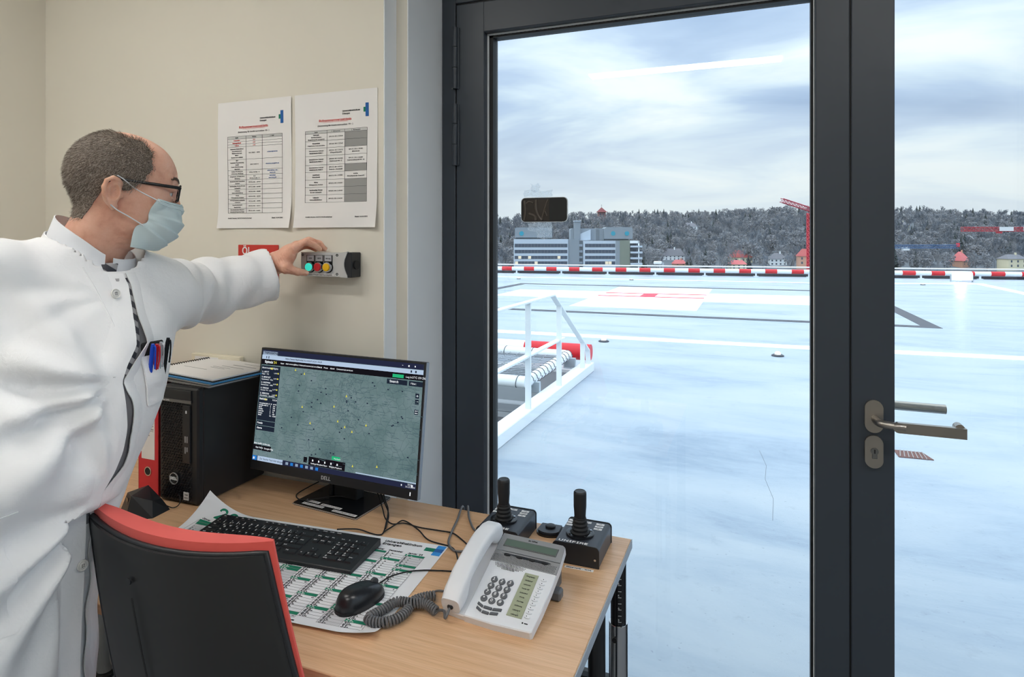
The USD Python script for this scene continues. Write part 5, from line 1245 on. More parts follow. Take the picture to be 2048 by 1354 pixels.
def n1(tx, rc):
    A = lambda *s: [(q, I) for q in s]
    rows = [(.0105, [A('Stelle'), A('Telefon'), A('E-Mail')]), (.0098, [[('Feuerwehr', Rd)], [('112', Rd)], None]), (.0098, [[('Rettungsdienst', Rd)], [('112', Rd)], None]), (.0098, [[('Polizei', Rd)], [('110', Rd)], None]),
            (.047, [A('Deutscher Wetterdienst', 'Geschäftsbereich', 'Wettervorhersage', 'Mittel-', 'franken und Luftfahrt'), A('069 / 8062 - 2090'), [('Luftfahrt@dwd.de', Bl)]]),
            (.040, [A('DFS', 'Deutsche Flugsicherung', 'GmbH', 'Center Niederlassung', 'München'), A('089 / 9780-0'), [('Niederlassung@dfs.de', Bl)]]),
            (.0185, [A('Luftamt Nordbayern', 'Luftverkehr Nürnberg'), A('0911 / 52700 - 0'), [('luftamt@reg-mfr.', Bl), ('bayern.de', Bl)]]), (.0185, [A('Integrierte Leitstelle (ILS)', 'Nürnberg'), A('112', '09131 / 2 70 - 0'), [('leitstelle@', Bl), ('nuernberg.de', Bl)]])]
    for a, b, n in (('Betriebstechnik Operatives', 'Zentrum', '33953'), ('Sachkundige Person für den', 'Landeplatz', '46948'), ('Leitwarte', 'Universitätsklinikum', '34658'), ('Pforte', 'Chirurgisches Zentrum', '32233'), ('Anfangsregung Landeplatz', 'Tunnel 02', '33898'), ('Arbeitssicherheit /', 'Brandschutz', '36643'), ('Diensthabender Oberarzt', 'Anästhesiologische Klinik', '36606')):
        rows.append((.0178, [A(a, b), A('09131 / 85 - ' + n), None]))
    k = .2475 / sum(r[0] for r in rows)
    table(tx, rc, [.0425, .1185, .184, .263], -.1125, [(h * k, c) for h, c in rows])
def n2(tx, rc):
    A = lambda *s: [(q, I) for q in s]; N = lambda n, *s: [('(09131 / 85-) ' + n, I)] + [(q, I) for q in s]
    rows = [(.0095, [A('Stelle'), A('1. Rufnummer'), A('2. Rufnummer')]), (.0245, [[('Chirurgie', Bd), ('Notfallaufnahme', I), ('(Begleitung ab Landeplatz)', I)], N('33260'), 'grey']), (.0245, [[('Kinderklinik', Bd), ('Pädiatrische Intensivstation', I)], N('33740'), 'grey']),
            (.026, [[('Internistisches Zentrum', I), ('Medizinische Klinik 1', Bd)], N('35176', '(Pflegestützpunkt)'), N('35181', '(Dienstarzt)')]), (.031, [[('Internistisches Zentrum', I), ('Medizinische Klinik 2', Bd)], N('45388', '(Stationsarzt NU-2)'), N('35489', '(Stationsstützpunkt NU-2)')]),
            (.024, [[('Internistisches Zentrum', I), ('Medizinische Klinik 4', Bd)], N('45553', '(Intensiv-Dienstarzt)'), 'grey']), (.0255, [[('Anästhesie', Bd), ('Schockraum', Bd)], N('33058'), [('46606', Bd), ('(Diensthabender Oberarzt)', I)]]),
            (.0255, [[('Pforte', Bd), ('Chirurgisches Zentrum', I)], N('33233'), 'grey']), (.0255, [[('Sachkundige Person', Bd), ('für den Landeplatz', I)], N('46948'), 'grey']), (.0255, [[('Leitwarte', Bd), ('Universitätsklinikum', I)], N('34658'), 'grey'])]
    k = .2185 / sum(r[0] for r in rows)
    table(tx, rc, [.039, .1195, .184, .2625], -.1135, [(h * k, c) for h, c in rows])
notice('left white telephone list notice with e-mail column on the wall', -1.6425, 0, n1)
notice('right white telephone list notice with grey table cells on the wall', -1.3305, 2.1, n2)

t = thing('warning_sign', 'red sign on the wall half hidden behind the outstretched white sleeve', 'sign', (-1.476, YW, 1.413))
part(t, 'panel', cbox(-1.557, -1.395, YW - .004, YW - .0003, 1.349, 1.4765, .001), pbr('sign_red', S(196, 52, 42), .45))
part(t, 'print', place(text('Öl', .022, .0005, True), (-1.541, YW - .0041, 1.447), (1, 0, 0), (0, 0, 1)), WINK)
t = thing('cable_outlet_strip', 'flat cream outlet strip on the wall just above the spiral document', 'outlet strip', (-1.652, YW, 1.105))
part(t, 'body', cbox(-1.742, -1.535, YW - .02, YW - .0003, 1.094, 1.118, .002), pbr('outlet_cream', S(226, 218, 196), .5))
lb = part(t, 'label_field', cbox(-1.725, -1.625, YW - .0206, YW - .019, 1.098, 1.110, .0003), PAPER)

# --- control box with three buttons
t = thing('control_box', 'grey control box with green, red and yellow push buttons on the wall', 'control box', (-1.185, YW, 1.42))
CBG = pbr('control_box_grey', S(188, 188, 186), .45, bump=(1400, .2, .0002))
yF = 1.519
CP = lambda m: place(m, (-1.27, yF, 1.3845), (1, 0, 0), (0, 0, 1))
part(t, 'box', [cbox(-1.269, -1.118, yF + .006, YW - .0003, 1.386, 1.454, .003)], CBG)
end = Polygon([(.142, 0), (.166, -.002), (.166, .004)] + [(.166 - .011 * math.sin(PI * q), .004 + .065 * q) for q in np.linspace(.06, .94, 14)] + [(.166, .070), (.166, .0745), (.142, .0715)])
part(t, 'cover', CP([shift(slabm([(0, 0), (.145, 0), (.145, .0715), (0, .0715)], -.008, 0, .002)), shift(ext(end, .010), 0, 0, -.009)]), CBG)
ec = part(t, 'end_cap', cbox(-1.118, -1.0905, yF + .002, YW - .0005, 1.3835, 1.4565, .002), BLK)
part(ec, 'gland', cyl((-1.093, 1.543, 1.42), (-1.086, 1.543, 1.42), .013, 24), BLKM, smooth=40)
for x_, z_ in ((.008, .0085), (.008, .064), (.131, .0085), (.131, .064)):
    part(t, 'screw', CP(lathe([(.0038, -.0008), (.0038, .0008), (.0022, .0008), (.0018, -.0002)], 16, (x_, z_, 0))), BLKM, smooth=40)
BTN = {'green': mat('button_green', {'p': ('principled_bsdf', {'base_color': S(40, 200, 180), 'roughness': .25, 'emission_color': S(70, 235, 215), 'emission_strength': .55})}), 'red': pbr('button_red', S(205, 40, 50), .3), 'yellow': pbr('button_yellow', S(225, 175, 10), .3)}
for k, (c, s) in enumerate((('green', 'EIN'), ('red', 'AUS'), ('yellow', 'Störung'))):
    x_ = .0375 + k * .0315
    b = part(t, 'push_button', CP([shift(rect2(x_ - .0145, x_ + .0145, .026, .0635, .0015)), shift(ext(Point(0, 0).buffer(.0165), .0015), x_, .0285)]), BLKM)
    part(b, 'bezel', CP(lathe([(.0148, .001), (.0148, .009), (.0138, .0105), (.0118, .0105), (.0115, .007)], 32, (x_, .0285, 0))), CHROME, smooth=40)
    part(b, 'cap', CP(lathe([(.0117, .006), (.0117, .0125), (.0108, .0138), (.004, .0142)], 32, (x_, .0285, 0))), BTN[c], smooth=40, label=f'{c} push button cap')
    part(b, 'legend_plate', CP(shift(rect2(x_ - .0122, x_ + .0122, .0455, .0625, .0022))), pbr('legend_plate_%d' % k, S(176, 176, 180), .35))
    part(b, 'print', CP(shift(text(s, .0042 if k < 2 else .0034, .0003, True, center=True), x_, .052, .0022)), INK)
lb = part(t, 'label_strip', CP(rect2(.022, .118, .0018, .0095, .0008)), PAPER)
part(lb, 'print', CP(shift(text('Rundumfeuer Dachlandeplatz', .0052, .0003, width=.090), .025, .0032, .0008)), INK)

# --- dark slab taped to the door glass
t = thing('taped_handset', 'dark rounded slab with wrinkled left half taped to the door glass', 'taped device', (-.627, YD + .045, 1.588))
TP = lambda m: place(m, (-.627, YD + .045, 1.588), (1, 0, 0), (0, 0, 1))
part(t, 'body', TP(ext(rrect(-.0755, .0755, -.0375, .0375, .012), .006)), pbr('slab_black', S(34, 36, 38), .3))
part(t, 'rim', TP(ext(rrect(-.0775, .0775, -.0395, .0395, .014).difference(rrect(-.0755, .0755, -.0375, .0375, .012)), .005)), pbr('slab_rim', S(205, 212, 216), .4))
WR = pbr('wrinkled_tape', S(84, 76, 68), .3)
bk = part(t, 'wrinkled_tape_layer', TP(shift(rect2(-.070, .018, -.034, .034, .0008), 0, 0, .006)), pbr('tape_layer', S(52, 46, 42), .3))
for pts, r in (([(-.066, .03), (-.062, -.005), (-.066, -.034)], .004), ([(-.026, .033), (-.026, .005), (-.018, -.018), (-.006, -.033)], .004), ([(.014, .033), (.004, .008), (-.004, -.02), (-.008, -.030)], .003), ([(-.05, -.012), (-.038, -.016), (-.03, -.02), (-.028, -.033)], .0045), ([(-.060, .02), (-.05, .026), (-.036, .022)], .003), ([(.0, .0), (.006, -.01), (.010, -.02)], .002)):
    part(bk, 'wrinkle', TP(tube(spline([(x, y, .0064) for x, y in pts], 6), r, 8)), WR, smooth=60)
TAPE = mat('clear_tape', {'n': ('noise_texture', {'scale': 120, 'detail': 3, 'distortion': 2.5}), 'tc': ('texture_coordinate', {}), 'r': ('rgb_ramp', {'ramp': [(.36, (.10, .10, .10)), (.50, (.22, .22, .22)), (.56, (.75, .75, .75)), (.62, (.2, .2, .2))]}), 't': ('transparent_bsdf', {'color': (.86, .90, .93)}), 'd': ('diffuse_bsdf', {'color': (.85, .9, .95)}), 'tl': ('translucent_bsdf', {'color': (.85, .9, .95)}), 'y': ('mix_closure', {'fac': .5}), 'x': ('mix_closure', {})},
     [('tc.object', 'n.vector'), ('n.fac', 'r.fac'), ('r.color', 'x.fac'), ('d.BSDF', 'y.closure1'), ('tl.BSDF', 'y.closure2'), ('t.BSDF', 'x.closure1'), ('y.closure', 'x.closure2')], surface='x.closure')
def tape(x0, x1, z0, z1, s):
    return TP(grid(24, 24, lambda a, b: np.stack([x0 + (x1 - x0) * a + .002 * np.sin(b * 9 + s), z0 + (z1 - z0) * b + .003 * np.sin(a * 7 + s), .0012 + .0011 * np.sin(a * 31 + s) * np.sin(b * 27 - a * 9)], -1)))
for q in ((-.070, .026, .040, .062, 0), (-.026, .024, -.092, -.040, 1), (-.045, -.015, .058, .082, 2), (-.055, .026, -.066, -.040, 3)):
    part(t, 'clear_tape', tape(*q), TAPE, smooth=True)

# ---------------------------------------------------------------- office chair, seen from behind
def chair_surf(s, h, dy, grow=0):
    """s across 0..1, h from the lower edge to the top; dy towards the desk."""
    w = .420 + .05 * (1 - h) + 2 * grow
    xc = -.951 + .127 * (1 - h)
    X = xc + (s - .5) * w
    bulge = .036 * (1 - (2 * s - 1) ** 2)
    Y = .803 + .030 * (1 - h) - .012 * np.sin(PI * (1 - h)) - bulge + dy + (s - .5) * .004
    Z_ = .50 + .478 * h + grow * (2 * h - 1) + .012 * (2 * s - 1) ** 2 * h
    return np.stack([X, Y, Z_], -1)
sg, hg = np.meshgrid(np.linspace(0, 1, 33), np.linspace(0, 1, 33), indexing='ij')
rnd = lambda sg, hg, e: (sg, hg)
t = thing('office_chair', 'office chair with black back shell and red upholstery at the desk', 'chair', (-.93, 1.0, 0))
part(t, 'back_shell', solid_sheet(chair_surf(sg, hg, -.006 * (1 - np.abs(2 * sg - 1) ** 8), -.006), chair_surf(sg, hg, .012, -.004)), pbr('chair_shell_black', S(30, 30, 31), .5, bump=(900, .2, .0003)), smooth=50)
part(t, 'shell_rim', tube(np.vstack([chair_surf(np.zeros(20), np.linspace(0, 1, 20), .004, -.005), chair_surf(np.linspace(0, 1, 30)[1:-1], np.ones(28), .004, -.005), chair_surf(np.ones(20), np.linspace(1, 0, 20), .004, -.005)]), .0052, 8), BLK, smooth=50)
part(t, 'back_cushion', solid_sheet(chair_surf(sg, hg, .010, .003) + np.array((0, 0, .010)) * hg[..., None] ** 8, chair_surf(sg, hg, .0145 + .0295 * (1 - (2 * sg - 1) ** 4), .002) + np.array((0, 0, .012)) * hg[..., None] ** 8), pbr('chair_red_fabric', S(222, 84, 74), .85, bump=(1600, .3, .0004), sheen=.2), smooth=50)
gs = np.linspace(.12, .82, 30)
part(t, 'back_seam', tube(chair_surf(np.full(30, .36), gs, -.0115, -.006) , .0016, 6), BLKM, smooth=60)
part(t, 'back_plug', cyl(tuple(chair_surf(np.array([.355]), np.array([.875]), -.0095, -.006)[0]), tuple(chair_surf(np.array([.355]), np.array([.875]), -.0125, -.006)[0]), .006, 18), BLK, smooth=40)
part(t, 'seat_cushion', [m3.Manifold.hull_points(np.array([(x + q * .02, y + r * .02, z) for x, q in ((-1.15, -1), (-.72, 1)) for y, r in ((.86, -1), (1.27, 1)) for z, in ((.44,), (.475,))] + [(x, y, z) for x in (-1.15, -.72) for y in (.86, 1.27) for z in (.425, .49)]))], UsdShade.Material.Get(stage, '/World/Looks/chair_red_fabric'))
part(t, 'seat_shell', cbox(-1.13, -.74, .87, 1.26, .405, .425, .008), BLK)
part(t, 'back_bracket', [cbox(-.97, -.90, .845, .865, .39, .60, .006), cbox(-.97, -.90, .85, 1.05, .385, .405, .006)], BLK)
part(t, 'gas_column', [cyl((-.90, 1.06, .12), (-.90, 1.06, .40), .025, 20), cyl((-.90, 1.06, .10), (-.90, 1.06, .22), .03, 20)], CHROME, smooth=40)
for k in range(5):
    a = k * 2 * PI / 5 + .3; d = np.array((math.cos(a), math.sin(a), 0)); c = np.array((-.90, 1.06, 0))
    part(t, 'base_arm', tube([c + d * .02 + (0, 0, .12), c + d * .15 + (0, 0, .10), c + d * .29 + (0, 0, .075)], [.022, .018, .013], 10), BLK, smooth=40)
    nrm = np.array((-d[1], d[0], 0)); e = c + d * .285 + (0, 0, .03)
    part(t, 'castor', [cyl(e + nrm * s1, e + nrm * s2, .0295, 20) for s1, s2 in ((-.022, -.006), (.006, .022))] + [cyl(e + (0, 0, .0), e + (0, 0, .05), .006, 10)], BLKM, smooth=40)

# ---------------------------------------------------------------- the man in the white coat
SPINE = np.array([  # z, x, y, half width (his left-right), half depth
    (.30, -1.375, .625, .270, .235), (.62, -1.355, .640, .245, .222), (.85, -1.338, .680, .220, .208), (1.00, -1.322, .730, .210, .205), (1.12, -1.318, .790, .208, .202),
    (1.24, -1.322, .848, .212, .186), (1.33, -1.334, .885, .208, .158), (1.40, -1.345, .905, .190, .118), (1.45, -1.347, .918, .135, .092), (1.485, -1.342, .926, .090, .078), (1.53, -1.335, .935, .060, .060)])
SH_L, SH_R = np.array((-1.330, 1.085, 1.362)), np.array((-1.355, .742, 1.415))
EL_L, WR_L = np.array((-1.425, 1.300, 1.360)), np.array((-1.318, 1.470, 1.425))
EL_R, WR_R = np.array((-1.268, .688, 1.150)), np.array((-1.215, .645, .930))
from scipy.interpolate import CubicSpline
_sp = CubicSpline(SPINE[:, 0], SPINE[:, 1:])
def pinch(y, z, y0, z0, amp, k, ph, reach, side=-1):
    """Creases that run out from a buttoned point of the coat front."""
    dy, dz = y - y0, z - z0
    r = np.hypot(dy, dz) + 1e-6; a = np.arctan2(dz, side * dy)
    w = np.exp(-(r / reach) ** 2) * np.clip((r - .015) / .10, 0, 1) * (1 / (1 + np.exp(-side * dy / .02)))
    return amp * w * np.cos(k * a + ph + 3.0 * np.sin(a * 2.3 + ph))
def carve(d, p):
    """Room for the chair back, the desk edge, the neck opening and the open cuff."""
    z = p[:, 2]
    d = -smin(-d, np.maximum(np.maximum(-1.155 - p[:, 0], .742 - p[:, 1]), z - 1.0), .02)
    d = np.maximum(d, -np.maximum(.872 - p[:, 1], z - .775))
    q = p - (-1.337, .934, 1.45)
    d = np.maximum(d, -np.maximum(np.hypot(q[:, 0] - .1 * q[:, 2], q[:, 1] - .1 * q[:, 2]) - .094 - .10 * np.clip(q[:, 2], -.02, .1), -.035 - q[:, 2]))
    c = WR_L + (-.004, .002, -.034); ax = unit(WR_L + (-.006, -.012, -.034) - EL_L - (0, 0, -.012)); t = (p - c) @ ax
    near = np.linalg.norm(p - c, axis=1) < .14
    d = np.where(near, np.maximum(d, t + .014), d)
    return np.where(near, np.maximum(d, -np.maximum(cone_sdf(p, c - ax * .05, c + ax * .1, .063, .063), -.065 - t)), d)
def coat_sdf(p, folds=True):
    z = p[:, 2]; s = _sp(np.clip(z, .30, 1.53))
    x = p[:, 0] - s[:, 0]; y = p[:, 1] - s[:, 1]
    q = ((np.abs(x) / s[:, 3]) ** 2.3 + (np.abs(y) / s[:, 2]) ** 2.3) ** (1 / 2.3)
    d = (q - 1) * np.minimum(s[:, 2], s[:, 3])
    d = np.maximum(d, np.maximum(.42 - z, z - 1.515))
    a = smin(cone_sdf(p, SH_L + (0, -.10, .055), SH_L, .060, .080), cone_sdf(p, SH_R + (.004, .12, .022), SH_R, .060, .080), .02)
    d = smin(d, a, .05)
    e2 = EL_L + (0, 0, -.012)
    armL = smin(cone_sdf(p, SH_L, e2, .088, .080), cone_sdf(p, e2, WR_L + (-.006, -.012, -.034), .080, .071), .03)
    d = smin(d, armL, .045)
    armR = smin(cone_sdf(p, SH_R, EL_R, .080, .066), cone_sdf(p, EL_R, WR_R, .066, .056), .03)
    d = smin(d, armR, .022)
    if folds:
        k = np.abs(d) < .05
        if k.any(): d = d.copy(); d[k] += fold_terms(p[k], x[k], armL[k], armR[k])
    return carve(d, p)
def fold_terms(p, x, armL, armR):
    yy, zz = p[:, 1], p[:, 2]
    front = 1 / (1 + np.exp(-(x + .01) / .03)) * (yy < 1.15)
    ed = np.clip(np.abs(yy - np.interp(zz, EDGE_Z[::-1], EDGE_Y[::-1])) / .05, .12, 1)
    f = pinch(yy, zz, .850, 1.225, .021, 8, .6, .26) + pinch(yy, zz, .805, 1.030, .023, 9, 2.0, .32) + pinch(yy, zz, .89, 1.386, .005, 7, .3, .22)
    f = f + .0055 * np.sin(2 * PI * (yy * .95 + (zz - 1.2) * .42 + .02 * np.sin(zz * 11)) / .072) * np.clip((.88 - yy) / .05, 0, 1) * np.exp(-((zz - 1.28) / .12) ** 2)
    n = meshkit.noise(np.stack([p[:, 0] * 7, yy * 7 + zz * 5, zz * 5 - yy * 3], 1), 3) - .5
    n2 = meshkit.noise(np.stack([p[:, 0] * 16, yy * 16 + zz * 9, zz * 12 - yy * 8], 1), 5) - .5
    low = 1 / (1 + np.exp((zz - .93) / .04))
    drape = .012 * low * np.sin(30 * yy + 9 * x + 2.2 * np.sin(5 * zz)) * np.clip((1.0 - zz) / .3, 0, 1)
    t = (p - SH_L) @ unit(WR_L - SH_L)
    onl = np.exp(-np.maximum(armL, 0) / .02) * np.clip((t - .0) / .06, 0, 1)
    u = 44 * t + 30 * (zz - 1.36)
    sw = onl * (.0085 * np.sin(u + 4 * n) * np.clip(1.15 - t / .42, .3, 1) + .0045 * np.sin(95 * t - 46 * (zz - 1.4) + 3 * n))
    tr = (p - SH_R) @ unit(EL_R - SH_R)
    onr = np.exp(-np.maximum(armR, 0) / .02) * np.clip((tr - .05) / .08, 0, 1)
    sw = sw + onr * .007 * np.sin(58 * tr + 20 * yy)
    return -(f * ed + drape * ed) * front - sw - (.014 * n + .006 * n2) * np.where(front > .5, ed, 1)
EDGE_Z = np.array([1.425, 1.40, 1.37, 1.333, 1.286, 1.255, 1.224, 1.19, 1.143, 1.096, 1.06, 1.033, 1.0, .95, .90, .80, .62, .42])
EDGE_Y = np.array([.930, .930, .918, .902, .884, .860, .846, .844, .842, .832, .815, .798, .792, .790, .787, .785, .785, .785])
def front_x(y, z, sdf=coat_sdf, x0=-.95):
    """Where lines running from the front (+x) towards -x first meet the coat."""
    y, z = np.broadcast_arrays(np.asarray(y, float), np.asarray(z, float)); sh = y.shape
    p = np.stack([np.full(y.size, x0), y.ravel(), z.ravel()], 1)
    for _ in range(60):
        d = sdf(p); p[:, 0] -= np.clip(d, -.02, .05) * .7
        p[:, 0] = np.maximum(p[:, 0], -1.6)
    return p.reshape(sh + (3,))
# head frame: x forward, y to his left, z up
HC = np.array((-1.278, .966, 1.604))
_f = np.array((.535, .845, 0)); _f = unit(_f)
_pt = math.radians(9)
HF = np.array((_f[0] * math.cos(_pt), _f[1] * math.cos(_pt), -math.sin(_pt))); HL = np.array((-_f[1], _f[0], 0)); HU = np.cross(HF, HL)
HR = np.stack([HF, HL, HU], 1)
W2H = lambda p: (p - HC) @ HR
H2W = lambda q: np.asarray(q, float) @ HR.T + HC
NECK0, NECK1 = np.array((-.022, 0, -.062)), W2H(np.array((-1.345, .925, 1.45)))
ear_c = [(-0.015, 0.075, 0.0035), (-0.021, 0.08, 0.0115), (-0.031, 0.085, 0.0135), (-0.041, 0.089, 0.0055), (-0.044, 0.089, -0.0085), (-0.041, 0.086, -0.0225), (-0.033, 0.081, -0.0355), (-0.023, 0.076, -0.0455)]
EO = np.array((-0.007, 0, -0.0165))
def head_sdf(q):
    d = ell_sdf(q, (-.014, 0, .030), (.099, .077, .092))
    d = smin(d, ell_sdf(q, (.034, 0, .0), (.060, .064, .098)), .035)
    d = smin(d, ell_sdf(q, (.034, 0, -.068), (.052, .054, .050)), .03)
    d = smin(d, np.linalg.norm(q - (.074, 0, -.100), axis=1) - .018, .03)
    d = smin(d, cone_sdf(q, NECK0, NECK1, .058, .066), .03)
    for s in (-1, 1):
        d = smin(d, np.linalg.norm(q - (.056, s * .043, -.018), axis=1) - .024, .02)
        d = smin(d, cone_sdf(q, (.084, s * .006, .026), (.070, s * .046, .030), .010, .009), .014)
    d = smin(d, cone_sdf(q, (.090, 0, .016), (.106, 0, -.028), .007, .0105), .012)
    for s in (-1, 1):
        d = smin(d, np.linalg.norm(q - (.098, s * .011, -.032), axis=1) - .008, .008)
        d = -smin(-d, np.linalg.norm(q - (.095, s * .034, .007), axis=1) - .0165, .012)
        d = smin(d, ell_sdf(q, (.079, s * .034, .0135), (.0125, .0185, .0075)), .005)          # upper lid
        d = smin(d, ell_sdf(q, (.0785, s * .034, -.0055), (.0115, .0175, .0065)), .005)          # lower lid
    # forehead lines and crow's feet
    fh = np.exp(-((q[:, 2] - .058) / .018) ** 2) * np.clip((q[:, 0] - .045) / .02, 0, 1)
    d = d + .0009 * fh * np.sin((q[:, 2] + .18 * np.abs(q[:, 1]) ** 1.0 + .02 * np.sin(q[:, 1] * 60)) * 2 * PI / .0075)
    nk = np.exp(-((q[:, 2] + .105) / .03) ** 2) * (q[:, 0] > .0)
    d = d + .0008 * nk * np.sin(q[:, 2] * 2 * PI / .011 + q[:, 0] * 60)
    d = d - .0012 * (meshkit.noise(q * 45, 11) - .5)
    for s in (-1, 1):
        m = np.array((1, s, 1))
        e = ell_sdf(q, EO + (-.021, s * .0775, .001), (.0165, .0085, .029))
        for a, b in zip(ear_c[:-1], ear_c[1:]):
            e = smin(e, cone_sdf(q, np.array(a) * m, np.array(b) * m, .0042, .0042), .003)
        e = smin(e, np.linalg.norm((q - (np.array((-.013, .0745, -.028)) + EO) * m) * (1, .9, .8), axis=1) - .0065, .005)
        e = -smin(-e, ell_sdf(q, EO + (-.017, s * .089, .001), (.0115, .0140, .0175)), .002)
        e = -smin(-e, ell_sdf(q, EO + (-.022, s * .092, .0185), (.0085, .0105, .0060)), .002)
        e = smin(e, cone_sdf(q, (np.array((-.029, .082, .013)) + EO) * m, (np.array((-.023, .078, -.014)) + EO) * m, .0030, .0026), .002)
        e = smin(e, np.linalg.norm(q - (np.array((-.0045, .0735, -.004)) + EO) * m, axis=1) - .0048, .004)
        d = smin(d, e, .006)
    return d
# left hand: palm down over the control box, thumb on the green button
HAND = dict(
    index=[(-1.238, 1.456, 1.470), (-1.219, 1.476, 1.487), (-1.207, 1.500, 1.478), (-1.200, 1.517, 1.4655)],
    middle=[(-1.252, 1.478, 1.476), (-1.228, 1.503, 1.492), (-1.208, 1.527, 1.482), (-1.200, 1.540, 1.466)],
    ring=[(-1.268, 1.497, 1.472), (-1.245, 1.521, 1.486), (-1.224, 1.541, 1.478), (-1.216, 1.550, 1.465)],
    little=[(-1.284, 1.513, 1.464), (-1.266, 1.532, 1.474), (-1.250, 1.546, 1.470), (-1.243, 1.553, 1.463)],
    thumb=[(-1.292, 1.452, 1.428), (-1.262, 1.446, 1.412), (-1.243, 1.470, 1.401), (-1.2325, 1.4945, 1.3965)])
HRAD = dict(index=(.0115, .0098, .0086, .0072), middle=(.0115, .0100, .0088, .0074), ring=(.0108, .0094, .0082, .0070), little=(.0098, .0082, .0072, .0062), thumb=(.0165, .0135, .0112, .0092))
def hand_sdf(p):
    w = np.array((-1.318, 1.470, 1.428))
    d = cone_sdf(p, w + (-.05, -.055, -.035), w, .030, .027)
    for k in ('index', 'middle', 'ring', 'little'):
        d = smin(d, cone_sdf(p, w + (.004, .006 if k in ('ring', 'little') else -.004, .002), HAND[k][0], .0215, HRAD[k][0] + .0015), .012)
    d = smin(d, cone_sdf(p, w + (.012, -.006, -.006), HAND['thumb'][1], .021, .0145), .014)
    mid = (np.array(HAND['index'][0]) * .55 + np.array(HAND['thumb'][1]) * .45)
    d = smin(d, cone_sdf(p, w + (.002, -.004, -.004), mid + (-.008, .004, .004), .030, .017), .014)
    d = smin(d, cone_sdf(p, np.array(HAND['middle'][0]) + (-.02, -.008, -.02), np.array(HAND['thumb'][1]) + (-.006, .004, .008), .020, .014), .016)
    for k, c in HAND.items():
        f = None
        for a, b, ra, rb in zip(c[:-1], c[1:], HRAD[k][:-1], HRAD[k][1:]):
            e = cone_sdf(p, a, b, ra, rb); f = e if f is None else smin(f, e, .004)
        d = smin(d, f, .006 if k != 'thumb' else .009)
    for k in ('index', 'middle', 'ring', 'little'):                # tendons and knuckles on the back of the hand
        d = smin(d, cone_sdf(p, w + (.014, .004, .021), np.array(HAND[k][0]) + (0, 0, .0055), .0040, .0048), .009)
    d = d - .0011 * (meshkit.noise(p * 120, 4) - .5) - .0006 * np.sin(p[:, 0] * 700 + p[:, 2] * 500) * (meshkit.noise(p * 60, 8) > .55)
    return d
SKIN = mat('skin', {'tc': ('texture_coordinate', {}), 'n': ('noise_texture', {'scale': 26, 'detail': 5, 'roughness': .6}), 'r': ('rgb_ramp', {'ramp': [(.3, S(206, 148, 124)), (.5, S(222, 168, 144)), (.7, S(230, 182, 160))]}),
     'n2': ('noise_texture', {'scale': 520, 'detail': 3}), 'b': ('bump', {'strength': .25, 'distance': .0006}), 'p': ('principled_bsdf', {'roughness': .48, 'subsurface_weight': .18, 'subsurface_radius': (1, .35, .2), 'subsurface_scale': .006})},
     [('tc.object', 'n.vector'), ('n.fac', 'r.fac'), ('r.color', 'p.base_color'), ('tc.object', 'n2.vector'), ('n2.fac', 'b.height'), ('b.normal', 'p.normal')])
COAT = mat('coat_cotton', {'tc': ('texture_coordinate', {}), 'n': ('noise_texture', {'scale': 55, 'detail': 4, 'distortion': .8}), 'm': ('mapping', {'scale': (900, 900, 900)}), 'n2': ('noise_texture', {'scale': 1.0, 'detail': 2}),
     'b': ('bump', {'strength': .28, 'distance': .003}), 'b2': ('bump', {'strength': .12, 'distance': .0004}), 'p': ('principled_bsdf', {'base_color': S(238, 238, 239), 'roughness': .8, 'sheen_weight': .15})},
     [('tc.object', 'n.vector'), ('n.fac', 'b.height'), ('tc.object', 'm.vector'), ('m.vector', 'n2.vector'), ('n2.fac', 'b2.height'), ('b.normal', 'b2.normal'), ('b2.normal', 'p.normal')])
man = thing('person', 'man in a long white coat, glasses and face mask pressing a button on the wall', 'person', (-1.34, .70, 0))
hv, hf = surface_nets(lambda p: head_sdf(W2H(p)), HC - (.15, .17, .22), HC + (.16, .16, .15), .0023)
dv, df = surface_nets(hand_sdf, (-1.42, 1.36, 1.345), (-1.17, 1.566, 1.52), .0024)
def under(p):
    d = coat_sdf(p, True) + .020
    d = np.maximum(d, p[:, 2] - 1.49); d = np.maximum(d, .93 - p[:, 2])
    for s, hy in ((-1, .57), (1, .73)):
        d = smin(d, cone_sdf(p, (-1.345, hy, .95), (-1.35, hy, .50), .085, .060), .03)
        d = smin(d, cone_sdf(p, (-1.35, hy, .50), (-1.37, hy, .09), .060, .042), .02)
    return d
uv_, uf = surface_nets(under, (-1.62, .34, .03), (-1.08, 1.52, 1.52), .016)
try:
    M = lambda v, f: m3.Manifold(m3.Mesh(np.asarray(v, np.float32), np.vstack([f[:, :3], f[:, [0, 2, 3]]]).astype(np.uint32)))
    parts_ = [M(uv_, uf), M(hv, hf), M(dv, df)]
    body = parts_[0] + parts_[1] + parts_[2]
    if body.is_empty() or body.num_tri() < 20000: raise ValueError('union')
except Exception:
    body = cat([(uv_, uf), (hv, hf), (dv, df)])
part(man, 'body', body, SKIN, smooth=True)
coat = part(man, 'coat', surface_nets(coat_sdf, (-1.63, .32, .40), (-1.03, 1.54, 1.56), .0065), COAT, smooth=True)
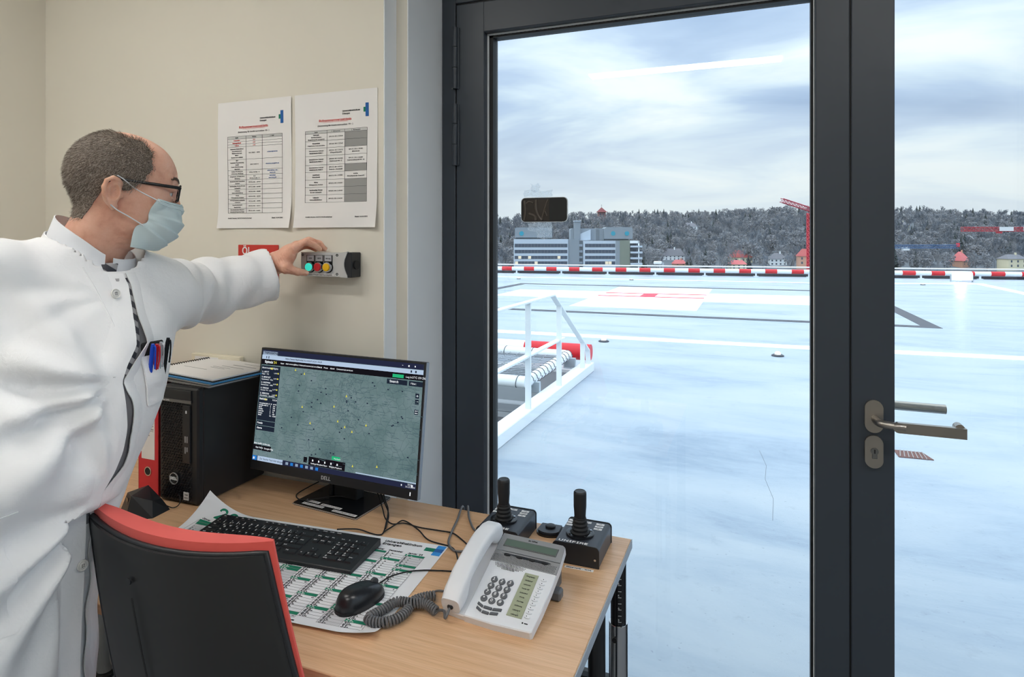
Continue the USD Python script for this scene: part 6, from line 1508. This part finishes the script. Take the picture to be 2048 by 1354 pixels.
# --- coat front: overlapping right panel, left panel edge, what shows between them
def edge_y(z): return np.interp(z, EDGE_Z[::-1], EDGE_Y[::-1])
def gap(z):
    g = np.interp(z, [.45, .90, 1.02, 1.035, 1.07, 1.13, 1.19, 1.225, 1.25, 1.29, 1.34, 1.38, 1.42], [.018, .012, .004, .002, .012, .016, .010, .002, .012, .026, .012, .008, .006])
    return g
def coat_sheet(name, Yg, Zg, off, th=.0028, m=COAT):
    A = front_x(Yg, Zg); A[..., 0] += off; B = A.copy(); B[..., 0] -= th
    return part(coat, name, solid_sheet(A, B), m, smooth=50)
zz, ss_ = np.meshgrid(np.linspace(1.425, .45, 130), np.linspace(0, 1, 14), indexing='ij')
coat_sheet('right_front_edge', edge_y(zz) - .075 * (1 - ss_), zz, -.011 + (.014 + .45 * gap(zz)) * ss_ ** .8)
coat_sheet('left_front_edge', edge_y(zz) + gap(zz) + .004 * np.sin(zz * 60) * (zz < 1.2) + .055 * ss_, zz, .003 - .013 * ss_ ** 1.5 + .5 * gap(zz) * (1 - ss_) ** 2)
SHIRT_SHADE = pbr('shirt_shadow_grey', S(120, 120, 124), .8)  # darker grey paints the shade on the shirt inside the coat opening
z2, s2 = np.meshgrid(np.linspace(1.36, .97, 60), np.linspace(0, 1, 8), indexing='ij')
coat_sheet('shirt_front', edge_y(z2) - .012 + (gap(z2) + .024) * s2, z2, .0006 + 0 * z2, .001, SHIRT_SHADE)
TIE = mat('striped_tie', {'tc': ('texture_coordinate', {}), 'm': ('mapping', {'rotation': (.7, 0, 0), 'scale': (1, 1, 1)}), 'w': ('wave_texture', {'bands_direction': 'z', 'scale': 13.0}), 'r': ('rgb_ramp', {'ramp': [(.42, S(30, 32, 44)), (.5, S(30, 32, 44)), (.56, S(150, 148, 150)), (.9, S(165, 163, 165))]}), 'p': ('principled_bsdf', {'roughness': .5, 'sheen_weight': .3})},
     [('tc.object', 'm.vector'), ('m.vector', 'w.vector'), ('w.fac', 'r.fac'), ('r.color', 'p.base_color')])
z3, s3 = np.meshgrid(np.linspace(1.415, 1.235, 30), np.linspace(0, 1, 8), indexing='ij')
tie = coat_sheet('necktie', edge_y(z3) - .020 + (.030 + .010 * (1.415 - z3) / .18) * s3, z3, .0022 + .002 * np.sin(PI * s3), .002, TIE)
g = unit((.97, -.24, 0)); gp = np.array((-g[1], g[0], 0)); NC = np.array((-1.337, .934, 0))
def collar(r0, r1, ztop, zbot, a0, tip, n=72, m=6, th=.002):
    a, h = np.meshgrid(np.linspace(a0, 2 * PI - a0, n), np.linspace(0, 1, m), indexing='ij')
    fr = np.exp(-(np.minimum(a, 2 * PI - a) / .5) ** 2); tl = (1 - np.cos(a - .85)) / 2
    zt_ = ztop[0] + (ztop[1] - ztop[0]) * tl; zb = zbot[0] + (zbot[1] - zbot[0]) * tl - tip * fr
    zt_ = zt_ - .010 * fr
    z = zb + (zt_ - zb) * h; r = r0 + (r1 - r0) * h + .004 * fr * (1 - h)
    def P_(r): return np.stack([NC[0] + r * (np.cos(a) * g[0] + np.sin(a) * gp[0]) + .10 * (z - 1.45), NC[1] + r * (np.cos(a) * g[1] + np.sin(a) * gp[1]) + .10 * (z - 1.45), z], -1)
    return solid_sheet(P_(r), P_(r - th))
SHIRT = pbr('shirt_white', S(226, 228, 232), .75)
part(man, 'shirt_collar', collar(.0900, .0800, (1.454, 1.548), (1.402, 1.498), .10, .016), SHIRT, smooth=50)
part(coat, 'coat_collar', collar(.110, .0925, (1.420, 1.514), (1.368, 1.462), .22, .012), COAT, smooth=50)
kc = NC + .0765 * g
part(tie, 'tie_knot', hull([kc + gp * y + g * x + (0, 0, z) for y, x, z in ((-.017, 0, 1.447), (.017, 0, 1.447), (-.016, .008, 1.444), (.016, .008, 1.444), (-.010, .013, 1.430), (.010, .013, 1.430), (-.009, .006, 1.408), (.009, .006, 1.408), (-.010, -.004, 1.408), (.010, -.004, 1.408))]), TIE, smooth=60)
def normal_at(p, e=.004):
    n = np.array([(coat_sdf(np.array([p + np.eye(3)[k] * e]))[0] - coat_sdf(np.array([p - np.eye(3)[k] * e]))[0]) for k in range(3)])
    return unit(n)
BUT = pbr('button_pearl', S(226, 224, 218), .25)
for y, z, o in ((.893, 1.386, .007), (.782, .902, .010)):
    p = front_x(np.array([y]), np.array([z]))[0] + (o, 0, 0); n = unit(normal_at(p) * (1, .6, .4)); a = unit(np.cross((0, 0, 1), n)); b = np.cross(n, a)
    bt = part(coat, 'button', place(lathe([(.0098, -.001), (.0102, .0012), (.0092, .0026), (.0076, .0018), (.0066, .0012), (.0056, .0018), (.0040, .0022), (.0036, .0014)], 24), p, a, b), BUT, smooth=40)
    part(bt, 'button_hole', [place(cyl((x, y_, .0010), (x, y_, .0022), .0007, 8), p, a, b) for x in (-.0016, .0016) for y_ in (-.0016, .0016)], BLKM, kind='stuff')
# princess seam and shoulder seam
def seam(pts, r=.0013):
    q = spline([(y, z, 0) for y, z in pts], 10)
    P_ = front_x(q[:, 0], q[:, 1]); P_[:, 0] += .0004
    return tube(P_, r, 6)
part(coat, 'seam', seam([(.858, 1.440), (.864, 1.385), (.862, 1.318), (.846, 1.262), (.842, 1.235)]), COAT, smooth=60)
# breast pocket with pens, hip pocket
zp, sp = np.meshgrid(np.linspace(1.262, 1.165, 18), np.linspace(0, 1, 12), indexing='ij')
rp_ = np.clip((1.190 - zp) / .025, 0, 1)
coat_sheet('breast_pocket', .895 + .004 * (1.262 - zp) / .1 + (.064 - .012 * (1.262 - zp) / .1) * sp, zp - .012 * rp_ * 0, .0062 + .004 * np.sin(PI * sp) * (zp > 1.2), .0045)
zp, sp = np.meshgrid(np.linspace(1.055, 1.015, 8), np.linspace(0, 1, 14), indexing='ij')
coat_sheet('pocket_flap', .560 + .098 * sp, zp - .012 * (1 - sp), .004 + .002 * (1.055 - zp) / .04, .003)
zp, sp = np.meshgrid(np.linspace(1.015, .86, 10), np.linspace(0, 1, 14), indexing='ij')
coat_sheet('hip_pocket', .562 + .092 * sp, zp - .012 * (1 - sp), .0030 + 0 * zp, .003)
def pen(y, ztop, zbot, r, m, label, clip, mclip, tilt=0.0, depth=.004):
    p0 = front_x(np.array([y]), np.array([1.245]))[0]; a = np.array((p0[0] + depth, y, zbot)); b = np.array((p0[0] + depth + .012, y + tilt, ztop))
    t = part(coat, 'pen', [tube([a, a + (b - a) * .9, b], [r, r, r * .75], 12)], m, smooth=40, label=label)
    c = a + (b - a) * .93 + (r + .002, 0, 0)
    part(t, 'pen_clip', tube(spline([c + (-.003, 0, .001), c + (.0012, 0, 0), c + (.001, 0, -.022), c + (.000, clip * .02, -.044)], 5), .0016, 8), mclip, smooth=60)
PB, PR, PS = pbr('pen_blue', S(20, 70, 190), .25), pbr('pen_red', S(190, 30, 45), .25), pbr('pen_silver', S(215, 218, 222), .2, metal=.7)
pen(.9095, 1.287, 1.20, .0042, PB, 'blue pen', 0, PB)
pen(.9210, 1.285, 1.20, .0044, PR, 'red pen', -.2, PR)
pen(.9325, 1.287, 1.20, .0042, PS, 'silver pen', -.1, PS)
pen(.9500, 1.292, 1.20, .0042, BLKG, 'black pen', -.1, BLKG, .004)
pb_ = front_x(np.array([.926]), np.array([1.262]))[0]
part(coat, 'pocket_case', cbox(pb_[0] - .002, pb_[0] + .004, .902, .952, 1.19, 1.288, .003), BLKM)

# --- head: hair, brows, eyes, glasses, mask
def on_head(dirs, c=(-.014, 0, .030), sdf=head_sdf):
    c = np.asarray(c, float); dirs = np.asarray(dirs, float); lo, hi = np.full(len(dirs), .03), np.full(len(dirs), .16)
    for _ in range(26):
        mid = (lo + hi) / 2; ins = sdf(c + dirs * mid[:, None]) < 0
        lo = np.where(ins, mid, lo); hi = np.where(ins, hi, mid)
    return c + dirs * hi[:, None]
def hair_mask(q):
    """Negative where the short hair grows: sides and back, thin over the crown."""
    x, y, z = q[:, 0], np.abs(q[:, 1]), q[:, 2]
    front = x - np.interp(z, [-.05, -.02, .0, .02, .05, .08, .105, .13], [-.03, -.008, .010, .026, .038, .034, .014, -.03])
    nape = -.078 - .45 * np.clip(x + .06, 0, 1) - z
    behind_ear = np.maximum(-.052 - 0 * x - z, 0) * 0 + np.where((x > -.050 + .35 * (z + .03)) & (z < -.008) & (x < .004), .006, -1)
    crown = z - np.interp(x, [-.10, -.06, -.02, .03], [.145, .120, .110, .104]) + .010 * (meshkit.noise(q * 60, 2) - .5)
    return np.maximum.reduce([front + .006 * (meshkit.noise(q * 130, 3) - .5), nape + .008 * (meshkit.noise(q * 110, 5) - .5), behind_ear, crown])
HAIR = mat('hair_grey_brown', {'tc': ('texture_coordinate', {}), 'n': ('noise_texture', {'scale': 420, 'detail': 3}), 'r': ('rgb_ramp', {'ramp': [(.35, S(84, 72, 62)), (.55, S(124, 110, 98)), (.7, S(172, 160, 148))]}), 'b': ('bump', {'strength': .8, 'distance': .002}), 'p': ('principled_bsdf', {'roughness': .6})},
     [('tc.object', 'n.vector'), ('n.fac', 'r.fac'), ('r.color', 'p.base_color'), ('n.fac', 'b.height'), ('b.normal', 'p.normal')])
def no_ear(q):
    d = ell_sdf(q, (-.014, 0, .030), (.099, .077, .092)); d = smin(d, ell_sdf(q, (.034, 0, .0), (.060, .064, .098)), .035)
    return smin(d, cone_sdf(q, NECK0, NECK1, .058, .066), .03)
def hair_sdf(p):
    q = W2H(p)
    e = no_ear(q); d = np.full(len(q), .02); k = np.abs(e) < .012
    if k.any():
        m = hair_mask(q[k]); t = .0034 * np.clip(-m / .016, 0, 1) ** .7 - .0004 - .0012 * meshkit.noise(q[k] * 300, 6) * (m < -.004)
        d[k] = np.maximum(np.maximum(e[k] - t, -.004 - e[k]), m * .8)
    return d
hair = part(man, 'hair', surface_nets(hair_sdf, HC - (.14, .14, .16), HC + (.13, .13, .14), .0027), HAIR, smooth=True)
u1 = nrg.normal(size=(26000, 3)); u1 /= np.linalg.norm(u1, axis=1)[:, None]
root = on_head(u1, sdf=no_ear); keep = hair_mask(root) < .002; root = root[keep]; nn = u1[keep]
flow = np.array((-.55, 0, -.75)); ln = nrg.uniform(.005, .010, len(root))[:, None]
d1 = nn * .55 + (flow - nn * (nn @ flow)[:, None]) * .9 + nrg.normal(size=nn.shape) * .22; d1 /= np.linalg.norm(d1, axis=1)[:, None]
def strands(path, root, d1, nn, ln, m, w):
    k = np.stack([root - nn * .001, root + nn * .0018 + d1 * ln * .35, root + nn * .0016 + d1 * ln * .7, root + nn * .0008 + d1 * ln], 1)
    pts = H2W(k.reshape(-1, 3)) @ np.eye(3) - man.M[:3, 3]
    c = UsdGeom.BasisCurves.Define(stage, path); c.CreateTypeAttr('linear')
    c.CreatePointsAttr(Vt.Vec3fArray.FromNumpy(pts.astype(np.float32))); c.CreateCurveVertexCountsAttr(Vt.IntArray.FromNumpy(np.full(len(root), 4, np.int32)))
    c.CreateWidthsAttr(Vt.FloatArray.FromNumpy(np.tile(np.array([w, w, w * .8, w * .3], np.float32), len(root)))); c.SetWidthsInterpolation('vertex')
    UsdShade.MaterialBindingAPI.Apply(c.GetPrim()).Bind(m); return c.GetPrim()
HAIRS = [pbr('hair_strand_dark', S(92, 78, 66), .5), pbr('hair_strand_grey', S(190, 180, 168), .5)]
sel = nrg.random(len(root)) < .62
cdata(strands(numbered(hair.path, 'short_hair'), root[sel], d1[sel], nn[sel], ln[sel], HAIRS[0], .00035), kind='stuff')
cdata(strands(numbered(hair.path, 'grey_hair'), root[~sel], d1[~sel], nn[~sel], ln[~sel], HAIRS[1], .00035), kind='stuff')
hw = lambda q: H2W(np.asarray(q, float))
for s in (-1, 1):
    b = np.array([(.060 + .030 * t_, s * (.046 - .036 * t_), .033 + .004 * math.sin(PI * t_) + nrg.uniform(-.002, .002)) for t_ in np.linspace(0, 1, 150)])
    dirs = b - np.array((-.014, 0, .030)); dirs /= np.linalg.norm(dirs, axis=1)[:, None]; rt_ = on_head(dirs)
    dd = np.stack([-.3 + 0 * rt_[:, 0], s * (.8 + 0 * rt_[:, 0]), nrg.uniform(-.2, .6, len(rt_))], 1); dd /= np.linalg.norm(dd, axis=1)[:, None]
    cdata(strands(numbered(man.path, 'eyebrow'), rt_, dd, dirs, nrg.uniform(.006, .010, len(rt_))[:, None], HAIRS[0], .0004), kind='stuff')
    ey = part(man, 'eyeball', place(lathe([(.0002, -.0115)] + [(.0115 * math.cos(a), .0115 * math.sin(a)) for a in np.linspace(-1.45, 1.5, 16)], 20), hw((.0745, s * .033, .0042)), HL, HU), pbr('eye_white', S(225, 220, 215), .15), smooth=True)
    part(ey, 'iris', place(lathe([(.0052, .0104), (.0050, .0111), (.003, .0116)], 20), hw((.0745, s * .033, .0042)), HL, HU), pbr('iris', S(70, 80, 90), .1), smooth=True)
    part(ey, 'pupil', place(lathe([(.0022, .0115), (.0020, .0119)], 16), hw((.0745, s * .033, .0042)), HL, HU), BLKG)
FRAME = pbr('glasses_black', S(16, 16, 18), .2)
LENS = mat('lens', {'t': ('transparent_bsdf', {'color': (.96, .97, .98)}), 'g': ('glossy_bsdf', {'roughness': 0.0}), 'f': ('fresnel', {'IOR': 1.45}), 'x': ('mix_closure', {})}, [('f.fac', 'x.fac'), ('t.BSDF', 'x.closure1'), ('g.BSDF', 'x.closure2')], surface='x.closure')
gl = part(man, 'glasses', [tube([hw((.0985, y, .014 + .001 * math.cos(y * 200))) for y in np.linspace(-.010, .010, 5)], .0018, 8)], FRAME, smooth=60)
for s in (-1, 1):
    rim = [(.0985 - .10 * max(0, abs(y) - .03) ** 1.0 * 1.0, y, z) for y, z in np.array(rrect(-.0265, .0265, -.0175, .0165, .008, 5).exterior.coords)[:-1] + (s * .0365, .008)]
    part(gl, 'rim', tube([hw(q) for q in rim], .0019, 8, closed=True), FRAME, smooth=60)
    part(gl, 'lens', (np.array([hw(q) for q in rim] + [hw((.098, s * .0365, .008))]), np.array([[k, (k + 1) % len(rim), len(rim)] for k in range(len(rim))])), LENS)
    part(gl, 'temple', [tube([hw(q) for q in ((.0945, s * .065, .018), (.089, s * .071, .0180), (.045, s * .0755, .016), (-.006, s * .0785, .014), (-.024, s * .081, .0145), (-.040, s * .081, .002))], [.0036, .0036, .0034, .0030, .0026, .0022], 8)], FRAME, smooth=60)
MASK = mat('mask_fabric', {'tc': ('texture_coordinate', {}), 'n': ('noise_texture', {'scale': 900, 'detail': 2}), 'b': ('bump', {'strength': .15, 'distance': .0004}), 'p': ('principled_bsdf', {'base_color': S(214, 230, 232), 'roughness': .8}), 'tr': ('translucent_bsdf', {'color': S(190, 215, 218)}), 'x': ('mix_closure', {'fac': .15})},
     [('tc.object', 'n.vector'), ('n.fac', 'b.height'), ('b.normal', 'p.normal'), ('p.BSDF', 'x.closure1'), ('tr.BSDF', 'x.closure2')], surface='x.closure')
cv = spline([(.106, 0, -.014), (.1145, 0, -.040), (.1165, 0, -.066), (.105, 0, -.094), (.085, 0, -.114), (.064, 0, -.124)], 12)
sv = spline([(.052, 0, -.016), (.046, 0, -.034), (.046, 0, -.054), (.045, 0, -.066), (.026, 0, -.080), (.024, 0, -.122)], 12)
def mask_pt(s, v):
    i = v * (len(cv) - 1); f = lambda a, k: np.interp(i, np.arange(len(a)), a[:, k])
    a = np.abs(s); c = np.cos(a * PI / 2)
    w = np.interp(v, [0, .5, .7, 1], [.0640, .0660, .0665, .056])
    x = f(sv, 0) + (f(cv, 0) - f(sv, 0)) * c ** .75; z = f(sv, 2) + (f(cv, 2) - f(sv, 2)) * (1 - a ** 1.8)
    fold = np.interp(v, [0, .30, .34, .50, .54, .70, .74, .88, 1], [0, .002, .0075, .001, .0075, .001, .0068, .001, 0]) * (1 - a ** 4)
    y = np.sign(s) * w * np.sin(a * PI / 2) ** .9
    dx = np.stack([x - .03, y * .8, 0 * x], -1); dx /= np.linalg.norm(dx, axis=-1, keepdims=True)
    p = np.stack([x, y, z], -1) + dx * fold[..., None]
    p = p + (dx * (.0014 * np.sin(26 * v + 9 * a) * a)[..., None])
    sh = p.shape; p = p.reshape(-1, 3); base = np.array((.02, 0, -.04))
    for _ in range(6):                                     # keep the cloth clear of the face
        d = head_sdf(p); n = p - base; n /= np.linalg.norm(n, axis=1)[:, None]; p = p + n * np.maximum(0, .0028 - d)[:, None]
    return p.reshape(sh)
sg2, vg2 = np.meshgrid(np.linspace(-1, 1, 61), np.linspace(0, 1, 61), indexing='ij')
mp = mask_pt(sg2, vg2); mp2 = mp - np.stack([.0012 + 0 * sg2, np.sign(sg2) * .0008, 0 * sg2], -1)
mk_ = part(man, 'face_mask', solid_sheet(hw(mp.reshape(-1, 3)).reshape(mp.shape), hw(mp2.reshape(-1, 3)).reshape(mp.shape)), MASK, smooth=50)
for k, v_ in enumerate((.035, .10)):
    q = mask_pt(np.linspace(-.98, .98, 50), np.full(50, v_)); part(mk_, 'welded_seam', tube(hw(q + np.array((.0006, 0, 0))), .0007, 6), MASK, smooth=60)
for s in (-1, 1):
    a0 = mask_pt(np.array([s * .97]), np.array([.06]))[0]; a1 = mask_pt(np.array([s * .97]), np.array([.72]))[0]
    part(mk_, 'ear_loop', tube(spline([hw(q) for q in (a0, (.016, s * .0735, -.002), (-.011, s * .0815, .0135), (-.025, s * .088, .0195))], 8), .0013, 8), SHIRT, smooth=60)
    part(mk_, 'ear_loop', tube(spline([hw(q) for q in (a1, (.010, s * .072, -.060), (-.014, s * .0805, -.050), (-.027, s * .0865, -.042))], 8), .0013, 8), SHIRT, smooth=60)
# nails and the trousers and shoes out of view below
NAIL = pbr('nail', S(222, 176, 158), .25)
for k, c in HAND.items():
    a, b = np.array(c[-2]), np.array(c[-1]); d_ = unit(b - a)
    up_ = unit(np.array((-.2, -.25, 1.0)) - d_ * (np.array((-.2, -.25, 1.0)) @ d_)) if k != 'thumb' else unit(np.array((-.2, -1, .2)) - d_ * (np.array((-.2, -1, .2)) @ d_))
    sd_ = np.cross(d_, up_); r = HRAD[k][-1]
    part(man, 'fingernail', place(m3.Manifold.sphere(1.0, 14).scale((r * .78, r * .62, r * .16)), b - d_ * r * .05 + up_ * r * .92, d_, sd_), NAIL, smooth=True)
TRO = pbr('trousers_white', S(206, 208, 212), .8)
def tro_sdf(p):
    d = None
    for hy in (.565, .735):
        e = smin(cone_sdf(p, (-1.345, hy, .98), (-1.35, hy, .50), .110, .082), cone_sdf(p, (-1.35, hy, .50), (-1.37, hy, .08), .082, .072), .03)
        d = e if d is None else smin(d, e, .02)
    return np.maximum(np.maximum(d, .06 - p[:, 2]), p[:, 2] - .97) - .006 * (meshkit.noise(p * 9, 3) - .5)
part(man, 'trousers', surface_nets(tro_sdf, (-1.52, .42, .04), (-1.20, .88, 1.0), .012), TRO, smooth=True)
for hy in (.565, .735):
    def shoe(p, hy=hy): return np.maximum(smin(ell_sdf(p, (-1.36, hy, .045), (.085, .042, .055)), ell_sdf(p, (-1.27, hy, .032), (.10, .046, .040)), .03), -p[:, 2])
    part(man, 'shoe', surface_nets(shoe, (-1.46, hy - .07, -.01), (-1.15, hy + .07, .11), .006), BLKM, smooth=True)
